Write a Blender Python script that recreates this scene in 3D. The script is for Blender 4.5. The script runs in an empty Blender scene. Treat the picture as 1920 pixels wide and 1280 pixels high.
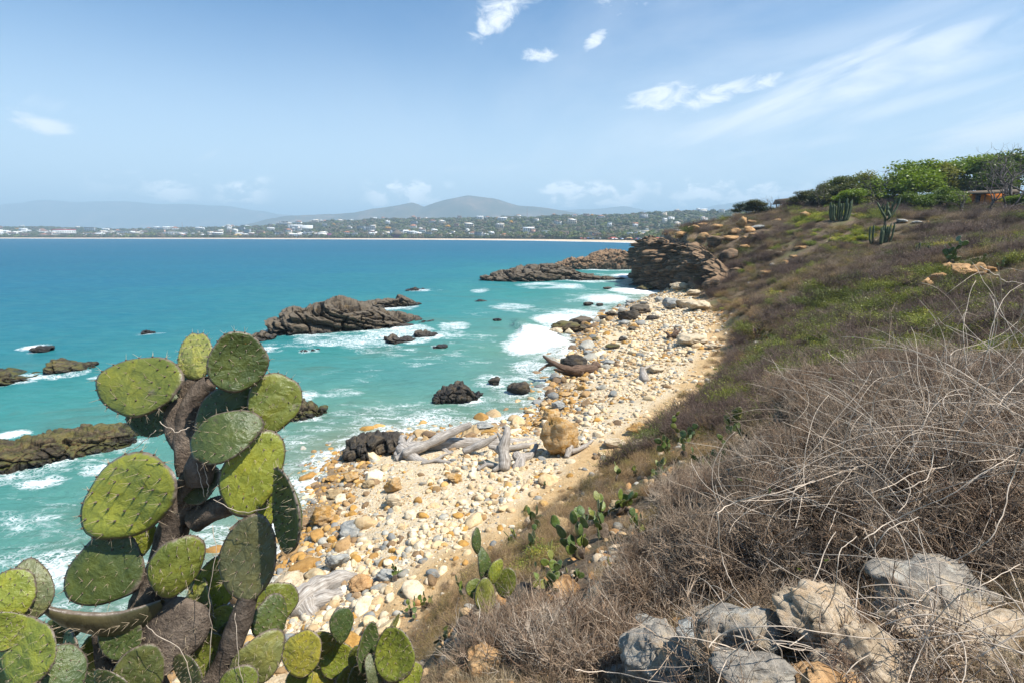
import bpy, bmesh, math, random
import numpy as np
from mathutils import Vector, Matrix, Euler
random.seed(7)
SC = bpy.context.scene
COL = SC.collection
R = math.radians

# ------------------------------------------------------------------ camera
CAM_H = 11.0
FPX = 960.0
PITCH = math.atan(200.0 / 960.0)
cam_data = bpy.data.cameras.new('camera')
cam = bpy.data.objects.new('camera', cam_data)
COL.objects.link(cam)
cam.location = (0, 0, CAM_H)
cam.rotation_euler = (math.pi / 2 - PITCH, 0, 0)
cam_data.sensor_width = 36.0
cam_data.lens = 36.0 * FPX / 1920.0
cam_data.clip_start = 0.05
cam_data.clip_end = 60000
SC.camera = cam

# ------------------------------------------------------------------ sun, sky, exposure
SUN_AZ = (0.90, -0.36)          # horizontal direction towards the sun
SUN_EL = R(58)
n_ = math.hypot(*SUN_AZ)
sun_vec = Vector((SUN_AZ[0] / n_ * math.cos(SUN_EL), SUN_AZ[1] / n_ * math.cos(SUN_EL), math.sin(SUN_EL)))
sd = bpy.data.lights.new('sun', 'SUN')
sd.energy = 5.0
sd.angle = R(0.53)
sd.color = (1.0, 0.95, 0.87)
sun = bpy.data.objects.new('sun', sd)
COL.objects.link(sun)
sun.rotation_euler = (-sun_vec).to_track_quat('-Z', 'Y').to_euler()
SC.view_settings.view_transform = 'Standard'
SC.view_settings.look = 'None'
SC.view_settings.gamma = 1
SC.view_settings.use_curve_mapping = False
SC.view_settings.exposure = 0.75
SC.cycles.max_bounces = 6
SC.cycles.diffuse_bounces = 2
SC.cycles.glossy_bounces = 2
SC.cycles.transmission_bounces = 3
SC.cycles.volume_bounces = 0
SC.cycles.transparent_max_bounces = 8
SC.cycles.use_denoising = True
SC.render.use_persistent_data = False


# ------------------------------------------------------------------ node helpers
class NT:
    def __init__(self, tree):
        self.t = tree

    def n(self, typ, inputs=None, **props):
        nd = self.t.nodes.new(typ)
        for k, v in props.items():
            setattr(nd, k, v)
        if inputs:
            for k, v in inputs.items():
                s = nd.inputs[k]
                if isinstance(v, bpy.types.NodeSocket):
                    self.t.links.new(v, s)
                else:
                    if isinstance(v, tuple) and s.type == 'RGBA' and len(v) == 3:
                        v = (*v, 1)
                    s.default_value = v
        return nd

    def math(self, op, a, b=None, c=None, clamp=False):
        nd = self.t.nodes.new('ShaderNodeMath')
        nd.operation = op
        nd.use_clamp = clamp
        for i, v in enumerate((a, b, c)):
            if v is None:
                continue
            if isinstance(v, bpy.types.NodeSocket):
                self.t.links.new(v, nd.inputs[i])
            else:
                nd.inputs[i].default_value = v
        return nd.outputs[0]

    def vmath(self, op, a, b=None, scale=None):
        nd = self.t.nodes.new('ShaderNodeVectorMath')
        nd.operation = op
        for i, v in enumerate((a, b)):
            if v is None:
                continue
            if isinstance(v, bpy.types.NodeSocket):
                self.t.links.new(v, nd.inputs[i])
            else:
                nd.inputs[i].default_value = v
        if scale is not None:
            if isinstance(scale, bpy.types.NodeSocket):
                self.t.links.new(scale, nd.inputs['Scale'])
            else:
                nd.inputs['Scale'].default_value = scale
        return nd.outputs['Value'] if op in ('DOT_PRODUCT', 'LENGTH', 'DISTANCE') else nd.outputs['Vector']

    def mix(self, fac, a, b, blend='MIX'):
        nd = self.t.nodes.new('ShaderNodeMix')
        nd.data_type = 'RGBA'
        nd.blend_type = blend
        nd.clamp_factor = True
        for idx, v in ((0, fac), (6, a), (7, b)):
            if isinstance(v, bpy.types.NodeSocket):
                self.t.links.new(v, nd.inputs[idx])
            else:
                if idx and len(v) == 3:
                    v = (*v, 1)
                nd.inputs[idx].default_value = v
        return nd.outputs[2]

    def noise(self, vec, scale, detail=4, rough=0.55, dist=0.0, out='Fac'):
        nd = self.n('ShaderNodeTexNoise', {'Scale': scale, 'Detail': detail, 'Roughness': rough, 'Distortion': dist})
        if vec is not None:
            self.t.links.new(vec, nd.inputs['Vector'])
        return nd.outputs[out]

    def voro(self, vec, scale, feature='F1', out='Distance', rnd=1.0):
        nd = self.n('ShaderNodeTexVoronoi', {'Scale': scale, 'Randomness': rnd}, feature=feature)
        if vec is not None:
            self.t.links.new(vec, nd.inputs['Vector'])
        return nd.outputs[out]

    def ss(self, v, a, b, lo=0.0, hi=1.0):
        nd = self.n('ShaderNodeMapRange', {'From Min': a, 'From Max': b, 'To Min': lo, 'To Max': hi}, interpolation_type='SMOOTHSTEP')
        self.t.links.new(v, nd.inputs['Value'])
        return nd.outputs['Result']

    def ramp(self, v, stops):
        nd = self.t.nodes.new('ShaderNodeValToRGB')
        el = nd.color_ramp.elements
        while len(el) < len(stops):
            el.new(0.5)
        for e, (p, c) in zip(el, stops):
            e.position = p
            e.color = (*c, 1)
        self.t.links.new(v, nd.inputs[0])
        return nd.outputs[0]

    def map(self, vec, scale=(1, 1, 1), rot=(0, 0, 0), loc=(0, 0, 0)):
        nd = self.n('ShaderNodeMapping', {'Scale': scale, 'Rotation': rot, 'Location': loc})
        self.t.links.new(vec, nd.inputs['Vector'])
        return nd.outputs[0]

    def attr(self, name, out='Fac', typ='GEOMETRY'):
        nd = self.n('ShaderNodeAttribute', attribute_name=name, attribute_type=typ)
        return nd.outputs[out]

    def bump(self, h, strength=0.5, dist=0.05, normal=None):
        nd = self.n('ShaderNodeBump', {'Strength': strength, 'Distance': dist})
        self.t.links.new(h, nd.inputs['Height'])
        if normal is not None:
            self.t.links.new(normal, nd.inputs['Normal'])
        return nd.outputs[0]


MATS = {}


def new_mat(name):
    m = bpy.data.materials.new(name)
    m.use_nodes = True
    m.node_tree.nodes.clear()
    k = NT(m.node_tree)
    MATS[name] = m
    return m, k


def finish(k, color, rough=0.85, normal=None, spec=0.3, extra=None, metallic=0.0):
    ins = {'Base Color': color, 'Roughness': rough, 'Specular IOR Level': spec, 'Metallic': metallic}
    if normal is not None:
        ins['Normal'] = normal
    if extra:
        ins.update(extra)
    p = k.n('ShaderNodeBsdfPrincipled', ins)
    o = k.n('ShaderNodeOutputMaterial', {'Surface': p.outputs[0]})
    return p


def geo(k):
    return k.n('ShaderNodeNewGeometry')


# ------------------------------------------------------------------ world: Nishita sky and clouds
def pdir(px, py):
    u = (px - 960) / FPX
    v = (640 - py) / FPX
    return Vector((u, math.cos(PITCH) + v * math.sin(PITCH), -math.sin(PITCH) + v * math.cos(PITCH)))


def build_world():
    w = bpy.data.worlds.new('World')
    SC.world = w
    w.use_nodes = True
    w.cycles.sampling_method = 'MANUAL'
    w.cycles.sample_map_resolution = 512
    w.node_tree.nodes.clear()
    k = NT(w.node_tree)
    sky = k.n('ShaderNodeTexSky', sky_type='NISHITA', sun_disc=False, sun_elevation=SUN_EL,
              sun_rotation=math.atan2(SUN_AZ[0], SUN_AZ[1]), altitude=10, air_density=1.0, dust_density=1.3, ozone_density=1.6)
    d = k.n('ShaderNodeTexCoord').outputs['Generated']
    sep = k.n('ShaderNodeSeparateXYZ', {0: d})
    # clouds lie on high level sheets: dividing by the height flattens the dome
    zz = k.math('MAXIMUM', k.math('ADD', sep.outputs[2], 0.06), 0.03)
    flat = k.n('ShaderNodeCombineXYZ', {'X': k.math('DIVIDE', sep.outputs[0], zz), 'Y': k.math('DIVIDE', sep.outputs[1], zz), 'Z': 0.0}).outputs[0]
    puff_n = k.noise(k.map(d, (1, 1, 2.0)), 22.0, 8, 0.68, 0.9)

    def mask(px, py, hw, hh, ang, soft=0.9):
        D = pdir(px, py).normalized()
        T = D.cross(Vector((0, 0, 1))).normalized()
        U = T.cross(D).normalized()
        a = R(ang)
        T1 = T * math.cos(a) + U * math.sin(a)
        T2 = -T * math.sin(a) + U * math.cos(a)
        c = k.n('ShaderNodeCombineXYZ', {'X': k.math('MULTIPLY', k.vmath('DOT_PRODUCT', d, tuple(T1)), FPX / hw),
                                         'Y': k.math('MULTIPLY', k.vmath('DOT_PRODUCT', d, tuple(T2)), FPX / hh), 'Z': 0.0}).outputs[0]
        m = k.ss(k.vmath('LENGTH', c), 1.0, 1.0 - soft)
        return k.math('MULTIPLY', m, k.math('GREATER_THAN', k.vmath('DOT_PRODUCT', d, tuple(D)), 0.3))
    puffs = None
    for q in [(925, 42, 75, 34, 32, 1.0), (955, 8, 100, 36, 12, 0.8), (1115, 75, 40, 22, 30, 0.95), (1010, 104, 60, 20, 0, 0.9), (82, 235, 64, 24, -12, 0.85),
              (1250, 182, 105, 38, 8, 0.95), (1345, 176, 110, 34, 14, 0.9), (1430, 160, 90, 26, 16, 0.7), (1150, 8, 90, 34, -10, 0.6)]:
        m = k.math('MULTIPLY', mask(*q[:5]), q[5])
        puffs = m if puffs is None else k.math('MAXIMUM', puffs, m)
    pf = k.ss(k.math('ADD', puff_n, k.math('MULTIPLY', k.math('SUBTRACT', puffs, 1.0), 0.50)), 0.16, 0.58)
    pf = k.math('MULTIPLY', pf, k.math('MULTIPLY', k.ss(puffs, 0.0, 0.3), 0.95))
    # cirrus: long fibres running up to the right
    D = pdir(1640, 140).normalized()
    T = D.cross(Vector((0, 0, 1))).normalized()
    U = T.cross(D).normalized()
    a = R(15)
    T1 = T * math.cos(a) + U * math.sin(a)
    T2 = -T * math.sin(a) + U * math.cos(a)
    c1 = k.vmath('DOT_PRODUCT', d, tuple(T1))
    c2 = k.vmath('DOT_PRODUCT', d, tuple(T2))
    # the fibres fan out slightly
    c2 = k.math('DIVIDE', c2, k.math('ADD', k.math('MULTIPLY', c1, 0.8), 1.0))
    fib = k.noise(k.n('ShaderNodeCombineXYZ', {'X': k.math('MULTIPLY', c1, 3.0), 'Y': k.math('MULTIPLY', c2, 15.0), 'Z': 0.0}).outputs[0], 1.0, 8, 0.6, 0.9)
    cir = None
    for q in [(1640, 130, 560, 84, 14, 1.0), (1760, 60, 520, 60, 13, 0.75), (1600, 215, 440, 34, 8, 0.6), (1900, 225, 260, 60, 12, 0.95), (2250, 300, 560, 170, 6, 0.9),
              (1480, 275, 420, 28, 4, 0.55), (400, 292, 260, 26, -3, 0.36), (310, 195, 200, 34, -6, 0.22), (30, 182, 170, 24, -8, 0.36), (920, 315, 260, 16, 2, 0.5)]:
        m = k.math('MULTIPLY', mask(*q[:5], 1.0), q[5])
        cir = m if cir is None else k.math('MAXIMUM', cir, m)
    ci = k.ss(k.math('ADD', fib, k.math('MULTIPLY', k.math('SUBTRACT', cir, 1.0), 0.26)), 0.22, 0.60)
    ci = k.math('MULTIPLY', ci, k.math('MULTIPLY', k.ss(cir, 0.0, 0.9), 0.80))
    total = k.math('MAXIMUM', pf, ci)
    # a broad thin veil over the whole dome, denser to the right
    veil = k.noise(k.map(flat, (0.55, 0.25, 1.0), (0, 0, 0.5)), 1.0, 6, 0.6, 0.8)
    right = k.ss(k.vmath('DOT_PRODUCT', d, (0.8, 0.3, 0.0)), -0.1, 1.0)
    total = k.math('MAXIMUM', total, k.math('MULTIPLY', k.ss(veil, 0.32, 0.75), k.math('MULTIPLY_ADD', right, 0.62, 0.03)))
    # small cumulus heads in a band above the horizon
    band = k.math('MULTIPLY', k.ss(sep.outputs[2], 0.047, 0.060), k.ss(sep.outputs[2], 0.105, 0.062))
    cu = k.noise(k.map(d, (14, 14, 24)), 1.7, 6, 0.62, 0.3)
    cu2 = k.noise(k.map(d, (3.4, 3.4, 0)), 1.7, 2, 0.5)
    low = k.math('MULTIPLY', k.math('MULTIPLY', k.ss(k.math('ADD', cu, k.math('MULTIPLY', band, 0.10)), 0.52, 0.66), k.ss(band, 0.0, 0.25)), k.math('MULTIPLY', k.ss(cu2, 0.40, 0.58), 0.48))
    skyc = k.mix(1.0, sky.outputs[0], SKY_TINT, 'MULTIPLY')
    haze = k.ss(sep.outputs[2], 0.41, 0.0)
    skyc = k.mix(k.math('MULTIPLY', haze, 0.92), skyc, SKY_LOW)
    col = k.mix(total, skyc, SKY_CLOUD)
    col = k.mix(low, col, (19.0, 18.2, 17.6))
    bg = k.n('ShaderNodeBackground', {'Color': col, 'Strength': 0.078})
    k.n('ShaderNodeOutputWorld', {'Surface': bg.outputs[0]})


SKY_TINT = (0.36, 0.86, 1.22)
SKY_LOW = (7.0, 8.5, 9.6, 1)
SKY_CLOUD = (9.4, 9.8, 10.2, 1)
build_world()

# ------------------------------------------------------------------ numeric noise
def _hash(ix, iy, iz, seed):
    h = (ix.astype(np.int64) * 374761393 + iy.astype(np.int64) * 668265263 + iz.astype(np.int64) * 2147483647 + seed * 974634777) & 0xFFFFFFFF
    h = ((h ^ (h >> 13)) * 1274126177) & 0xFFFFFFFF
    h = ((h ^ (h >> 16)) * 2246822519) & 0xFFFFFFFF
    h = h ^ (h >> 15)
    return (h & 0xFFFFFF) / float(0xFFFFFF)


def vnoise(p, seed=0):
    i = np.floor(p)
    f = p - i
    i = i.astype(np.int64)
    u = f * f * (3 - 2 * f)
    x, y, z = i[:, 0], i[:, 1], i[:, 2]
    r = 0
    for dx in (0, 1):
        wx = u[:, 0] if dx else 1 - u[:, 0]
        for dy in (0, 1):
            wy = u[:, 1] if dy else 1 - u[:, 1]
            for dz in (0, 1):
                wz = u[:, 2] if dz else 1 - u[:, 2]
                r = r + wx * wy * wz * _hash(x + dx, y + dy, z + dz, seed)
    return r * 2 - 1


def fbm(p, octaves=4, seed=0, gain=0.5, lac=2.03):
    p = np.asarray(p, float)
    a, s, tot = 1.0, 0.0, 0.0
    for o in range(octaves):
        s = s + a * vnoise(p, seed + o * 17)
        tot += a
        a *= gain
        p = p * lac + 13.7
    return s / tot


def ridged(p, octaves=4, seed=0):
    p = np.asarray(p, float)
    a, s, tot = 1.0, 0.0, 0.0
    for o in range(octaves):
        s = s + a * (1 - np.abs(vnoise(p, seed + o * 17)))
        tot += a
        a *= 0.5
        p = p * 2.1 + 7.3
    return s / tot


def facets(p, seed, tilt=0.45):
    """blocky relief: space is split into cells, each cell gets its own offset and its own plane; returns offset and closeness to a joint"""
    ip = np.floor(p).astype(np.int64)
    n = len(p)
    d1 = np.full(n, 9.0)
    d2 = np.full(n, 9.0)
    off = np.zeros(n)
    for dx in (-1, 0, 1):
        for dy in (-1, 0, 1):
            for dz in (-1, 0, 1):
                x, y, z = ip[:, 0] + dx, ip[:, 1] + dy, ip[:, 2] + dz
                c = np.stack([x + _hash(x, y, z, seed), y + _hash(x, y, z, seed + 1), z + _hash(x, y, z, seed + 2)], 1)
                dv = p - c
                d = np.sqrt((dv ** 2).sum(1))
                nn = np.stack([_hash(x, y, z, seed + 3), _hash(x, y, z, seed + 4), _hash(x, y, z, seed + 5)], 1) - 0.5
                o = _hash(x, y, z, seed + 6) - 0.5 + (dv * nn).sum(1) * tilt * 2
                m = d < d1
                d2 = np.where(m, d1, np.minimum(d2, d))
                off = np.where(m, o, off)
                d1 = np.where(m, d, d1)
    return off, np.exp(-((d2 - d1) / 0.09) ** 2)


def sstep(x, a, b):
    t = np.clip((x - a) / (b - a), 0, 1)
    return t * t * (3 - 2 * t)


def P(px, py, t):
    return Vector((0, 0, CAM_H)) + pdir(px, py) * t


def at_z(px, py, z=0.0):
    d = pdir(px, py)
    t = (z - CAM_H) / d.z
    return Vector((0, 0, CAM_H)) + d * t


# ------------------------------------------------------------------ object helpers
def mesh_from(name, verts, faces, smooth=True, attrs=None, mats=None, mat_idx=None):
    me = bpy.data.meshes.new(name)
    verts = np.asarray(verts, dtype=np.float32)
    if isinstance(faces, np.ndarray):
        nf, ks = faces.shape
        me.vertices.add(len(verts))
        me.vertices.foreach_set('co', verts.ravel())
        me.loops.add(nf * ks)
        me.loops.foreach_set('vertex_index', faces.astype(np.int32).ravel())
        me.polygons.add(nf)
        me.polygons.foreach_set('loop_start', np.arange(0, nf * ks, ks, dtype=np.int32))
        me.update(calc_edges=True)
    else:
        me.from_pydata(verts.tolist(), [], [list(map(int, f)) for f in faces])
    if smooth and len(me.polygons):
        me.polygons.foreach_set('use_smooth', np.ones(len(me.polygons), dtype=bool))
    if attrs:
        for an, arr in attrs.items():
            arr = np.asarray(arr, dtype=np.float32)
            if arr.ndim == 1:
                a = me.attributes.new(an, 'FLOAT', 'POINT')
                a.data.foreach_set('value', arr)
            elif arr.shape[1] == 3:
                a = me.attributes.new(an, 'FLOAT_VECTOR', 'POINT')
                a.data.foreach_set('vector', arr.ravel())
            else:
                a = me.attributes.new(an, 'FLOAT_COLOR', 'POINT')
                a.data.foreach_set('color', arr.ravel())
    if mats:
        for m in mats:
            me.materials.append(MATS[m] if isinstance(m, str) else m)
    if mat_idx is not None:
        me.polygons.foreach_set('material_index', np.asarray(mat_idx, dtype=np.int32))
    me.update()
    return me


def link(name, data, parent=None, label=None, cat=None, group=None, kind=None, loc=None):
    o = bpy.data.objects.new(name, data)
    COL.objects.link(o)
    if parent is not None:
        o.parent = parent
    if loc is not None:
        o.location = loc
    if label:
        o['label'] = label
    if cat:
        o['category'] = cat
    if group:
        o['group'] = group
    if kind:
        o['kind'] = kind
    return o


def grid_faces(nr, nc, wrap=False):
    i = np.arange(nr - 1)[:, None]
    jn = nc if wrap else nc - 1
    j = np.arange(jn)[None, :]
    j2 = (j + 1) % nc
    a = i * nc + j
    b = i * nc + j2
    c = (i + 1) * nc + j2
    d = (i + 1) * nc + j
    return np.stack([a, b, c, d], axis=-1).reshape(-1, 4)


_ico = {}


def ico(sub):
    if sub not in _ico:
        bm = bmesh.new()
        bmesh.ops.create_icosphere(bm, subdivisions=sub, radius=1.0)
        v = np.array([x.co[:] for x in bm.verts])
        f = np.array([[q.index for q in x.verts] for x in bm.faces])
        bm.free()
        _ico[sub] = (v, f)
    v, f = _ico[sub]
    return v.copy(), f.copy()


def tube_arrays(pts, radii, sides=6, cap=True):
    """verts, quad faces of a tube along pts"""
    pts = np.asarray(pts, float)
    n = len(pts)
    tang = np.gradient(pts, axis=0)
    tang /= np.linalg.norm(tang, axis=1)[:, None] + 1e-9
    ref = np.array([0.0, 0.0, 1.0]) if abs(tang[0][2]) < 0.9 else np.array([1.0, 0.0, 0.0])
    vs = []
    nrm = np.cross(tang[0], ref)
    nrm /= np.linalg.norm(nrm) + 1e-9
    for i in range(n):
        nrm = nrm - tang[i] * np.dot(nrm, tang[i])
        nrm /= np.linalg.norm(nrm) + 1e-9
        b = np.cross(tang[i], nrm)
        a = np.arange(sides) / sides * 2 * np.pi
        vs.append(pts[i] + radii[i] * (np.cos(a)[:, None] * nrm + np.sin(a)[:, None] * b))
    v = np.concatenate(vs)
    f = grid_faces(n, sides, wrap=True)
    return v, f


class Geo:
    """collects vertices and quad/tri faces into one mesh"""
    def __init__(self):
        self.v, self.f, self.mi, self.n = [], [], [], 0
        self.at = {}

    def add(self, v, f, mi=0, **at):
        v = np.asarray(v, float)
        self.v.append(v)
        f = np.asarray(f)
        if f.shape[1] == 3:
            f = np.concatenate([f, np.full((len(f), 1), -1)], axis=1)
        f = np.where(f >= 0, f + self.n, -1)
        self.f.append(f)
        self.mi.append(np.full(len(f), mi))
        for k_, a in at.items():
            a = np.asarray(a, float)
            if a.ndim == 0:
                a = np.full(len(v), float(a))
            if k_ not in self.at:
                self.at[k_] = [np.zeros(self.n)] if self.n else []
            self.at[k_].append(a)
        for k_ in self.at:
            if k_ not in at:
                self.at[k_].append(np.zeros(len(v)))
        self.n += len(v)
        return self

    def tube(self, pts, radii, sides=6, mi=0, **at):
        if np.isscalar(radii):
            radii = [radii] * len(pts)
        v, f = tube_arrays(pts, radii, sides)
        if sides == 3:
            at2 = {k_: (np.repeat(np.asarray(a, float), 3) if np.ndim(a) == 1 and len(a) == len(pts) else a) for k_, a in at.items()}
            return self.add(v, f, mi, **at2)
        # close both ends with a point
        n = len(v)
        v = np.concatenate([v, [pts[0]], [pts[-1]]])
        j = np.arange(sides)
        e1 = np.stack([np.full(sides, n), (j + 1) % sides, j, np.full(sides, -1)], 1)
        b = n - sides
        e2 = np.stack([np.full(sides, n + 1), b + j, b + (j + 1) % sides, np.full(sides, -1)], 1)
        f = np.concatenate([f, e1, e2])
        at2 = {}
        for k_, a in at.items():
            a = np.asarray(a, float)
            if a.ndim == 1 and len(a) == len(pts):
                a = np.concatenate([np.repeat(a, sides), [a[0], a[-1]]])
            at2[k_] = a
        return self.add(v, f, mi, **at2)

    def box(self, c, s, rz=0.0, mi=0, **at):
        x, y, z = s[0] / 2, s[1] / 2, s[2] / 2
        v = np.array([[-x, -y, -z], [x, -y, -z], [x, y, -z], [-x, y, -z], [-x, -y, z], [x, -y, z], [x, y, z], [-x, y, z]])
        ca, sa = math.cos(rz), math.sin(rz)
        v = np.stack([v[:, 0] * ca - v[:, 1] * sa, v[:, 0] * sa + v[:, 1] * ca, v[:, 2]], 1) + np.array(c)
        f = np.array([[0, 3, 2, 1], [4, 5, 6, 7], [0, 1, 5, 4], [1, 2, 6, 5], [2, 3, 7, 6], [3, 0, 4, 7]])
        return self.add(v, f, mi, **at)

    def mesh(self, name, mats, smooth=True):
        v = np.concatenate(self.v)
        f = np.concatenate(self.f)
        mi = np.concatenate(self.mi)
        at = {k_: np.concatenate(a) for k_, a in self.at.items()}
        q = f[:, 3] >= 0
        me = bpy.data.meshes.new(name)
        me.vertices.add(len(v))
        me.vertices.foreach_set('co', v.astype(np.float32).ravel())
        cnt = np.where(q, 4, 3)
        starts = np.concatenate([[0], np.cumsum(cnt)[:-1]])
        flat = f.ravel()
        flat = flat[flat >= 0]
        me.loops.add(len(flat))
        me.loops.foreach_set('vertex_index', flat.astype(np.int32))
        me.polygons.add(len(f))
        me.polygons.foreach_set('loop_start', starts.astype(np.int32))
        me.update(calc_edges=True)
        if smooth:
            me.polygons.foreach_set('use_smooth', np.ones(len(f), dtype=bool))
        me.polygons.foreach_set('material_index', mi.astype(np.int32))
        for an, arr in at.items():
            if arr.ndim == 1:
                a = me.attributes.new(an, 'FLOAT', 'POINT')
                a.data.foreach_set('value', arr.astype(np.float32))
            else:
                a = me.attributes.new(an, 'FLOAT_COLOR', 'POINT')
                a.data.foreach_set('color', arr.astype(np.float32).ravel())
        for m in mats:
            me.materials.append(MATS[m])
        me.update()
        return me


# instancing of small things inside ONE object: loose points carry position, turn, size, tint;
# the pieces to be instanced are islands of the same mesh marked by 'variant'
_gn_cache = {}


def gn_group(nv):
    if nv in _gn_cache:
        return _gn_cache[nv]
    g = bpy.data.node_groups.new('scatter_%d' % nv, 'GeometryNodeTree')
    g.interface.new_socket('Geometry', in_out='INPUT', socket_type='NodeSocketGeometry')
    g.interface.new_socket('Geometry', in_out='OUTPUT', socket_type='NodeSocketGeometry')
    k = NT(g)
    gi = g.nodes.new('NodeGroupInput')
    go = g.nodes.new('NodeGroupOutput')

    def named(nm, dt):
        nd = g.nodes.new('GeometryNodeInputNamedAttribute')
        nd.data_type = dt
        nd.inputs['Name'].default_value = nm
        return nd.outputs['Attribute']

    def eq(val):
        c = g.nodes.new('FunctionNodeCompare')
        c.data_type = 'FLOAT'
        c.operation = 'EQUAL'
        g.links.new(named('variant', 'FLOAT'), c.inputs[0])
        c.inputs[1].default_value = val
        c.inputs['Epsilon'].default_value = 0.1
        return c.outputs[0]

    def sep(val):
        s = g.nodes.new('GeometryNodeSeparateGeometry')
        s.domain = 'POINT'
        g.links.new(gi.outputs[0], s.inputs['Geometry'])
        g.links.new(eq(val), s.inputs['Selection'])
        return s.outputs[0]
    j = g.nodes.new('GeometryNodeJoinGeometry')
    for v in range(nv, 0, -1):
        ti = g.nodes.new('GeometryNodeGeometryToInstance')
        g.links.new(sep(float(v)), ti.inputs[0])
        g.links.new(ti.outputs[0], j.inputs[0])
    m2p = g.nodes.new('GeometryNodeMeshToPoints')
    g.links.new(sep(0.0), m2p.inputs[0])
    iop = g.nodes.new('GeometryNodeInstanceOnPoints')
    g.links.new(m2p.outputs[0], iop.inputs['Points'])
    g.links.new(j.outputs[0], iop.inputs['Instance'])
    iop.inputs['Pick Instance'].default_value = True
    f2i = g.nodes.new('FunctionNodeFloatToInt')
    g.links.new(named('pick', 'FLOAT'), f2i.inputs[0])
    g.links.new(f2i.outputs[0], iop.inputs['Instance Index'])
    e2r = g.nodes.new('FunctionNodeEulerToRotation')
    g.links.new(named('turn', 'FLOAT_VECTOR'), e2r.inputs[0])
    g.links.new(e2r.outputs[0], iop.inputs['Rotation'])
    g.links.new(named('size', 'FLOAT_VECTOR'), iop.inputs['Scale'])
    g.links.new(iop.outputs[0], go.inputs[0])
    _gn_cache[nv] = g
    return g


def scatter(name, protos, mats, pos, turn, size, tint, pick=None, label=None, cat=None, smooth=True, kind='stuff', parent=None):
    """protos: list of Geo. pos (n,3), turn (n,3) euler, size (n,3), tint (n,4)."""
    nv = len(protos)
    n = len(pos)
    G = Geo()
    keys = set()
    for pr in protos:
        keys |= set(pr.at)
    for i, pr in enumerate(protos):
        v = np.concatenate(pr.v)
        f = np.concatenate(pr.f)
        mi = np.concatenate(pr.mi)
        G.v.append(v)
        G.f.append(np.where(f >= 0, f + G.n, -1))
        G.mi.append(mi)
        G.n += len(v)
        G.at.setdefault('variant', []).append(np.full(len(v), float(i + 1)))
        G.at.setdefault('pick', []).append(np.zeros(len(v)))
        for kk in keys:
            G.at.setdefault(kk, []).append(np.concatenate(pr.at[kk]) if kk in pr.at else np.zeros(len(v)))
    nproto = G.n
    G.v.append(np.asarray(pos, float))
    G.n += n
    G.at['variant'].append(np.zeros(n))
    G.at['pick'].append(np.asarray(pick if pick is not None else np.random.RandomState(5).randint(0, nv, n), float))
    for kk in keys:
        G.at[kk].append(np.zeros(n))
    me = G.mesh(name, mats, smooth)
    for an, arr in (('turn', turn), ('size', size)):
        a = me.attributes.new(an, 'FLOAT_VECTOR', 'POINT')
        full = np.zeros((G.n, 3), np.float32)
        full[nproto:] = arr
        a.data.foreach_set('vector', full.ravel())
    a = me.attributes.new('tint', 'FLOAT_COLOR', 'POINT')
    full = np.ones((G.n, 4), np.float32)
    full[nproto:] = tint
    a.data.foreach_set('color', full.ravel())
    o = link(name, me, parent=parent, label=label, cat=cat, kind=kind)
    md = o.modifiers.new('scatter', 'NODES')
    md.node_group = gn_group(nv)
    return o
# ================================================================== terrain
def XY(px, py, z):
    v = at_z(px, py, z)
    return (v.x, v.y)


# waterline from behind the camera, along the cove, round the headland and away
SHORE = [(-40, -400), (-24, -60), (-15, -12), (-11.5, 3), (-9.5, 9)] + [XY(*q, 0.0) for q in
         [(500, 1040), (560, 960), (606, 890), (640, 845), (720, 812), (850, 808), (955, 800), (1010, 772), (1035, 735), (1062, 690),
          (1056, 655), (1092, 612), (1150, 585), (1215, 560), (1238, 548)]] + \
        [(31.5, 112), (33, 124), (38, 143), (58, 156), (110, 170), (220, 190), (600, 200)]
FOOT = [(-30, -400), (-15, -60), (-11, -14), (-8, -2), (-5.6, 5)] + [XY(*q, 2.0) for q in
        [(600, 1280), (740, 1160), (850, 1075), (1000, 960), (1085, 900), (1150, 850), (1232, 798), (1300, 735), (1335, 690), (1352, 640),
         (1340, 600)]] + [(27.5, 80), (30, 92), (32.2, 103), (33.5, 112), (34.6, 124), (39.5, 141.5), (59, 154), (110, 168), (220, 188), (600, 198)]
SHORE = np.array(SHORE)
FOOT = np.array(FOOT)


def signed_dist(x, y, line):
    """distance to a polyline, positive on its right-hand side (inland)"""
    best = np.full(x.shape, 1e18)
    sgn = np.ones(x.shape)
    for i in range(len(line) - 1):
        ax, ay = line[i]
        bx, by = line[i + 1]
        dx, dy = bx - ax, by - ay
        L2 = dx * dx + dy * dy
        t = np.clip(((x - ax) * dx + (y - ay) * dy) / L2, 0, 1)
        qx, qy = x - (ax + t * dx), y - (ay + t * dy)
        d2 = qx * qx + qy * qy
        cr = (x - ax) * dy - (y - ay) * dx
        m = d2 < best - 1e-9
        best = np.where(m, d2, best)
        sgn = np.where(m, np.sign(cr), sgn)
    return np.sqrt(best) * sgn


_hill = []


def H(px, py, t):
    v = P(px, py, t)
    _hill.append((v.x, v.y, v.z))


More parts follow.
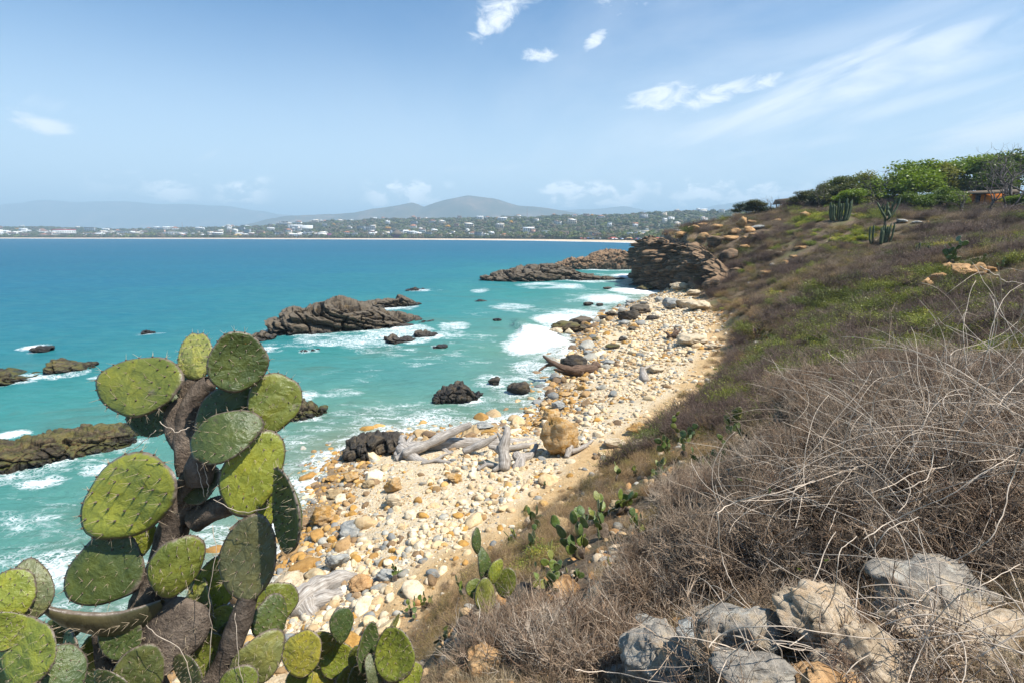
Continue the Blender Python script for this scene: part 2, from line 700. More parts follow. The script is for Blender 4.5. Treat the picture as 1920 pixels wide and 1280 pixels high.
for q in [(905, 1110, 4.6), (1170, 1010, 7.2), (950, 1040, 8.4), (1060, 1000, 9), (1100, 925, 14), (1480, 800, 8.2), (1300, 850, 13), (1250, 870, 12), (1400, 740, 19),
          (1600, 700, 15), (1500, 690, 20), (1600, 620, 27), (1750, 600, 24), (1900, 590, 18), (1450, 620, 38), (1500, 560, 42), (1500, 510, 54), (1650, 540, 38),
          (1800, 545, 27), (1920, 520, 28), (1400, 500, 76), (1420, 560, 60), (1650, 475, 48), (1900, 455, 50), (1780, 460, 52), (1345, 455, 90), (1290, 440, 100),
          (1450, 415, 92), (1550, 410, 80), (1600, 402, 82), (1700, 405, 80), (1800, 398, 85), (1920, 402, 85), (1500, 382, 112), (1700, 372, 122), (1850, 372, 122),
          (1412, 400, 118), (1330, 432, 108), (1230, 448, 122), (1380, 420, 102), (1240, 452, 112),
          (1300, 960, 7.8), (1400, 900, 7.2), (1200, 1120, 4.2), (1060, 1150, 4.1), (1000, 1230, 3.5)]:
    H(*q)
_hill += [(0, 0, 9.35), (-1.2, 1.2, 9.1), (0.3, 1.6, 9.0), (1.3, 2.0, 9.1), (3, 2, 9.4), (3.6, 3.6, 9.1), (5.2, 5.6, 8.9), (8, 5, 9.3), (12, 2, 10.2), (-2.2, 1.6, 8.7), (-2.6, 3, 7.2),
          (0, -4, 9.6), (-4, -4, 7.5), (5, -8, 10.5), (15, -20, 13), (0, -40, 11), (40, -60, 16), (40, 0, 12.5), (80, 20, 14), (120, 60, 16),
          (-1.2, 3.0, 7.3), (-0.2, 2.8, 8.35), (-1.6, 4.5, 5.5), (-3.2, 5.5, 3.4), (-0.6, 6.5, 5.9), (-0.75, 4.3, 7.0), (-1.4, 9.0, 3.6), (0.4, 11.0, 4.0), (2.6, 14.5, 3.7),
          (60, 150, 13), (100, 160, 15), (200, 150, 17), (300, 60, 20), (300, -100, 20), (100, -200, 18), (0, -300, 12), (300, 180, 12), (140, 120, 20)]
_foot_pts = [(a, b, 2.0) for a, b in FOOT[2:18]]
_HP = np.array(_hill + _foot_pts)


def _rbf_fit():
    p = _HP[:, :2]
    n = len(p)
    d = np.linalg.norm(p[:, None] - p[None], axis=2)
    A = np.zeros((n + 3, n + 3))
    A[:n, :n] = d + np.eye(n) * -0.02
    A[:n, n] = 1
    A[:n, n + 1:] = p
    A[n, :n] = 1
    A[n + 1:, :n] = p.T
    b = np.zeros(n + 3)
    b[:n] = _HP[:, 2]
    return np.linalg.solve(A, b)


_RW = _rbf_fit()


def rbf(x, y):
    out = np.full(x.shape, _RW[-3]) + _RW[-2] * x + _RW[-1] * y
    for (a, b, _), w in zip(_HP, _RW):
        out = out + w * np.sqrt((x - a) ** 2 + (y - b) ** 2)
    return out


def terrain(x, y, full=False):
    x = np.atleast_1d(np.asarray(x, float))
    y = np.atleast_1d(np.asarray(y, float))
    wob = fbm(np.stack([x * 0.25, y * 0.25, 0 * x], 1), 3, 5)
    s = signed_dist(x, y, SHORE) + wob * 0.8
    f = signed_dist(x, y, FOOT) + wob * 0.5
    r = np.hypot(x, y)
    inside = np.clip(s / (np.abs(s) + np.abs(np.minimum(f, 0)) + 1e-6), 0, 1)
    zb = np.where(s < 0, np.maximum(0.11 * s, -6) - 0.0, 2.0 * inside ** 0.85)
    zh = rbf(x, y)
    zh = np.maximum(zh, 1.2)
    k = sstep(f, -0.3, 2.0)
    z = zb * (1 - k) + zh * k
    # relief
    p3 = np.stack([x, y, 0 * x], 1)
    rel = fbm(p3 * 0.09, 3, 11) * 1.1 * sstep(r, 15, 60) + fbm(p3 * 0.45, 3, 12) * 0.28 * sstep(r, 4, 12) + fbm(p3 * 2.2, 3, 13) * 0.07
    z = z + rel * k + (fbm(p3 * 0.7, 3, 14) * 0.12 + fbm(p3 * 3.0, 2, 15) * 0.04) * (1 - k) * (s > -3)
    if full:
        return z, s, f
    return z


def th(x, y):
    return float(terrain([x], [y])[0])


def ground_hit(px, py, tmin=1.0, tmax=300.0):
    """where the view ray through a pixel meets the terrain"""
    d = pdir(px, py)
    ts = np.exp(np.linspace(math.log(tmin), math.log(tmax), 900))
    z = terrain(d.x * ts, d.y * ts)
    below = (CAM_H + d.z * ts) < np.maximum(z, 0.0)
    if not below.any():
        return None
    i = int(np.argmax(below))
    t = ts[i]
    return Vector((d.x * t, d.y * t, max(float(z[i]), 0.0))), t


def ground_hits(pxy):
    d = np.array([pdir(a, b)[:] for a, b in pxy])
    ts = np.exp(np.linspace(math.log(1.5), math.log(260.0), 420))
    X = d[:, :1] * ts[None]
    Y = d[:, 1:2] * ts[None]
    Z = CAM_H + d[:, 2:3] * ts[None]
    T, S_, F_ = terrain(X.ravel(), Y.ravel(), True)
    T = T.reshape(X.shape)
    hit = Z < np.maximum(T, 0)
    i = np.argmax(hit, axis=1)
    ok = hit.any(axis=1)
    r = np.arange(len(d))
    return X[r, i], Y[r, i], T[r, i], ts[i], S_.reshape(X.shape)[r, i], F_.reshape(X.shape)[r, i], ok


# ---- ground material
def mat_ground():
    m, k = new_mat('ground')
    g = geo(k)
    pos = g.outputs['Position']
    s = k.attr('shore')
    f = k.attr('foot')
    # beach
    n1 = k.noise(pos, 0.5, 6, 0.6)
    n2 = k.noise(pos, 4.0, 6, 0.65)
    n3 = k.noise(pos, 28.0, 4, 0.6)
    sand = k.ramp(n1, [(0.25, (0.50, 0.36, 0.20)), (0.5, (0.63, 0.49, 0.31)), (0.75, (0.70, 0.58, 0.40))])
    peb = k.n('ShaderNodeTexVoronoi', {'Vector': pos, 'Scale': 16.0, 'Randomness': 1.0})
    pc = k.n('ShaderNodeSeparateColor', {0: peb.outputs['Color']})
    pebcol = k.ramp(pc.outputs[0], [(0.0, (0.34, 0.30, 0.24)), (0.2, (0.56, 0.40, 0.21)), (0.45, (0.68, 0.54, 0.36)), (0.7, (0.74, 0.64, 0.47)), (1.0, (0.46, 0.43, 0.37))])
    sand = k.mix(k.ss(n2, 0.36, 0.62), sand, pebcol)
    sand = k.mix(k.math('MULTIPLY', k.ss(n3, 0.45, 0.7), 0.5), sand, (0.56, 0.42, 0.25), 'MIX')
    # wet belt by the water: darker, ochre to grey
    wet = k.ss(k.math('ADD', s, k.math('MULTIPLY', n1, 2.0)), 3.4, 1.2)
    wetc = k.ramp(n2, [(0.3, (0.17, 0.115, 0.06)), (0.6, (0.30, 0.215, 0.13)), (0.8, (0.33, 0.27, 0.20))])
    beach = k.mix(wet, sand, wetc)
    # trodden earth at the foot of the slope
    earth = k.ramp(n2, [(0.3, (0.44, 0.28, 0.13)), (0.7, (0.60, 0.42, 0.22))])
    beach = k.mix(k.ss(k.math('ADD', f, k.math('MULTIPLY', n1, 2.4)), -0.6, 0.6), beach, earth)
    # slope: dry soil, litter, patches of green
    h1 = k.noise(pos, 0.16, 5, 0.6, 0.4)
    h2 = k.noise(pos, 1.7, 7, 0.7)
    h3 = k.noise(pos, 14.0, 6, 0.7)
    soil = k.ramp(h2, [(0.25, (0.050, 0.034, 0.023)), (0.48, (0.115, 0.078, 0.048)), (0.62, (0.17, 0.12, 0.072)), (0.8, (0.26, 0.18, 0.10))])
    litter = k.ramp(h3, [(0.3, (0.06, 0.042, 0.028)), (0.5, (0.16, 0.115, 0.075)), (0.72, (0.36, 0.27, 0.18))])
    soil = k.mix(0.5, soil, litter)
    warm = k.ss(k.math('ADD', f, k.math('MULTIPLY', h1, 5.0)), 9.0, 3.0)
    soil = k.mix(k.math('MULTIPLY', warm, 0.75), soil, k.ramp(h3, [(0.3, (0.16, 0.10, 0.055)), (0.5, (0.32, 0.215, 0.12)), (0.72, (0.48, 0.35, 0.21))]))
    soil = k.mix(k.math('MULTIPLY', k.ss(h1, 0.52, 0.66), k.ss(h3, 0.40, 0.6)), soil, (0.10, 0.12, 0.035))
    hill = k.ss(k.math('ADD', f, k.math('MULTIPLY', n2, 1.6)), 0.4, 2.0)
    col = k.mix(hill, beach, soil)
    # bare rock where it is steep
    nz = k.n('ShaderNodeSeparateXYZ', {0: g.outputs['True Normal']}).outputs[2]
    rk = k.noise(k.map(pos, (0.5, 0.5, 2.6), (0.25, 0.2, 0)), 1.2, 8, 0.7)
    rockc = k.ramp(rk, [(0.3, (0.035, 0.030, 0.026)), (0.5, (0.13, 0.095, 0.065)), (0.7, (0.30, 0.20, 0.11))])
    col = k.mix(k.math('MULTIPLY', k.ss(k.math('ADD', nz, k.math('MULTIPLY', h2, 0.3)), 0.86, 0.70), hill), col, rockc)
    hh = k.math('ADD', k.math('MULTIPLY', peb.outputs['Distance'], -0.8), k.math('MULTIPLY', n3, 0.9))
    hh = k.math('ADD', hh, k.math('MULTIPLY', h3, 1.6))
    b = k.bump(hh, 0.55, 0.04)
    b = k.bump(h2, 0.6, 0.25, b)
    rough = k.mix(wet, (0.95, 0.95, 0.95), (0.35, 0.35, 0.35))
    finish(k, col, rough, b, 0.25)


mat_ground()


def build_ground():
    na, nr = 520, 440
    ang = np.radians(np.linspace(-62, 74, na))
    rr = np.exp(np.linspace(math.log(0.35), math.log(900), nr))
    A, Q = np.meshgrid(ang, rr)
    x, y = (np.sin(A) * Q).ravel(), (np.cos(A) * Q).ravel()
    z, s, f = terrain(x, y, True)
    me = mesh_from('ground', np.stack([x, y, z], 1), grid_faces(nr, na)[:, ::-1], attrs={'shore': s, 'foot': f}, mats=['ground'])
    link('ground', me, kind='structure')
    # the rest of the land behind and beside the viewer, coarser
    na, nr = 90, 80
    ang = np.radians(np.linspace(74, 298, na))
    rr = np.exp(np.linspace(math.log(0.35), math.log(900), nr))
    A, Q = np.meshgrid(ang, rr)
    x, y = (np.sin(A) * Q).ravel(), (np.cos(A) * Q).ravel()
    z, s, f = terrain(x, y, True)
    me = mesh_from('ground_behind', np.stack([x, y, z], 1), grid_faces(nr, na)[:, ::-1], attrs={'shore': s, 'foot': f}, mats=['ground'])
    link('ground', me, kind='structure')


build_ground()

# ================================================================== sea
# things that break the surface and gather foam: x, y, radius (filled from the rocks' own places)
def rock_at(px, py, halfw):
    v = at_z(px, py, 0.0)
    t = v.y / pdir(px, py).y
    return (v.x, v.y, halfw * t / FPX)


FOAMERS = [rock_at(*q) for q in [(660, 628, 120), (560, 620, 60), (760, 618, 60), (745, 575, 45), (785, 545, 22), (780, 636, 30), (810, 630, 25), (30, 712, 45), (125, 700, 40), (70, 658, 12),
                                 (275, 624, 10), (1030, 535, 75), (1110, 525, 60), (1150, 505, 60), (870, 748, 38), (925, 722, 12), (972, 738, 20), (110, 860, 90), (20, 880, 80), (200, 845, 80), (580, 780, 30),
                                 (480, 670, 25), (500, 655, 20), (1080, 610, 25), (1110, 573, 10), (1225, 520, 30), (740, 840, 70), (580, 660, 18), (820, 650, 12), (1060, 620, 20)]]


def mat_sea():
    m, k = new_mat('sea')
    g = geo(k)
    pos = g.outputs['Position']
    s = k.attr('offshore')      # metres from the waterline
    fo = k.attr('foam')
    n1 = k.noise(k.map(pos, (0.03, 0.05, 0.05)), 1.0, 4, 0.55)
    n2 = k.noise(k.map(pos, (0.35, 0.9, 1.0), (0, 0, 0.35)), 1.0, 5, 0.6, 0.4)
    n0 = k.noise(k.map(pos, (0.006, 0.022, 0.02)), 1.0, 4, 0.6)
    sv = k.math('MULTIPLY', s, k.math('MULTIPLY_ADD', n1, 1.1, 0.45))
    t = k.math('LOGARITHM', k.math('MAXIMUM', k.math('ADD', sv, 1.0), 1.0), 10.0)
    t = k.math('MULTIPLY', t, 1.0 / 3.0)
    col = k.ramp(t, [(0.0, (0.27, 0.25, 0.165)), (0.14, (0.15, 0.205, 0.135)), (0.30, (0.088, 0.215, 0.160)), (0.46, (0.030, 0.185, 0.168)), (0.58, (0.010, 0.135, 0.165)),
                     (0.68, (0.004, 0.105, 0.165)), (0.80, (0.002, 0.085, 0.155)), (1.0, (0.002, 0.072, 0.145))])
    dark = k.math('MULTIPLY', k.ss(k.noise(k.map(pos, (0.11, 0.2, 0.1)), 1.0, 5, 0.6, 0.8), 0.52, 0.68), k.ss(s, 60, 6))
    col = k.mix(k.math('MULTIPLY', dark, 0.55), col, (0.07, 0.13, 0.085))
    col = k.mix(k.math('MULTIPLY', k.ss(n2, 0.35, 0.7), 0.30), col, k.mix(0.5, col, (0.10, 0.32, 0.28)))
    col = k.mix(k.math('MULTIPLY', k.ss(n0, 0.40, 0.66), 0.35), col, k.mix(0.5, col, (0.008, 0.13, 0.22)))
    # foam: lacy remains, streaks and full white water
    wp = k.n('ShaderNodeVectorMath', {0: pos}, operation='ADD')
    warp = k.noise(pos, 0.9, 3, 0.6, 0.0, 'Color')
    wv = k.vmath('SCALE', k.vmath('SUBTRACT', warp, (0.5, 0.5, 0.5)), scale=1.6)
    pw = k.vmath('ADD', k.map(pos, (0.8, 1.15, 1), (0, 0, 0.3)), wv)
    lace = k.voro(pw, 1.7, 'DISTANCE_TO_EDGE')
    lace2 = k.voro(pw, 4.6, 'DISTANCE_TO_EDGE')
    lc = k.math('MAXIMUM', k.ss(lace, 0.13, 0.0), k.math('MULTIPLY', k.ss(lace2, 0.16, 0.0), 0.8))
    fn = k.noise(k.map(pos, (0.30, 0.62, 1), (0, 0, 0.3)), 1.5, 8, 0.68, 0.6)
    q = k.math('ADD', fo, k.math('MULTIPLY', k.math('MULTIPLY', k.math('SUBTRACT', fn, 0.5), 1.7), k.ss(fo, 0.0, 0.35)))
    full = k.ss(q, 0.60, 0.92)
    lacy = k.math('MULTIPLY', k.ss(q, 0.20, 0.62), lc)
    # short white streaks of ripples farther out
    wc = k.noise(k.map(pos, (0.10, 0.55, 1), (0, 0, 0.12)), 1.0, 7, 0.7, 0.3)
    caps = k.math('MULTIPLY', k.ss(wc, 0.70, 0.80), 0.5)
    foam = k.math('MAXIMUM', k.math('MAXIMUM', full, k.math('MULTIPLY', lacy, 0.85)), caps, clamp=True)
    col = k.mix(foam, col, (0.80, 0.82, 0.82))
    w1 = k.noise(k.map(pos, (0.55, 1.5, 1), (0, 0, 0.25)), 1.0, 8, 0.62, 0.5)
    w2 = k.noise(k.map(pos, (0.055, 0.17, 1), (0, 0, 0.12)), 1.0, 6, 0.6, 0.3)
    b = k.bump(w1, 0.75, 0.35)
    b = k.bump(w2, 0.5, 2.2, b)
    b = k.bump(k.math('MULTIPLY', foam, k.noise(pos, 9, 4, 0.6)), 0.6, 0.08, b)
    rough = k.mix(foam, (0.20, 0.20, 0.20), (0.9, 0.9, 0.9))
    # a ruffled sea never mirrors the horizon fully: the wave slopes cap its reflectance
    df = k.n('ShaderNodeBsdfDiffuse', {'Color': col, 'Normal': b})
    gl = k.n('ShaderNodeBsdfGlossy', {'Color': (1, 1, 1, 1), 'Roughness': rough, 'Normal': b})
    fr_ = k.math('MINIMUM', k.n('ShaderNodeFresnel', {'IOR': 1.33, 'Normal': b}).outputs[0], 0.15)
    fr_ = k.math('MULTIPLY', fr_, k.math('SUBTRACT', 1.0, k.math('MULTIPLY', foam, 0.8)))
    mx = k.n('ShaderNodeMixShader', {0: fr_, 1: df.outputs[0], 2: gl.outputs[0]})
    k.n('ShaderNodeOutputMaterial', {'Surface': mx.outputs[0]})


mat_sea()


def wave_z(x, y, s):
    """low swell running in to the beach plus chop"""
    p3 = np.stack([x, y, 0 * x], 1)
    ph = (x * 0.42 - y * 0.10) + fbm(p3 * 0.05, 2, 31) * 4.0
    amp = 0.09 * sstep(-s, 1, 25) * (1 - sstep(np.hypot(x, y), 120, 400))
    sw = np.sin(ph * 0.9) * amp
    chop = (fbm(p3 * np.array([0.5, 1.1, 1.0]), 3, 33)) * 0.11 * sstep(-s, 0, 6) * (1 - sstep(np.hypot(x, y), 60, 300))
    # one breaking wave in the cove, its white front running along the beach
    a, b = at_z(955, 598, 0), at_z(1050, 668, 0)
    dx, dy = b.x - a.x, b.y - a.y
    L = math.hypot(dx, dy)
    u = ((x - a.x) * dx + (y - a.y) * dy) / L
    w = (-(x - a.x) * dy + (y - a.y) * dx) / L + fbm(p3 * 0.2, 2, 37) * 1.6
    br = np.exp(-(w / np.where(w < 0, 0.7, 2.2)) ** 2) * (1 - sstep(np.abs(u - L / 2), L * 0.3, L * 0.6))
    return sw + chop + 0.55 * br


def sea_foam(x, y, s):
    p3 = np.stack([x, y, 0 * x], 1)
    n = fbm(p3 * 0.16, 4, 35)
    d = -s
    f = 0.60 * (1 - sstep(d + n * 2.5, 0.2, 3.2))
    f = np.maximum(f, 0.40 * (1 - sstep(d + n * 6.0, 1.5, 9.0)))
    f = np.maximum(f, (0.15 + 0.38 * n) * (1 - sstep(d, 9, 34)))
    for (a, b, r) in FOAMERS:
        dd = np.hypot(x - a, (y - b) * 1.0) - r * 0.75
        wake = np.hypot((x - a - r * 0.6) / 1.9, (y - b + r * 0.15)) - r * 0.8
        f = np.maximum(f, (0.50 + 0.5 * n) * (1 - sstep(dd, 0.0, 0.4 + 0.25 * r)))
        f = np.maximum(f, (0.14 + 0.5 * n) * (1 - sstep(wake, 0.0, 0.8 * r + 1)))

    def blob(px, py, hw, hd, val, ang=0.0):
        c = at_z(px, py, 0)
        t = c.y / pdir(px, py).y
        ax = hw * t / FPX
        ca, sa = math.cos(ang), math.sin(ang)
        u = (x - c.x) * ca + (y - c.y) * sa
        w = -(x - c.x) * sa + (y - c.y) * ca
        rr = np.hypot(u / ax, w / hd) + n * 0.35
        return val * (1 - sstep(rr, 0.35, 1.15))
    for q in [(1010, 635, 62, 9, 1.15), (985, 650, 60, 5, 0.95), (1040, 600, 50, 7, 0.85), (1000, 690, 60, 5, 0.60), (1185, 545, 60, 9, 1.0), (1190, 518, 60, 12, 1.05), (1130, 560, 70, 10, 0.80),
              (1235, 515, 22, 12, 1.3), (1080, 590, 80, 8, 0.72), (25, 812, 34, 0.9, 1.05), (930, 790, 80, 2.6, 0.72), (800, 790, 90, 2.6, 0.55), (1020, 745, 30, 3, 0.7),
              (700, 830, 60, 2.0, 0.60), (600, 860, 50, 2.0, 0.7), (570, 910, 40, 2.2, 0.62), (100, 1060, 110, 1.4, 0.62), (60, 1000, 100, 0.9, 0.45), (560, 745, 45, 2.5, 0.62),
              (850, 610, 40, 4, 0.6), (830, 625, 60, 3, 0.55), (190, 880, 40, 0.9, 0.75), (80, 905, 60, 1.0, 0.70), (60, 652, 24, 2.2, 0.85), (900, 545, 30, 6, 0.5), (960, 575, 60, 6, 0.5),
              (1090, 640, 30, 5, 0.7), (930, 715, 60, 3, 0.5), (640, 735, 60, 2, 0.35)]:
        f = np.maximum(f, blob(*q))
    # long thin wave crest across the left water
    a, b = at_z(160, 712, 0), at_z(400, 672, 0)
    dx, dy = b.x - a.x, b.y - a.y
    L = math.hypot(dx, dy)
    u = ((x - a.x) * dx + (y - a.y) * dy) / L
    w = (-(x - a.x) * dy + (y - a.y) * dx) / L + n * 1.2 + 0.02 * (u - L / 2) ** 2 / L
    f = np.maximum(f, 0.95 * np.exp(-(w / 0.45) ** 2) * (1 - sstep(np.abs(u - L / 2), L * 0.35, L * 0.6)))
    return f


def build_sea():
    na, nr = 520, 400
    ang = np.radians(np.linspace(-66, 66, na))
    rr = np.exp(np.linspace(math.log(6), math.log(2600), nr))
    A, Q = np.meshgrid(ang, rr)
    x, y = (np.sin(A) * Q).ravel(), (np.cos(A) * Q).ravel()
    _, s, f = terrain(x, y, True)
    z = wave_z(x, y, s)
    fo = sea_foam(x, y, s)
    z = z + sstep(fo, 0.55, 1.0) * (0.08 + 0.16 * fbm(np.stack([x * 1.3, y * 1.3, 0 * x], 1), 4, 38)) * (s < 0)
    # swash climbs a little up the beach
    z = z + 0.05 * (s > -1)
    z = np.where(s > 4, -1.2, z)
    # the surf line of the far bay
    me = mesh_from('sea', np.stack([x, y, z], 1), grid_faces(nr, na)[:, ::-1], attrs={'offshore': -s, 'foam': fo}, mats=['sea'])
    link('sea', me, kind='structure')
    # outer water to the horizon and behind the viewer
    g = Geo()
    rr = np.array([0.0, 6.0, 2600.0, 14500.0])
    ang = np.radians(np.linspace(-180, 180, 121))
    A, Q = np.meshgrid(ang, rr[2:])
    v = np.stack([(np.sin(A) * Q).ravel(), (np.cos(A) * Q).ravel(), np.zeros(A.size) - 0.02], 1)
    g.add(v, grid_faces(2, 121)[:, ::-1], offshore=np.full(len(v), 900.0), foam=0.0)
    ang = np.radians(np.linspace(66, 294, 80))
    A, Q = np.meshgrid(ang, np.exp(np.linspace(math.log(6), math.log(2600), 60)))
    v = np.stack([(np.sin(A) * Q).ravel(), (np.cos(A) * Q).ravel(), np.zeros(A.size) - 0.01], 1)
    _, s, f = terrain(v[:, 0], v[:, 1], True)
    g.add(v, grid_faces(60, 80)[:, ::-1], offshore=-s, foam=0.0)
    link('sea', g.mesh('sea_outer', ['sea']), kind='structure')


build_sea()

# ================================================================== the far bay
# waterline of the bay, left to right
BAY = [(-9000, 2600), (-4200, 2150)] + [tuple(at_z(px, py, 0.0)[:2]) for px, py in
       [(-300, 447.3), (0, 447.6), (200, 447.9), (400, 448.3), (600, 449.0), (760, 449.6), (900, 450.6), (1000, 451.7), (1100, 453.6), (1180, 455.6), (1240, 457.6), (1300, 460.5)]] + [(420, 560), (900, 500), (5000, 500)]
BAY = np.array(BAY)


def bay_land(x, y, full=False):
    d = -signed_dist(x, y, BAY)     # inland is on the left-hand side when walking to the right
    p3 = np.stack([x, y, 0 * x], 1)
    u = x / np.maximum(y, 1)
    top = np.interp(u, [-1.1, -0.95, -0.75, -0.6, -0.45, -0.3, -0.1, 0.1, 0.3, 0.5, 0.9, 1.4], [52, 46, 34, 40, 52, 74, 90, 92, 86, 88, 92, 96])
    ramp = sstep(d, 45, 900)
    z = np.clip(d * 0.045, -3, 2.2) + ramp * top * 0.82
    z = z + (fbm(p3 / 260.0, 4, 51) * 14 + fbm(p3 / 70.0, 3, 52) * 4) * sstep(d, 90, 500)
    z = z - sstep(d, 1800, 3000) * 40
    z = np.where(d < 0, -3, z)
    if full:
        return z, d
    return z


def mat_bay():
    m, k = new_mat('bay_land')
    pos = geo(k).outputs['Position']
    d = k.attr('inland')
    n = k.noise(pos, 0.02, 6, 0.65)
    n2 = k.noise(pos, 0.12, 5, 0.65)
    green = k.ramp(n2, [(0.3, (0.045, 0.055, 0.025)), (0.5, (0.085, 0.085, 0.05)), (0.68, (0.15, 0.125, 0.085))])
    green = k.mix(k.ss(n, 0.56, 0.7), green, (0.20, 0.15, 0.10))
    sand = k.mix(k.ss(n2, 0.35, 0.7), (0.60, 0.47, 0.34), (0.52, 0.40, 0.28))
    surf = k.ss(k.math('ADD', d, k.math('MULTIPLY', n, 26.0)), 19, 15)
    sand = k.mix(surf, sand, (0.80, 0.82, 0.82))
    col = k.mix(k.ss(k.math('ADD', d, k.math('MULTIPLY', n2, 16.0)), 58, 66), sand, green)
    finish(k, col, 0.9, None, 0.1)


mat_bay()


def build_bay():
    na, nr = 420, 130
    ang = np.radians(np.linspace(-62, 60, na))
    # rows follow the waterline: distance inland
    dd = np.concatenate([np.linspace(-14, 90, 26), np.exp(np.linspace(math.log(96), math.log(3300), nr - 26))])
    # waterline range for each bearing
    base = np.zeros(na)
    for i, a in enumerate(ang):
        rs = np.linspace(450, 6000, 1400)
        sd_ = -signed_dist(np.sin(a) * rs, np.cos(a) * rs, BAY)
        base[i] = rs[np.argmax(sd_ > 0)]
    ker = np.ones(5) / 5
    base = np.convolve(np.pad(base, 2, 'edge'), ker, 'valid')
    Rr = base[None, :] + dd[:, None] * 1.15
    x, y = (np.sin(ang)[None] * Rr).ravel(), (np.cos(ang)[None] * Rr).ravel()
    z, d = bay_land(x, y, True)
    me = mesh_from('bay_land', np.stack([x, y, z], 1), grid_faces(nr, na)[:, ::-1], attrs={'inland': d}, mats=['bay_land'])
    link('coastal_terrain', me, kind='structure')


build_bay()


def mat_mountain():
    m, k = new_mat('mountain')
    pos = geo(k).outputs['Position']
    n = k.noise(pos, 0.004, 8, 0.65)
    n2 = k.noise(pos, 0.02, 6, 0.65)
    col = k.ramp(n, [(0.3, (0.05, 0.055, 0.03)), (0.52, (0.10, 0.085, 0.05)), (0.68, (0.22, 0.15, 0.10))])
    col = k.mix(k.ss(n2, 0.5, 0.7), col, (0.045, 0.055, 0.03))
    finish(k, col, 0.95, None, 0.05)


mat_mountain()


def mountain_range(name, t0, prof, depth, rough, seed, nx=260, ny=40):
    """a ridge whose skyline passes through the profile (picture column, height above sea horizon in pixels at range t0)"""
    pxs = np.array([a for a, b in prof], float)
    hs = np.array([b for a, b in prof], float)
    u = np.linspace((pxs[0] - 960) / FPX, (pxs[-1] - 960) / FPX, nx)
    crest = np.interp(u * FPX + 960, pxs, hs) * t0 / FPX * 1.06 + CAM_H
    w = np.linspace(-1, 1, ny)
    U, W = np.meshgrid(u, w)
    X = U * t0 * (1 + 0 * W)
    Y = t0 + W * depth
    p3 = np.stack([X.ravel(), Y.ravel(), 0 * X.ravel()], 1)
    env = np.exp(-(W * 1.7) ** 2) - math.exp(-1.7 ** 2)
    rid = (ridged(p3 / (depth * 0.55), 5, seed).reshape(X.shape) - 0.62)
    Z = crest[None] * env * 1.06 + rid * crest.mean() * rough * (1 - env * 0.55)
    Z = Z * sstep(1 - np.abs(W), 0, 0.2) - 3
    me = mesh_from(name, np.stack([X.ravel(), Y.ravel(), Z.ravel()], 1), grid_faces(ny, nx)[:, ::-1], mats=['mountain'])
    link(name, me, kind='structure')


mountain_range('mountains', 5600, [(430, 2), (480, 18), (520, 26), (560, 32), (620, 34), (680, 37), (740, 46), (780, 53), (800, 45), (840, 57), (880, 64), (930, 60), (970, 49), (1020, 44), (1060, 37), (1110, 30), (1180, 24), (1260, 16), (1400, 10), (1600, 4)],
               1100, 0.55, 61)
mountain_range('mountains', 9900, [(-500, 30), (-200, 40), (0, 40), (60, 52), (100, 57), (180, 54), (260, 55), (330, 51), (400, 49), (450, 46), (520, 36), (640, 30), (760, 38), (850, 34), (960, 40), (1060, 42), (1120, 42), (1165, 46), (1210, 38), (1290, 40), (1380, 55), (1440, 50), (1600, 40), (1900, 30), (2400, 20)],
               1500, 0.35, 71)
0 and mountain_range('mountains', 3900, [(60, 2), (140, 10), (200, 14), (260, 18), (330, 20), (380, 24), (420, 20), (480, 14), (560, 8), (700, 2)], 600, 0.5, 81, 160, 30)

# ------------------------------------------------------------------ the air
def build_haze():
    m = bpy.data.materials.new('haze')
    m.use_nodes = True
    m.node_tree.nodes.clear()
    k = NT(m.node_tree)
    v = k.n('ShaderNodeVolumePrincipled', {'Color': (0.58, 0.82, 1.0, 1), 'Density': 2.1e-4, 'Anisotropy': 0.0})
    k.n('ShaderNodeOutputMaterial', {'Volume': v.outputs[0]})
    MATS['haze'] = m
    g = Geo()
    g.box((0, 3000, 308), (32000, 24000, 630))
    me = g.mesh('haze', ['haze'], smooth=False)
    link('haze', me, kind='stuff')


build_haze()
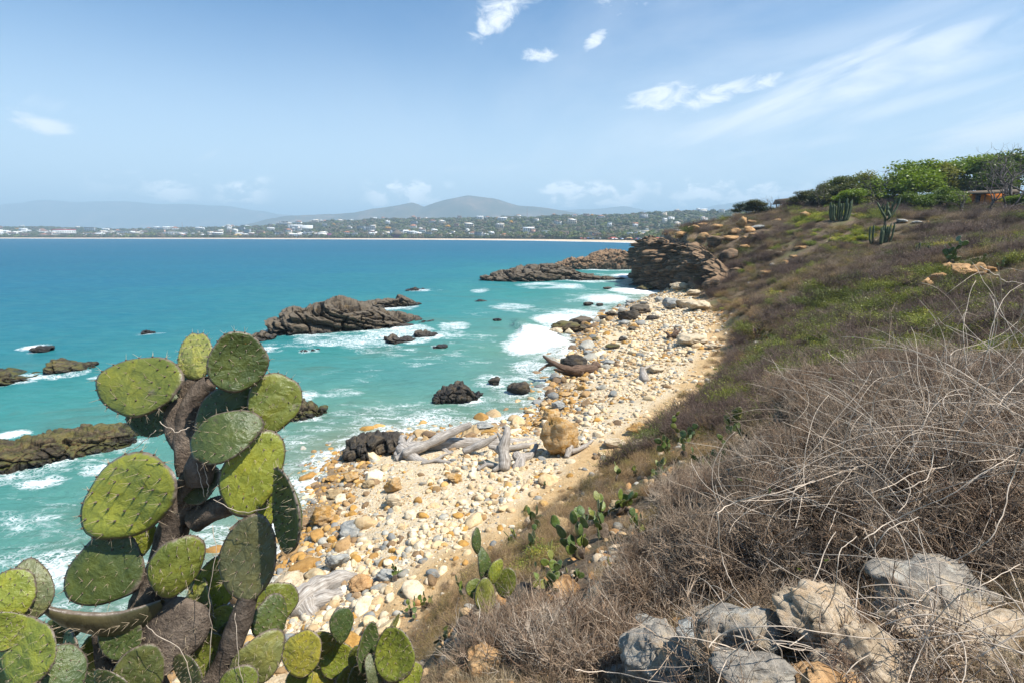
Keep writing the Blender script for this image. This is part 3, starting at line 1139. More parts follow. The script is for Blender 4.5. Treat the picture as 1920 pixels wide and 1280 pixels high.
# ================================================================== rock materials
def mat_rock(name, dark, mid, light, patch, dip=(0.2, 0.15), wet=True, band=1.0, algae=0.0, patch_amt=0.5, scale=1.0, crack=0.35, cap=None, grain=0.0):
    """layered coastal rock: colour follows the beds, black wet belt close to the sea"""
    m, k = new_mat(name)
    g = geo(k)
    pos = g.outputs['Position']
    st = k.map(pos, (0.5 * scale, 0.5 * scale, 5.0 * scale), (dip[1], dip[0], 0))
    n1 = k.noise(st, 1.0, 8, 0.65, 0.25)
    n2 = k.noise(pos, 1.3 * scale, 7, 0.65)
    n3 = k.noise(pos, 11.0 * scale, 6, 0.7)
    f = k.math('ADD', k.math('MULTIPLY', n1, 0.75 * band), k.math('MULTIPLY', n2, 1.0 - 0.75 * band))
    f = k.math('ADD', f, k.math('MULTIPLY', k.math('SUBTRACT', n3, 0.5), 0.35))
    col = k.ramp(f, [(0.28, dark), (0.46, mid), (0.60, light), (0.75, tuple(min(1, c * 1.25) for c in light))])
    col = k.mix(k.math('MULTIPLY', k.ss(n2, 0.50, 0.66), patch_amt), col, patch)
    cr = k.voro(k.map(pos, (1.1 * scale, 1.1 * scale, 2.6 * scale), (dip[1], dip[0], 0.3)), 1.6, 'DISTANCE_TO_EDGE')
    crk = k.ss(k.math('ADD', cr, k.math('MULTIPLY', k.math('SUBTRACT', n3, 0.5), 0.10)), 0.0, 0.035)
    crk = k.math('MAXIMUM', crk, 1.0 - crack)
    col = k.mix(crk, tuple(c * 0.6 for c in dark), col)
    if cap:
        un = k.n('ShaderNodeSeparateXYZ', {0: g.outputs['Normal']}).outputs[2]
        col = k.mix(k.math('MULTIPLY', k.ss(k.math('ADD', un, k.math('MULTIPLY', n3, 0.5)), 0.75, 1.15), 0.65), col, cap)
    z = k.n('ShaderNodeSeparateXYZ', {0: pos}).outputs[2]
    rough = 0.88
    if wet:
        wb = k.ss(k.math('ADD', z, k.math('MULTIPLY', n2, 0.9)), 1.15, 0.55)
        col = k.mix(k.math('MULTIPLY', wb, 0.75), col, tuple(c * 0.5 for c in dark))
        if algae:
            up = k.n('ShaderNodeSeparateXYZ', {0: g.outputs['Normal']}).outputs[2]
            al = k.math('MULTIPLY', k.ss(up, 0.3, 0.8), k.ss(n2, 0.40, 0.56))
            col = k.mix(k.math('MULTIPLY', al, algae), col, (0.10, 0.125, 0.018))
        rough = k.mix(wb, (0.88, 0.88, 0.88), (0.35, 0.35, 0.35))
    b = k.bump(n3, 0.8, 0.06 / scale)
    b = k.bump(n1, 0.8, 0.16 / scale, b)
    b = k.bump(crk, 0.5, 0.05 / scale, b)
    if grain:
        n4 = k.noise(pos, 70.0, 6, 0.75)
        col = k.mix(k.math('MULTIPLY', k.ss(n4, 0.50, 0.66), grain), col, tuple(c * 0.8 for c in dark))
        lich = k.math('MULTIPLY', k.ss(k.noise(pos, 7.0, 5, 0.7), 0.56, 0.62), grain)
        col = k.mix(lich, col, (0.50, 0.47, 0.40))
        b = k.bump(n4, 0.7, 0.012, b)
    finish(k, col, rough, b, 0.3)


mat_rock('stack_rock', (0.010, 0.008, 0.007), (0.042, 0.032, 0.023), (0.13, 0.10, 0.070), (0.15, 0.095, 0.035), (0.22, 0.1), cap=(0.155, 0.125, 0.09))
mat_rock('mossy_rock', (0.014, 0.012, 0.009), (0.065, 0.048, 0.028), (0.16, 0.115, 0.065), (0.15, 0.08, 0.02), (0.15, 0.1), algae=0.35)
mat_rock('black_rock', (0.012, 0.011, 0.010), (0.045, 0.038, 0.032), (0.11, 0.088, 0.062), (0.13, 0.075, 0.02), (0.1, 0.2), band=0.5, patch_amt=0.3)
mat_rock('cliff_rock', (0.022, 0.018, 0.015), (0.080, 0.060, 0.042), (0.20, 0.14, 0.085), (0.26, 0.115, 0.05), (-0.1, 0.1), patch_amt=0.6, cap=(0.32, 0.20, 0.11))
mat_rock('orange_rock', (0.11, 0.055, 0.022), (0.36, 0.20, 0.085), (0.56, 0.36, 0.18), (0.46, 0.20, 0.05), (0.4, 0.2), wet=False, band=0.5, scale=2.0)
mat_rock('ochre_rock', (0.13, 0.065, 0.018), (0.42, 0.23, 0.065), (0.50, 0.40, 0.26), (0.46, 0.22, 0.04), (0.6, 0.3), wet=False, band=0.08, scale=1.0, patch_amt=0.8, crack=0.15)
mat_rock('pale_rock', (0.22, 0.17, 0.12), (0.50, 0.39, 0.25), (0.64, 0.54, 0.40), (0.47, 0.30, 0.13), (0.1, 0.1), wet=False, band=0.4, scale=1.8, patch_amt=0.3)
mat_rock('tan_ledge', (0.14, 0.095, 0.05), (0.34, 0.235, 0.12), (0.47, 0.35, 0.20), (0.40, 0.22, 0.06), (0.15, 0.35), wet=False, band=0.5, scale=1.0, crack=0.1)
mat_rock('grey_rock', (0.085, 0.085, 0.082), (0.24, 0.24, 0.225), (0.43, 0.42, 0.38), (0.34, 0.27, 0.17), (0.5, 0.3), wet=False, band=0.4, scale=2.2, patch_amt=0.35)


def mat_stone(name, source):
    """beach stones: one material, each stone's own colour comes from its tint"""
    m, k = new_mat(name)
    g = geo(k)
    tc = k.n('ShaderNodeTexCoord').outputs['Object']
    pos = g.outputs['Position']
    if source == 'object':
        oi = k.n('ShaderNodeObjectInfo')
        base = oi.outputs['Color']
    else:
        base = k.attr('tint', 'Color', 'INSTANCER')
    n1 = k.noise(pos, 7.0, 6, 0.65)
    n2 = k.noise(k.map(pos, (3, 3, 12), (0.6, 0.4, 0)), 1.6, 5, 0.6)
    n3 = k.noise(pos, 42.0, 5, 0.7)
    col = k.mix(1.0, base, k.ramp(n1, [(0.28, (0.62, 0.55, 0.47)), (0.5, (1.0, 0.98, 0.94)), (0.72, (1.18, 1.14, 1.08))]), 'MULTIPLY')
    col = k.mix(k.math('MULTIPLY', k.ss(n2, 0.52, 0.66), 0.30), col, (0.46, 0.27, 0.10))
    col = k.mix(k.math('MULTIPLY', k.ss(n3, 0.56, 0.70), 0.30), col, (0.20, 0.16, 0.12))
    b = k.bump(n3, 0.6, 0.015)
    b = k.bump(n1, 0.6, 0.05, b)
    finish(k, col, 0.85, b, 0.3)


mat_stone('stone', 'object')
mat_stone('stone_scatter', 'instancer')


# ================================================================== rock shapes
def stone_arrays(seed, sub=3, planes=10, cut=0.72, noise=0.10, aspect=(1, 0.8, 0.6), layered=0.0, chip=0.0):
    """a stone: ball flattened by random planes, then roughened; unit size"""
    rs = np.random.RandomState(seed)
    v, f = ico(sub)
    for i in range(planes):
        n = rs.normal(size=3)
        n /= np.linalg.norm(n)
        d = cut + rs.rand() * (1 - cut) * 0.9
        q = v @ n
        over = np.maximum(q - d, 0)
        v = v - n * (over * 0.96)[:, None]
    if noise:
        r = fbm(v * 1.3 + seed * 3.1, 3, seed) * noise * 1.6 + fbm(v * 4.5 + seed, 3, seed + 9) * noise * 0.55
        v = v * (1 + r)[:, None]
    if layered:
        q = v[:, 2] * 5 + v[:, 0] * 1.2 + fbm(v * 1.5, 2, seed + 4) * 0.7
        i = np.floor(q)
        out = _hash(i, i * 0, i * 0, seed) - 0.5
        fr = q - i
        groove = np.exp(-(np.minimum(fr, 1 - fr) / 0.12) ** 2)
        v[:, :2] *= (1 + out * layered - groove * layered * 0.5)[:, None]
    if chip:
        o1, j1 = facets(v * 1.5 + seed * 1.37, seed + 60)
        o2, j2 = facets(v * 3.6 + seed * 2.1, seed + 70)
        v = v * (1 + (o1 - j1 * 0.3) * chip + (o2 - j2 * 0.3) * chip * 0.45)[:, None]
    v = v * np.array(aspect)
    return v, f


def bed_noise(p, seed, dip, thick, amp):
    """offset of beds: every layer stands out by its own amount, grooves between them, vertical joints"""
    n = np.array([dip[0], dip[1], 1.0])
    n /= np.linalg.norm(n)
    q = (p @ n) / thick + fbm(p * 0.20, 3, seed) * 0.8 + fbm(p * 1.5, 2, seed + 1) * 0.22
    # beds of uneven thickness
    q = q + 0.32 * np.sin(q * 2.2 + seed) + 0.2 * np.sin(q * 0.9)
    i = np.floor(q)
    fr = q - i
    out = _hash(i, i * 0 + 3, i * 0, seed)
    groove = np.exp(-(np.minimum(fr, 1 - fr) / 0.13) ** 2)
    q2 = q * 0.31 + 5.2
    i2 = np.floor(q2)
    out2 = _hash(i2, i2 * 0, i2 * 0 + 7, seed)
    # joints: cells along the bed, shifted from layer to layer
    u = (p[:, 0] + p[:, 1] * 0.35) / (thick * 5.5) + i2 * 0.37 + fbm(p * 0.5, 2, seed + 3) * 1.1
    ju = u - np.floor(u)
    joint = np.exp(-(np.minimum(ju, 1 - ju) / 0.045) ** 2)
    blk = _hash(np.floor(u), i, i * 0, seed + 5)
    return amp * (out * 0.5 + out2 * 0.9 + blk * 0.75 - groove * 1.15 - joint * 1.3 - 0.6)


def ridge_rock(name, front, prof, width, seed, mat, dip=(0.25, 0.1), thick=0.35, amp=0.45, nu=130, nv=60, label=None, group=None, cat='rock', base=-0.6, back=None, square=0.62, lumpy=0.0, kind=None, z0=0.0):
    """an outcrop standing on the water or on the ground: front = its two waterline ends in the photograph (as places on the ground),
    prof = (share of length, height in metres)"""
    A, B = np.array(front[0], float), np.array(front[1], float)
    ax = B - A
    L = np.linalg.norm(ax)
    ax = ax / L
    nrm = np.array([-ax[1], ax[0]])
    if nrm[1] < 0:
        nrm = -nrm
    u = np.linspace(0, 1, nu)
    pu = np.array([q[0] for q in prof])
    ph = np.array([q[1] for q in prof])
    h = np.interp(u, pu, ph)
    hm = ph.max()
    endf = np.minimum(sstep(u, 0, 0.06), sstep(1 - u, 0, 0.10))
    w = width * (0.30 + 0.70 * np.clip(h / hm, 0, 1) ** 0.6) * (0.25 + 0.75 * endf)
    th_ = np.linspace(-0.22, np.pi + 0.22, nv)
    U, T = np.meshgrid(u, th_, indexing='ij')
    c, s_ = np.cos(T), np.sin(T)
    e = square
    cx = np.sign(c) * np.abs(c) ** e
    sz = np.sign(s_) * np.abs(s_) ** e
    off = -cx * w[:, None] / 2
    Z = np.where(sz > 0, sz * h[:, None], sz * (-base) * 3)
    cen = (width / 2)
    X = A[0] + ax[0] * U * L + nrm[0] * (off + cen)
    Y = A[1] + ax[1] * U * L + nrm[1] * (off + cen)
    p = np.stack([X.ravel(), Y.ravel(), Z.ravel()], 1)
    # outward direction
    od = np.stack([(nrm[0] * (-cx) * 1.0 + ax[0] * ((U - 0.5) * 2) ** 5).ravel(), (nrm[1] * (-cx) + ax[1] * ((U - 0.5) * 2) ** 5).ravel(), (np.maximum(sz, 0) * 0.55).ravel()], 1)
    od /= np.linalg.norm(od, axis=1)[:, None] + 1e-6
    # beds tilt along the outcrop's own length
    n = np.array([dip[0] * ax[0] - dip[1] * nrm[0], dip[0] * ax[1] - dip[1] * nrm[1]])
    # blocks: flat plates along the beds for layered rock, chunky for lumpy rock
    nb = np.array([n[0], n[1], 1.0])
    nb /= np.linalg.norm(nb)
    warp = np.stack([fbm(p * 0.7, 2, seed + 20), fbm(p * 0.7, 2, seed + 21), fbm(p * 0.7, 2, seed + 22)], 1) * thick * (1.5 if lumpy else 0.7)
    pw = p + warp
    al = (pw @ nb)
    fl = pw - al[:, None] * nb
    asp = 1.0 if lumpy else 6.5
    csz = thick * (2.2 if lumpy else 1.0)
    q1 = fl / (csz * asp) + (al / csz)[:, None] * nb
    o1, j1 = facets(q1, seed + 30)
    q2 = fl / (csz * asp * 0.42) + (al / (csz * 0.42))[:, None] * nb
    o2, j2 = facets(q2 + 7.7, seed + 40)
    kk = 0.42 if lumpy else 0.62
    bl = (o1 - j1 * 0.55) * csz * 1.1 * kk + (o2 - j2 * 0.35) * csz * 0.5 * kk
    bed = bed_noise(p, seed, n, thick * 1.7, amp * 1.0) if not lumpy else 0
    dsp = bl + bed
    big = fbm(p * (0.9 / max(hm, 0.8)), 3, seed + 8) * hm * (0.20 if lumpy else 0.12)
    fine = fbm(p * 3.5, 3, seed + 12) * 0.10 * min(1, hm)
    p = p + od * (dsp + big * 0.8 + fine)[:, None]
    o = np.array([A[0], A[1], 0.0])
    p = p - o
    me = mesh_from(name, p, grid_faces(nu, nv), smooth=False, mats=[mat])
    return link(name, me, label=label, cat=cat if label else None, group=group, kind=kind, loc=(A[0], A[1], z0))


def fr(a, b, z=0.0):
    return (at_z(a[0], a[1], z)[:2], at_z(b[0], b[1], z)[:2])


def pxprof(a, b, pts, width, z=0.0):
    """profile given as picture points along the top, turned into metres above the waterline"""
    pa, pb = at_z(*a, z), at_z(*b, z)
    out = []
    for (x, y) in pts:
        u = (x - a[0]) / (b[0] - a[0])
        yc = pa.y + (pb.y - pa.y) * u + width * 0.42
        d = pdir(x, y)
        out.append((u, max((CAM_H + d.z / d.y * yc - z) * 0.84, 0.12)))
    return out


def outcrop(name, a, b, pts, width, seed, mat, label, **kw):
    return ridge_rock(name, fr(a, b), pxprof(a, b, pts, width), width, seed, mat, label=label, **kw)


outcrop('sea_stack', (512, 633), (826, 610), [(512, 606), (528, 602), (545, 577), (556, 575), (572, 580), (596, 572), (612, 568), (645, 563), (655, 567), (700, 571), (735, 587), (760, 594), (790, 600), (812, 606), (826, 609)],
        7.5, 101, 'stack_rock', 'largest brown layered rock standing in the turquoise water, left of centre', dip=(0.24, 0.22), thick=0.42, amp=0.85, nu=280, nv=100)
outcrop('sea_stack', (690, 581), (797, 574), [(690, 569), (712, 562), (730, 561), (754, 561), (757, 550), (766, 551), (778, 559), (790, 567), (797, 573)], 5, 102, 'stack_rock',
        'brown layered rock with a pointed top just behind the largest sea rock', dip=(0.3, 0.2), thick=0.4, amp=0.5)
outcrop('sea_stack', (764, 547), (804, 545), [(764, 545), (775, 542), (790, 541), (804, 544)], 3, 103, 'black_rock', 'low flat black rock awash in foam beyond the pointed brown rock', thick=0.4, amp=0.3, nu=70, nv=40)
outcrop('sea_stack', (726, 644), (782, 640), [(726, 634), (740, 630), (752, 634), (770, 632), (782, 638)], 2.4, 104, 'stack_rock', 'low brown rock in foam in front of the right end of the largest sea rock', dip=(0.3, 0.2), amp=0.3, nu=100, nv=50)
outcrop('sea_stack', (778, 633), (818, 632), [(778, 622), (790, 620), (805, 624), (818, 631)], 1.8, 105, 'stack_rock', 'small tilted brown rock below the tapering tip of the largest sea rock', dip=(0.3, 0.2), amp=0.25, nu=80, nv=46)
outcrop('sea_stack', (562, 662), (600, 660), [(562, 661), (580, 656), (595, 654), (600, 658)], 1.3, 106, 'stack_rock', 'low brown rock barely awash in green water below the largest sea rock', amp=0.12, nu=70, nv=36)
outcrop('sea_stack', (466, 640), (511, 638), [(466, 632), (476, 627), (488, 628), (500, 632), (511, 637)], 3, 107, 'stack_rock', 'brown rock at the left foot of the largest sea rock, behind the cactus top', amp=0.4, nu=100, nv=50)
outcrop('sea_stack', (452, 690), (520, 668), [(452, 664), (470, 658), (490, 657), (506, 660), (520, 667)], 2.5, 108, 'mossy_rock', 'brown rock right behind the uppermost cactus pads', amp=0.3, nu=100, nv=50)
outcrop('sea_stack', (812, 653), (838, 652), [(812, 652), (822, 647), (838, 650)], 1.0, 109, 'black_rock', 'tiny flat dark rock in the foam right of the low brown rocks', amp=0.1, nu=50, nv=30)
outcrop('sea_stack', (-70, 735), (74, 715), [(-70, 705), (-30, 697), (10, 692), (30, 695), (55, 707), (74, 714)], 5.5, 110, 'mossy_rock', 'green algae covered rock at the left edge of the bay', dip=(0.35, 0.3), thick=0.3, amp=0.4)
outcrop('sea_stack', (80, 704), (174, 694), [(80, 678), (86, 675), (105, 675), (130, 680), (155, 688), (174, 693)], 3.4, 111, 'mossy_rock', 'olive brown wedge of rock with a steep left end, in open teal water', dip=(0.35, 0.3), thick=0.3, amp=0.4)
outcrop('sea_stack', (56, 660), (84, 659), [(56, 653), (66, 651), (78, 653), (84, 657)], 1.5, 112, 'black_rock', 'small dark rock in a burst of white foam at far left', amp=0.2, nu=60, nv=36)
outcrop('sea_stack', (262, 627), (292, 625), [(262, 620), (272, 617), (284, 620), (292, 624)], 1.8, 113, 'black_rock', 'small dark rock with a short foam trail, alone in the open water', amp=0.2, nu=60, nv=36)
outcrop('sea_stack', (-160, 925), (280, 838), [(-160, 838), (-60, 832), (0, 826), (30, 818), (60, 812), (90, 812), (130, 805), (170, 798), (215, 800), (250, 806), (280, 828)], 4.6, 114, 'mossy_rock',
        'long lumpy brown and ochre rock shelf behind the big cactus at the left', dip=(0.1, 0.2), thick=0.35, amp=0.25, nu=240, nv=90, lumpy=0.35, square=0.75)
outcrop('sea_stack', (534, 792), (612, 783), [(534, 770), (550, 762), (565, 755), (585, 757), (598, 768), (612, 781)], 2.6, 115, 'mossy_rock', 'rounded dark rock in swash right behind the cactus at mid height', amp=0.12, lumpy=0.4, nu=120, nv=60)
outcrop('sea_stack', (928, 531), (1140, 522), [(928, 526), (950, 520), (965, 512), (985, 508), (1005, 502), (1022, 495), (1045, 494), (1070, 498), (1085, 501), (1100, 511), (1125, 516), (1140, 520)], 15, 116, 'stack_rock',
        'long grey brown layered rock lying before the headland, washed by green water', dip=(0.22, 0.2), thick=0.75, amp=1.3, nu=220, nv=80)
outcrop('sea_stack', (1080, 527), (1180, 524), [(1080, 514), (1110, 515), (1140, 518), (1160, 521), (1180, 523)], 4, 117, 'stack_rock', 'low flat tail of rock reaching right into white water', dip=(0.2, 0.2), thick=0.5, amp=0.5)
outcrop('sea_stack', (1056, 507), (1212, 505), [(1056, 494), (1075, 489), (1090, 479), (1100, 483), (1125, 478), (1140, 468), (1160, 461), (1180, 463), (1195, 470), (1206, 478), (1212, 492)], 20, 118, 'cliff_rock',
        'tan topped rock hump rising just left of the dark headland', dip=(0.1, 0.2), thick=0.9, amp=1.2, nu=200, nv=80, lumpy=0.2)
outcrop('sea_stack', (1186, 513), (1246, 514), [(1186, 500), (1200, 497), (1220, 498), (1236, 502), (1246, 510)], 6, 119, 'stack_rock', 'low brown rock where waves splash at the foot of the headland', amp=0.5, lumpy=0.3, nu=110, nv=60)
outcrop('sea_stack', (892, 567), (916, 566), [(892, 564), (904, 562), (916, 565)], 1.5, 120, 'black_rock', 'tiny dark rock awash in front of the long layered rock', amp=0.1, nu=50, nv=30)
outcrop('sea_stack', (928, 602), (942, 601), [(928, 600), (935, 597), (942, 600)], 1.0, 121, 'black_rock', 'tiny dark rock in the foam beyond the breaking wave', amp=0.1, nu=50, nv=30)


# ---- the headland: a curtain of beds round the point
def cliff_curtain(name, path, hts, seed, mat, label, over=1.2, thick=0.6, amp=1.5, nu=380, nv=110, lean=2.5, dip=(-0.12, 0.1)):
    path = np.array(path, float)
    seg = np.concatenate([[0], np.cumsum(np.linalg.norm(np.diff(path, axis=0), axis=1))])
    L = seg[-1]
    s = np.linspace(0, L, nu)
    bx, by = np.interp(s, seg, path[:, 0]), np.interp(s, seg, path[:, 1])
    ker = np.ones(9) / 9
    bx = np.convolve(np.pad(bx, 4, 'edge'), ker, 'valid')
    by = np.convolve(np.pad(by, 4, 'edge'), ker, 'valid')
    tx, ty = np.gradient(bx), np.gradient(by)
    ln = np.hypot(tx, ty)
    nx, ny = -ty / ln, tx / ln            # seaward: left of the walk
    h = np.interp(s, np.array(hts)[:, 0] * L, np.array(hts)[:, 1])
    v = np.linspace(0, 1, nv)
    S, V = np.meshgrid(np.arange(nu), v, indexing='ij')
    face = np.clip(V / 0.72, 0, 1)
    top = np.clip((V - 0.72) / 0.28, 0, 1)
    Z = -1.0 + face * (h[:, None] + 1.0) + top * 0.8
    bulge = np.sin(face * np.pi) * 0.3
    inw = lean * face ** 2.0 * 0.3 + top * 3.2 - bulge - 0.7
    X = bx[:, None] - nx[:, None] * inw
    Y = by[:, None] - ny[:, None] * inw
    p = np.stack([X.ravel(), Y.ravel(), Z.ravel()], 1)
    od = np.stack([(nx[:, None] + 0 * V).ravel(), (ny[:, None] + 0 * V).ravel(), (top * 0.9).ravel()], 1)
    nb = np.array([dip[0], dip[1], 1.0])
    nb /= np.linalg.norm(nb)
    wq = p + np.stack([fbm(p * 0.35, 3, seed + 20), fbm(p * 0.35, 3, seed + 21), fbm(p * 0.35, 3, seed + 22)], 1) * 1.2
    al = wq @ nb
    fl = wq - al[:, None] * nb
    o1, j1 = facets(fl / 3.6 + (al / 1.3)[:, None] * nb, seed + 30)
    o2, j2 = facets(fl / 1.3 + (al / 0.5)[:, None] * nb + 3.3, seed + 40)
    o3, j3 = facets(wq / 5.0, seed + 50)
    d = (o1 - j1 * 0.6) * 1.7 + (o2 - j2 * 0.5) * 0.8 + (o3 - j3 * 0.4) * 3.2 + bed_noise(p, seed, dip, thick * 1.4, amp * 0.32) + fbm(p * 0.16, 3, seed + 2) * 2.0 + (0.45 - np.abs(vnoise(p * np.array([0.28, 0.28, 0.18]), seed + 6))) * 2.6 + fbm(p * 1.8, 3, seed + 4) * 0.30
    edge = np.minimum(sstep(S / nu, 0, 0.04), sstep(1 - S / nu, 0, 0.04)).ravel()
    d = d * np.where(top.ravel() > 0, 0.5, 1.0) * edge
    p = p + od * d[:, None]
    # the far end of the top sinks into the slope
    p[:, 2] -= (sstep(top, 0.75, 1.0) * 2.5).ravel()
    p[:, 2] -= (1 - edge) * 6
    o = path[0]
    me = mesh_from(name, p - np.array([o[0], o[1], 0]), grid_faces(nu, nv)[:, ::-1], smooth=False, mats=[mat])
    return link(name, me, label=label, cat='cliff', loc=(o[0], o[1], 0))


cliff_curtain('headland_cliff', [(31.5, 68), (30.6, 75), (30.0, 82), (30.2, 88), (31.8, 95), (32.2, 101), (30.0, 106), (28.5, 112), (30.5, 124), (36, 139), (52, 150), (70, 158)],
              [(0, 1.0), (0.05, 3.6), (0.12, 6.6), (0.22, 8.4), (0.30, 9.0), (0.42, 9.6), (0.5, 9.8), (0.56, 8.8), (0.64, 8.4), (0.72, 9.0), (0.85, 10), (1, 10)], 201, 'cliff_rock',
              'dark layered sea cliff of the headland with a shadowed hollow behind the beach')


# ---- single boulders
def boulder(name, px, py, hw, hh, seed, mat, label, planes=12, cut=0.62, noise=0.10, sub=4, depth=None, layered=0.0, rz=None, group=None, sink=0.25, tilt=None, cat='boulder'):
    """px,py = middle of the foot of the boulder in the photograph, half width and full height in pixels"""
    hit = ground_hit(px, py)
    p, t = hit
    a = hw * t / FPX
    dp = depth if depth else 0.8
    dt = pdir(px, py - hh)
    H_ = max((CAM_H + dt.z / dt.y * (p.y + a * dp * 0.55) - p.z) * 1.02, a * 0.5)
    rs = np.random.RandomState(seed)
    v, f = stone_arrays(seed, sub, planes, cut, noise, (1, 1, 1), layered, chip=0.22 if noise > 0.06 else 0.05)
    v = v / np.abs(v).max(axis=0)
    c, s_ = math.cos(rz or 0), math.sin(rz or 0)
    v = v * np.array([a, a * dp, H_ / (2 - sink)])
    if tilt:
        v = np.array([(Matrix.Rotation(tilt, 3, 'Y') @ Vector(q))[:] for q in v])
    me = mesh_from(name, v, f, smooth=(noise <= 0.06), mats=[mat])
    z = p.z + H_ / (2 - sink) * (1 - sink)
    o = link(name, me, label=label, cat=cat, group=group, loc=(p.x, p.y + a * dp * 0.6, z))
    o.rotation_euler.z = rz or 0
    return o


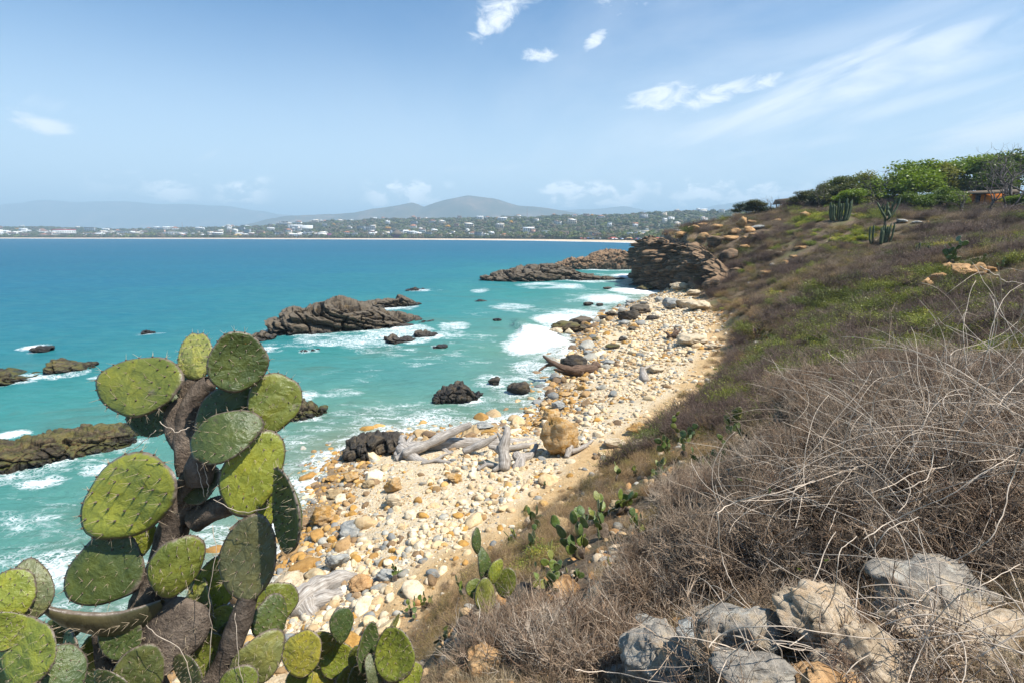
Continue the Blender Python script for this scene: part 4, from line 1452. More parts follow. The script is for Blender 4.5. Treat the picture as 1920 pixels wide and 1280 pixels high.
BIG = [
    (1050, 858, 38, 76, 1, 'ochre_rock', 'big rounded ochre and grey boulder at the right end of the driftwood pile', dict(layered=0.0, cut=0.72, noise=0.07)),
    (1077, 694, 26, 31, 2, 'black_rock', 'dark grey boulder resting behind the dark fallen branch at the waterline', dict(cut=0.6)),
    (973, 741, 24, 28, 5, 'black_rock', 'knobbly dark boulder in the wash, rightmost of the three near the shore', dict(noise=0.16)),
    (928, 723, 14, 18, 6, 'black_rock', 'small cone shaped dark rock between the two knobbly boulders in the wash', dict(noise=0.14)),
    (1065, 625, 34, 24, 7, 'mossy_rock', 'broad dark rock at the upstream end of the wet sand, left of its group', dict(noise=0.14, layered=0.1)),
    (1088, 610, 24, 17, 8, 'stack_rock', 'dark flat-topped rock at the back of the group on the wet sand', dict(noise=0.12)),
    (1045, 628, 16, 14, 9, 'pale_rock', 'yellowish low rock leaning on the dark group on the wet sand', dict(noise=0.10)),
    (1098, 621, 12, 13, 10, 'stack_rock', 'small square rock at the right of the group on the wet sand', dict(cut=0.55)),
    (1182, 601, 22, 21, 11, 'black_rock', 'bulky black boulder on the tide line half way to the headland', dict(noise=0.14)),
    (1205, 590, 22, 19, 12, 'stack_rock', 'brown grey boulder leaning against the bulky black boulder', dict(noise=0.12)),
    (1172, 610, 13, 10, 13, 'grey_rock', 'rounded grey stone just in front of the bulky black boulder', dict()),
    (1148, 595, 12, 12, 14, 'stack_rock', 'lone dark rock on the wet sand left of the bulky black boulder', dict(noise=0.14)),
    (1104, 574, 10, 8, 15, 'stack_rock', 'left of two small dark rocks standing in white water', dict()),
    (1124, 574, 8, 6, 16, 'black_rock', 'right of two small dark rocks standing in white water', dict()),
    (1262, 580, 22, 24, 17, 'grey_rock', 'large pale grey layered boulder at the head of the beach', dict(layered=0.12)),
    (1288, 578, 26, 20, 18, 'pale_rock', 'large tan boulder right of the pale grey one at the head of the beach', dict(cut=0.55)),
    (1312, 583, 24, 19, 19, 'pale_rock', 'wedge shaped tan boulder nearest the cliff foot', dict(cut=0.52)),
    (1302, 556, 14, 13, 20, 'pale_rock', 'rounded tan boulder below the cliff hollow', dict()),
    (1276, 545, 18, 16, 21, 'pale_rock', 'heap-topping tan boulder beside the dark cliff foot', dict(noise=0.14)),
    (1258, 541, 10, 9, 22, 'stack_rock', 'small brown boulder left of the heap by the cliff foot', dict()),
    (1212, 545, 20, 8, 23, 'mossy_rock', 'long flat dark slab in the white water with a green left end', dict()),
    (1140, 543, 9, 4, 24, 'stack_rock', 'low rock awash left of the flat dark slab', dict()),
    (1186, 569, 12, 7, 25, 'grey_rock', 'low rugged grey rock at the edge of the swash', dict()),
    (1236, 566, 9, 10, 26, 'grey_rock', 'grey stone standing left of the pale grey boulder', dict()),
    (1300, 650, 34, 26, 27, 'pale_rock', 'big smooth cream boulder with a dark hollow, at the back of the beach', dict(noise=0.12)),
    (1340, 655, 14, 10, 28, 'pale_rock', 'cream block to the right of the smooth boulder with the hollow', dict()),
    (905, 807, 22, 15, 29, 'grey_rock', 'dark grey slab tilted up behind the driftwood', dict(cut=0.45, planes=16)),
    (535, 1115, 34, 38, 30, 'pale_rock', 'large pale slab showing between the cactus and the bleached stump', dict(cut=0.5, planes=16)),
    (660, 1003, 26, 24, 31, 'grey_rock', 'smooth grey boulder, rear one of the pair on the gravel', dict(cut=0.8, noise=0.05)),
    (652, 1012, 20, 22, 32, 'grey_rock', 'smooth round grey boulder, front one of the pair on the gravel', dict(cut=0.85, noise=0.05)),
    (722, 1092, 19, 22, 33, 'grey_rock', 'grey stone with a reddish seam lying on pale gravel', dict(cut=0.6, layered=0.08)),
    (672, 1112, 26, 30, 34, 'orange_rock', 'orange tan boulder against the right end of the bleached stump', dict(cut=0.6)),
    (738, 952, 18, 28, 35, 'pale_rock', 'upright pale tan stone above the gravel, left of the driftwood shadow', dict(cut=0.6)),
    (735, 925, 18, 30, 36, 'ochre_rock', 'tall tan ochre stone close to the tip of the driftwood log', dict(cut=0.55)),
    (630, 1070, 22, 34, 37, 'grey_rock', 'whitish grey angular boulder above the bleached stump', dict(cut=0.55)),
    (605, 985, 26, 36, 38, 'ochre_rock', 'big flat sided ochre boulder next to the far right cactus pads', dict(cut=0.55)),
    (1200, 815, 30, 16, 39, 'ochre_rock', 'orange brown low ledge at the foot of the brushy slope', dict(cut=0.6)),
    (1155, 840, 22, 18, 40, 'pale_rock', 'pale angular boulder at the foot of the slope above the footpath', dict(cut=0.6)),
    (850, 905, 16, 18, 41, 'ochre_rock', 'square yellow stone under the driftwood logs', dict(cut=0.5)),
    (1230, 700, 22, 10, 42, 'pale_rock', 'reddish low stone beside the upright driftwood stub', dict(cut=0.6)),
    (1035, 790, 18, 22, 43, 'ochre_rock', 'round ochre stone with a dark hollow above the big boulder', dict(noise=0.12)),
    (1130, 600, 10, 9, 45, 'black_rock', 'small dark stone on the wet sand before the bulky black boulder', dict()),
    (1118, 640, 11, 8, 46, 'mossy_rock', 'low dark stone at the edge of the wet sand', dict()),
    (1075, 645, 9, 7, 47, 'stack_rock', 'flat brown stone in the thin wash', dict()),
    (1150, 655, 16, 9, 48, 'mossy_rock', 'long low olive stone on the damp beach', dict()),
    (1168, 640, 10, 9, 49, 'black_rock', 'dark stone in the middle of the damp beach', dict()),
    (1105, 665, 11, 9, 50, 'grey_rock', 'grey stone above the dark fallen branch', dict()),
    (1140, 685, 15, 10, 51, 'grey_rock', 'bluish stone to the right of the dark fallen branch', dict()),
    (1190, 620, 12, 8, 52, 'stack_rock', 'brown stone behind the damp sand', dict()),
    (1225, 600, 13, 9, 53, 'black_rock', 'dark stone between the bulky black boulder and the pale blocks', dict()),
    (1095, 715, 12, 9, 54, 'ochre_rock', 'ochre stone just below the dark fallen branch', dict()),
    (1060, 745, 14, 12, 55, 'ochre_rock', 'yellow ochre stone on the water edge above the round ochre one', dict()),
    (1010, 800, 12, 10, 56, 'ochre_rock', 'ochre stone left of the big boulder, in the wash', dict()),
    (620, 905, 14, 14, 57, 'ochre_rock', 'amber stone at the swash below the black folded rock', dict()),
    (655, 905, 18, 20, 58, 'ochre_rock', 'rust coloured stone in the heap below the black folded rock', dict()),
    (690, 915, 16, 16, 59, 'tan_ledge', 'brown stone at the right of the ochre heap', dict()),
    (625, 935, 18, 16, 60, 'tan_ledge', 'brown ochre stone in the heap nearest the cactus pads', dict()),
    (1048, 770, 14, 18, 44, 'grey_rock', 'bluish grey stone on the ochre stones by the water', dict(cut=0.6)),
]
for (px, py, hw, hh, sdn, mt, lb, kw) in BIG:
    boulder('boulder', px, py, hw, hh, 300 + sdn, mt, lb, **kw)

outcrop('shore_rock', (636, 880), (764, 872), [(636, 862), (648, 846), (680, 832), (705, 826), (735, 826), (755, 834), (764, 846)], 2.6, 131, 'black_rock', 'black folded rock at the waterline left of the driftwood', cat='boulder', amp=0.3, thick=0.4, lumpy=0.15, nu=150, nv=70, z0=0.35)
outcrop('shore_rock', (815, 762), (915, 752), [(815, 752), (828, 738), (846, 726), (866, 714), (880, 716), (896, 732), (915, 748)], 2.6, 132, 'black_rock', 'large knobbly black rock with ochre stains standing in the wash', cat='boulder', amp=0.10, thick=0.3, lumpy=0.42, nu=150, nv=70)
outcrop('rock_ledge', (770, 846), (1018, 832), [(770, 834), (820, 826), (860, 820), (900, 812), (950, 810), (990, 812), (1018, 818)], 2.2, 133, 'tan_ledge', 'long flat tan rock ledge behind the driftwood logs', cat='ledge', amp=0.12, thick=0.42, nu=180, nv=56, square=0.35, z0=0.25)

# ================================================================== beach stones
TINTS = {
    'cream': [(0.60, 0.46, 0.28), (0.66, 0.53, 0.35), (0.52, 0.38, 0.22), (0.69, 0.58, 0.42)],
    'white': [(0.64, 0.56, 0.43), (0.66, 0.60, 0.49), (0.60, 0.51, 0.37)],
    'grey': [(0.28, 0.27, 0.24), (0.22, 0.225, 0.22), (0.36, 0.35, 0.31), (0.18, 0.19, 0.19)],
    'ochre': [(0.42, 0.235, 0.06), (0.36, 0.20, 0.06), (0.48, 0.30, 0.11), (0.33, 0.21, 0.10)],
    'brown': [(0.22, 0.145, 0.08), (0.28, 0.19, 0.11), (0.16, 0.11, 0.07)],
}
STONE_LABEL = {
    ('cream', 0): 'cream stone among the ochre ones close to the water', ('cream', 1): 'rounded cream stone on the pale upper beach', ('cream', 2): 'cream stone in the far half of the beach',
    ('white', 0): 'whitish stone close to the swash', ('white', 1): 'whitish stone on the pale upper beach', ('white', 2): 'whitish stone in the far half of the beach',
    ('grey', 0): 'grey stone close to the swash', ('grey', 1): 'grey stone on the pale upper beach', ('grey', 2): 'grey stone in the far half of the beach',
    ('ochre', 0): 'wet looking ochre stone at the water edge', ('ochre', 1): 'ochre stone on the pale upper beach', ('ochre', 2): 'ochre stone in the far half of the beach',
    ('brown', 0): 'dark brown stone at the water edge', ('brown', 1): 'dark brown stone on the upper beach', ('brown', 2): 'dark brown stone in the far half of the beach',
}
ST_MESH = []
for i in range(18):
    rs = np.random.RandomState(900 + i)
    asp = (1.0, 0.62 + rs.rand() * 0.3, 0.42 + rs.rand() * 0.34)
    v, f = stone_arrays(900 + i, 3, 10 + i % 7, 0.42 + 0.28 * rs.rand(), 0.08, asp, 0.0, chip=0.06 + 0.07 * (i % 3))
    ST_MESH.append(mesh_from('beach_stone', v, f, smooth=(i % 3 == 0), mats=['stone']))
ST_SMALL = []
for i in range(10):
    rs = np.random.RandomState(950 + i)
    v, f = stone_arrays(950 + i, 2, 10, 0.45 + 0.25 * rs.rand(), 0.10, (1.0, 0.65 + rs.rand() * 0.3, 0.45 + rs.rand() * 0.35))
    g = Geo()
    g.add(v, f)
    ST_SMALL.append(g)


def pick_class(rs, s, y, px_=None):
    """colour class by how far up the beach the stone lies"""
    q = rs.rand()
    far = y > 40
    if s < 2.6:
        w = [('ochre', 0.52 if not far else 0.28), ('brown', 0.66 if not far else 0.52), ('grey', 0.80 if not far else 0.88), ('cream', 0.97), ('white', 1.0)]
    elif s < 5:
        w = [('ochre', 0.18), ('brown', 0.28), ('grey', 0.46), ('cream', 0.86), ('white', 1.0)]
    else:
        w = [('ochre', 0.11), ('brown', 0.18), ('grey', 0.30), ('cream', 0.82), ('white', 1.0)]
    for nme, c in w:
        if q < c:
            return nme
    return 'cream'


def beach_points(n, seed, power=1.0, lo=-0.8):
    """random places on the beach, between swash and slope"""
    rs = np.random.RandomState(seed)
    Y = 9.5 + (95 - 9.5) * rs.rand(n) ** power
    X = rs.uniform(-14, 33, n)
    z, s, f = terrain(X, Y, True)
    ok = (s > lo) & (f < 0.9) & (f > -30) & (np.abs(X) < Y * 1.15)
    return X[ok], Y[ok], z[ok], s[ok], f[ok], rs


def build_stones():
    # the largest, one by one
    X, Y, z, s, f, rs = beach_points(9000, 41, 1.35, -2.2)
    rad = 0.15 + 0.36 * rs.rand(len(X)) ** 2.3
    near_w = s < 3.2
    rad = rad * np.where(near_w, 1.20, 0.92)
    rad = np.where(Y > 40, rad * 1.35, rad)
    dens = fbm(np.stack([X * 0.35, Y * 0.35, 0 * X], 1), 3, 43)
    keep = rs.rand(len(X)) < np.clip(0.22 + dens * 0.5 + near_w * 0.35, 0.02, 1)
    keep &= ~((s > 2.2) & (s < 5.5) & (Y > 17) & (Y < 24) & (X < 0.5) & (rs.rand(len(X)) < 0.8))     # open gravel by the driftwood
    X, Y, z, s, f, rad = [q[keep] for q in (X, Y, z, s, f, rad)]
    show = rad / Y
    order = np.argsort(-show)
    taken = []
    strip = (f > -1.2) & (Y < 48) & (s > 4)
    show = np.where(strip & (rs.rand(len(X)) < 0.75), 0, show)
    order = np.argsort(-show)
    n = 0
    for i in order:
        if n >= 300:
            break
        r = rad[i]
        if any((X[i] - a) ** 2 + (Y[i] - b) ** 2 < ((r + c) * 0.72) ** 2 for a, b, c in taken):
            continue
        taken.append((X[i], Y[i], r))
        cls = pick_class(rs, s[i], Y[i])
        if cls == 'white' and r > 0.24:
            cls = 'cream'
        zone = 2 if Y[i] > 34 else (0 if s[i] < 3.2 else 1)
        tint = random.choice(TINTS[cls])
        o = link('beach_stone', ST_MESH[rs.randint(18)], label=STONE_LABEL[(cls, zone)], cat='stone', group=STONE_LABEL[(cls, zone)].replace(' stone', ' stones'),
                 loc=(X[i], Y[i], z[i] + r * 0.10))
        sc = r * (0.85 + 0.3 * rs.rand())
        o.scale = (sc, sc * (0.8 + 0.4 * rs.rand()), sc * (0.8 + 0.35 * rs.rand()))
        o.rotation_euler = (rs.uniform(-0.3, 0.3), rs.uniform(-0.3, 0.3), rs.uniform(0, 6.28))
        b = 0.85 + 0.3 * rs.rand()
        o.color = (min(tint[0] * b, 0.8), min(tint[1] * b, 0.8), min(tint[2] * b, 0.8), 1)
        n += 1
    # the rest of the cobbles and the gravel, each one object
    for nm, cnt, r0, r1, pw, ymax, sd_, sink in (('cobbles', 130000, 0.045, 0.23, 1.25, 96, 45, 0.02), ('gravel', 150000, 0.018, 0.055, 2.0, 50, 47, 0.0)):
        X, Y, z, s, f, rs = beach_points(cnt, sd_, pw, -1.6)
        dens = fbm(np.stack([X * 0.5, Y * 0.5, 0 * X], 1), 3, sd_)
        m = (Y < ymax) & (rs.rand(len(X)) < np.clip(0.70 + dens * 1.2 + (s < 3) * 0.2, 0.12, 1)) & ((f < -0.2) | (rs.rand(len(X)) < 0.35))
        m &= ~((f > -1.5) & (Y < 50) & (s > 4) & (rs.rand(len(X)) < 0.75))
        if nm == 'cobbles':
            m &= ~((s > 2.2) & (s < 5.5) & (Y > 17) & (Y < 24) & (X < 0.5) & (rs.rand(len(X)) < 0.7))
            # patches of bare wet sand in the far cove
            wetsand = (Y > 38) & (s < 5.5) & (fbm(np.stack([X * 0.16, Y * 0.12, 0 * X], 1), 2, 91) > -0.05)
            m &= ~(wetsand & (rs.rand(len(X)) < 0.86))
        X, Y, z, s, f = [q[m] for q in (X, Y, z, s, f)]
        n = len(X)
        r = r0 + (r1 - r0) * rs.rand(n) ** 2.6
        r = r * np.where(Y > 35, 1.3, 1.0)
        size = r[:, None] * rs.uniform(0.75, 1.25, (n, 3))
        turn = np.stack([rs.uniform(-0.4, 0.4, n), rs.uniform(-0.4, 0.4, n), rs.uniform(0, 6.28, n)], 1)
        tint = np.ones((n, 4))
        q = rs.rand(n)
        for i in range(n):
            c = TINTS[pick_class(rs, s[i], Y[i])]
            tint[i, :3] = np.array(c[rs.randint(len(c))]) * (0.82 + 0.36 * rs.rand())
        scatter(nm, ST_SMALL, ['stone_scatter'], np.stack([X, Y, z + r * sink], 1), turn, size, np.clip(tint, 0, 0.8), smooth=False)


build_stones()


def splash():
    """spray thrown up where the swell meets the foot of the headland"""
    m, k = new_mat('spray')
    finish(k, (0.82, 0.84, 0.85), 0.9, None, 0.1)
    c = at_z(1236, 522, 0)
    rs = np.random.RandomState(3)
    g = Geo()
    v0, f0 = ico(1)
    for i in range(520):
        h = rs.rand() ** 1.6
        a = rs.normal() * (0.9 - 0.4 * h)
        q = np.array([a * 1.5 - h * 1.0, rs.normal() * 0.8, h * 3.6 * (1 - 0.15 * abs(a))])
        g.add(v0 * (0.05 + 0.34 * rs.rand() * (1 - h) ** 0.7) * np.array([1, 1, 1.3]) + q, f0)
    link('wave_splash', g.mesh('wave_splash', ['spray']), kind='stuff', loc=(c.x, c.y, 0.0))


splash()
# ================================================================== plant materials
def mat_twig(name, source, fixed=(0.2, 0.16, 0.13), gloss=0.7):
    m, k = new_mat(name)
    pos = geo(k).outputs['Position']
    base = k.attr('tint', 'Color', 'INSTANCER') if source == 'instancer' else (k.n('ShaderNodeObjectInfo').outputs['Color'] if source == 'object' else None)
    n = k.noise(pos, 9.0, 4, 0.6)
    n2 = k.noise(pos, 60.0, 3, 0.6)
    r = k.ramp(n, [(0.3, (0.62, 0.60, 0.58)), (0.5, (1.0, 1.0, 1.0)), (0.7, (1.35, 1.30, 1.25))])
    if base is None:
        col = k.mix(1.0, fixed, r, 'MULTIPLY')
    else:
        col = k.mix(1.0, base, r, 'MULTIPLY')
    col = k.mix(k.math('MULTIPLY', k.ss(n2, 0.45, 0.7), 0.4), col, k.mix(1.0, col, (0.5, 0.45, 0.4), 'MULTIPLY'))
    finish(k, col, gloss, None, 0.25)


def mat_leaf(name, source, fixed=(0.08, 0.12, 0.03), var=0.5):
    m, k = new_mat(name)
    pos = geo(k).outputs['Position']
    n = k.noise(pos, 1.4, 4, 0.6)
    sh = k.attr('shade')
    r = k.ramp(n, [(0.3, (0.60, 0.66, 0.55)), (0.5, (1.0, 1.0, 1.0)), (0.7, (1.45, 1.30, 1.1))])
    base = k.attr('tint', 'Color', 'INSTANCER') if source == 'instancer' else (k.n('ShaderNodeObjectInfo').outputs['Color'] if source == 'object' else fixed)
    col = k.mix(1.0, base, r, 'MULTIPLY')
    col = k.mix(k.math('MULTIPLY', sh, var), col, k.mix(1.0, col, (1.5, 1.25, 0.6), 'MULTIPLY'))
    d = k.n('ShaderNodeBsdfDiffuse', {'Color': col})
    tr = k.n('ShaderNodeBsdfTranslucent', {'Color': k.mix(1.0, col, (1.2, 1.3, 0.5), 'MULTIPLY')})
    gl = k.n('ShaderNodeBsdfGlossy', {'Color': (0.5, 0.5, 0.5, 1), 'Roughness': 0.45})
    a = k.n('ShaderNodeMixShader', {0: 0.30, 1: d.outputs[0], 2: tr.outputs[0]})
    b = k.n('ShaderNodeMixShader', {0: 0.05, 1: a.outputs[0], 2: gl.outputs[0]})
    k.n('ShaderNodeOutputMaterial', {'Surface': b.outputs[0]})


mat_twig('twig_scatter', 'instancer')
mat_leaf('leaf_scatter', 'instancer')
mat_twig('bark', 'object')
mat_leaf('leaf', 'object')
mat_twig('dry_stem', 'fixed', (0.36, 0.27, 0.19))
mat_twig('pale_vine', 'fixed', (0.50, 0.41, 0.32))
mat_twig('dark_twig', 'fixed', (0.13, 0.095, 0.07))
mat_leaf('green_leaf', 'fixed', (0.10, 0.16, 0.03))


def strand(rs, start, d, length, nseg, wob, grav=0.0):
    pts = [np.array(start, float)]
    d = np.array(d, float)
    d /= np.linalg.norm(d)
    for i in range(nseg):
        d = d + rs.normal(size=3) * wob
        d[2] -= grav
        d /= np.linalg.norm(d)
        pts.append(pts[-1] + d * length / nseg)
    return pts, d


def bush_geo(seed, n, rad, hgt, width, leaf=0, leaf_size=0.03, sub=3, sides=3, wob=0.16, spread=1.0):
    """a twiggy shrub one unit wide: stems from the ground, each forking"""
    rs = np.random.RandomState(seed)
    g = Geo()
    leaves = []
    for i in range(n):
        a = rs.uniform(0, 6.283)
        el = rs.uniform(0.15, 1.0) ** 0.8
        d = np.array([math.cos(a) * (1 - el * 0.6) * spread, math.sin(a) * (1 - el * 0.6) * spread, 0.35 + el])
        st = np.array([rs.normal() * rad * 0.32, rs.normal() * rad * 0.32, 0.0])
        L = hgt * rs.uniform(0.6, 1.1)
        pts, dd = strand(rs, st, d, L, 4, wob)
        w0 = width * rs.uniform(0.6, 1.4)
        g.tube(pts, [w0, w0 * 0.85, w0 * 0.7, w0 * 0.5, w0 * 0.25], sides)
        for s_ in range(sub):
            q = rs.randint(1, 4)
            d2 = (pts[q + 1] - pts[q]) / (L / 4) + rs.normal(size=3) * 0.65
            p2, _ = strand(rs, pts[q], d2, L * rs.uniform(0.25, 0.5), 2, wob * 1.3)
            g.tube(p2, [w0 * 0.55, w0 * 0.4, w0 * 0.2], sides)
            leaves.append(p2[-1])
            leaves.append(p2[1])
        leaves.append(pts[-1])
    if leaf:
        idx = rs.randint(0, len(leaves), leaf)
        add_leaves(g, np.array(leaves)[idx] + rs.normal(size=(leaf, 3)) * leaf_size * 1.5, leaf_size, rs, 1)
    return g


def add_leaves(g, pos, size, rs, mi, up=0.4, sizes=None, long_=1.5):
    n = len(pos)
    nr = rs.normal(size=(n, 3))
    nr[:, 2] = np.abs(nr[:, 2]) + up
    nr /= np.linalg.norm(nr, axis=1)[:, None]
    t = np.cross(nr, rs.normal(size=(n, 3)))
    t /= np.linalg.norm(t, axis=1)[:, None] + 1e-6
    b = np.cross(nr, t)
    s = (sizes if sizes is not None else size * rs.uniform(0.6, 1.4, n))[:, None]
    v = np.stack([pos - t * s * long_ * 0.5, pos + b * s * 0.5, pos + t * s * long_ * 0.5, pos - b * s * 0.5], 1).reshape(-1, 3)
    f = np.arange(n * 4).reshape(-1, 4)
    g.add(v, f, mi, shade=np.repeat(rs.rand(n), 4))


# green places on the slope: picture place, radius in metres
_green = []
for px, py, r in [(1560, 640, 4), (1620, 600, 5), (1700, 640, 2.6), (1640, 680, 2.2), (1880, 560, 2.6), (1820, 590, 2.4), (1560, 700, 2.0), (1450, 650, 1.6), (1640, 560, 5), (1410, 400, 9), (1470, 385, 10),
                  (1540, 408, 6), (1600, 405, 6), (1620, 640, 3), (1740, 600, 3), (1590, 580, 4), (1740, 690, 1.6), (1500, 730, 1.5), (1360, 690, 1.6), (1250, 410, 8), (1600, 445, 4), (1330, 650, 2)]:
    hgt = ground_hit(px, py)
    if hgt:
        _green.append((hgt[0].x, hgt[0].y, r))


def greenness(x, y):
    g = np.zeros(len(x))
    n = fbm(np.stack([x * 0.35, y * 0.35, 0 * x], 1), 3, 71)
    for a, b, r in _green:
        g = np.maximum(g, 1 - sstep(np.hypot(x - a, y - b) / r + n * 0.9, 0.45, 1.15))
    return np.clip(g + (n > 0.42) * 0.4, 0, 1)


# the brush leaves the prickly pears and ledges of the near slope free
CLEAR = []
for px, py, cr in [(1090, 1050, 0.75), (1140, 1010, 0.75), (1180, 960, 0.6), (1010, 1075, 0.4), (1210, 1010, 0.3), (1250, 860, 1.1), (1210, 900, 0.8), (1290, 840, 0.9), (1370, 830, 0.8), (1420, 825, 0.5),
                   (1480, 800, 0.8), (1050, 1000, 0.5), (1168, 965, 0.6), (905, 1120, 0.5), (1060, 1120, 0.4), (985, 1130, 0.4), (1140, 1180, 0.35), (1425, 640, 1.2), (1775, 500, 2.0), (1800, 530, 2.5), (1570, 415, 2.5),
                   (1655, 445, 2.0), (1560, 790, 0.6), (800, 1130, 0.5), (830, 1210, 0.5), (770, 1160, 0.4), (1392, 430, 2.5), (1420, 436, 2.0), (1505, 475, 1.8), (1470, 485, 1.6), (1700, 418, 3.0)]:
    _h = ground_hit(px, py)
    if _h:
        CLEAR.append((_h[0].x, _h[0].y - cr * 0.35, cr))


SMALL_PEARS = []
_rs = np.random.RandomState(2024)
for _i in range(34):
    _q = (_rs.uniform(1170, 1420), _rs.uniform(800, 940)) if _i < 14 else (_rs.uniform(800, 1260), _rs.uniform(980, 1130))
    _h = ground_hit(*_q)
    if _h and _h[0].z > 2.4:
        SMALL_PEARS.append((_i, _h[0], _h[1]))
        CLEAR.append((_h[0].x, _h[0].y - 0.1, 0.45 if _i < 14 else 0.36))


def build_scrub():
    rs = np.random.RandomState(61)
    protos = [bush_geo(500 + i, 130, 1.0, 0.95, 0.0075, 0, sub=4, spread=1.0 + 0.3 * (i % 2)) for i in range(4)]
    protos += [bush_geo(510 + i, 110, 1.0, 0.85, 0.0075, 260, 0.035, sub=4) for i in range(2)]
    protos += [bush_geo(520 + i, 60, 1.0, 0.6, 0.0075, 900, 0.055, sub=3) for i in range(2)]
    n = 42000
    a = rs.uniform(R(-48), R(60), n)
    r = np.exp(rs.uniform(math.log(4.6), math.log(150), n))
    r = np.where(rs.rand(n) < 0.35, rs.uniform(15, 125, n), r)
    x, y = np.sin(a) * r, np.cos(a) * r
    z, s, f = terrain(x, y, True)
    gl = fbm(np.stack([x * 0.5, y * 0.5, 0 * x], 1), 3, 63)
    edge = np.where(r < 30, sstep(f + gl * 2.0, 0.6, 5.0), sstep(f, 0.3, 2.5))
    dens = np.clip(0.85 + gl * 0.5, 0.1, 1) * (0.10 + 0.90 * edge)
    # the steep cliff edge and the bluff lip stay mostly bare
    ok = (f > -0.4) & (rs.rand(n) < dens) & (z > 1.6)
    ok &= ~((r < 9) & (a < R(4)) & (rs.rand(n) < 0.35))
    ok &= ~((r < 6.0) & (a < R(-14)))
    for cx, cy, cr in CLEAR:
        ok &= ~(np.hypot(x - cx, y - cy) < cr)
    x, y, z, f, r, a = [q[ok] for q in (x, y, z, f, r, a)]
    n = len(x)
    g = greenness(x, y)
    size = rs.uniform(0.32, 0.85, n) * np.interp(r, [4, 10, 25, 60, 130], [0.30, 0.42, 0.85, 1.25, 1.7])
    size *= np.where(f < 2.5, 0.6, 1.0)
    q = rs.rand(n)
    pick = np.where(q < 0.62, rs.randint(0, 4, n), 4 + rs.randint(0, 2, n))
    isg = rs.rand(n) < g * 0.95
    pick = np.where(isg, 6 + rs.randint(0, 2, n), pick)
    tint = np.ones((n, 4))
    pal = np.array([(0.26, 0.185, 0.120), (0.19, 0.135, 0.092), (0.31, 0.215, 0.110), (0.155, 0.110, 0.075), (0.28, 0.215, 0.150)])
    palw = np.array([(0.34, 0.225, 0.115), (0.27, 0.175, 0.095), (0.38, 0.265, 0.145)])
    c = pal[rs.randint(0, 5, n)]
    near = ((f < 3.5) | ((r < 16) & (a < R(24)))) & (rs.rand(n) < 0.8)
    c = np.where(near[:, None], palw[rs.randint(0, 3, n)], c)
    gc = np.array([(0.19, 0.24, 0.035), (0.25, 0.28, 0.04), (0.13, 0.17, 0.035), (0.30, 0.29, 0.055)])[rs.randint(0, 4, n)]
    c = np.where(isg[:, None], gc, c)
    lf = (pick >= 4) & (pick < 6)
    c = np.where(lf[:, None], c * np.array([0.75, 0.85, 0.6]), c)
    tint[:, :3] = c * rs.uniform(0.75, 1.25, (n, 1))
    sz = size[:, None] * np.stack([rs.uniform(0.8, 1.3, n), rs.uniform(0.8, 1.3, n), rs.uniform(0.6, 1.05, n)], 1)
    turn = np.stack([rs.uniform(-0.15, 0.15, n), rs.uniform(-0.35, 0.0, n), rs.uniform(0, 6.28, n)], 1)
    scatter('hillside_scrub', protos, ['twig_scatter', 'leaf_scatter'], np.stack([x, y, z - 0.05 * size], 1), turn, sz, tint, pick=pick)
    # larger shrubs that stand out of the scrub one by one, with hollows of shade between
    big = [bush_geo(560 + i, 210, 0.8, 0.9, 0.0085, 0, sub=5, wob=0.2, spread=1.25) for i in range(3)] + [bush_geo(566 + i, 150, 0.8, 0.8, 0.008, 900, 0.035, sub=4, spread=1.2) for i in range(2)]
    n = 5200
    a = rs.uniform(R(-10), R(58), n)
    r = np.exp(rs.uniform(math.log(9), math.log(140), n))
    x, y = np.sin(a) * r, np.cos(a) * r
    z, s, f = terrain(x, y, True)
    cl = fbm(np.stack([x * 0.11, y * 0.11, 0 * x], 1), 3, 66)
    ok = (f > 1.6) & (cl + rs.normal(size=n) * 0.15 > -0.02)
    ok &= ~((r < 16) & (a < R(20)))
    for cx, cy, cr in CLEAR:
        ok &= ~(np.hypot(x - cx, y - cy) < cr + 0.5)
    x, y, z, r, f = [q[ok] for q in (x, y, z, r, f)]
    n = len(x)
    g = greenness(x, y)
    pick = np.where(rs.rand(n) < 0.25 + 0.5 * g, 3 + rs.randint(0, 2, n), rs.randint(0, 3, n))
    size = rs.uniform(0.7, 1.35, n) * np.interp(r, [9, 25, 60, 130], [0.55, 0.95, 1.45, 2.0])
    c = np.array([(0.135, 0.092, 0.073), (0.175, 0.128, 0.102), (0.10, 0.069, 0.056)])[rs.randint(0, 3, n)]
    c = np.where((pick >= 3)[:, None], np.array([(0.11, 0.13, 0.035), (0.18, 0.20, 0.04)])[rs.randint(0, 2, n)], c)
    tint = np.ones((n, 4))
    tint[:, :3] = c * rs.uniform(0.75, 1.25, (n, 1))
    scatter('hillside_shrubs', big, ['twig_scatter', 'leaf_scatter'], np.stack([x, y, z - 0.05], 1), np.stack([rs.uniform(-.1, .1, n), rs.uniform(-.3, 0, n), rs.uniform(0, 6.28, n)], 1),
            size[:, None] * rs.uniform(0.8, 1.2, (n, 3)) * np.array([1, 1, 0.8]), tint, pick=pick)
    # dry grass and litter close to the viewer
    gp = []
    for i in range(4):
        g_ = Geo()
        r2 = np.random.RandomState(540 + i)
        for j in range(26):
            aa = r2.uniform(0, 6.28)
            pts, _ = strand(r2, (r2.normal() * 0.10, r2.normal() * 0.10, 0), (math.cos(aa) * 0.7, math.sin(aa) * 0.7, 1.0), r2.uniform(0.4, 1.0), 3, 0.14, 0.10)
            g_.tube(pts, [0.010, 0.008, 0.006, 0.002], 3)
        gp.append(g_)
    n = 16000
    a = rs.uniform(R(-30), R(50), n)
    r = np.exp(rs.uniform(math.log(1.5), math.log(22), n))
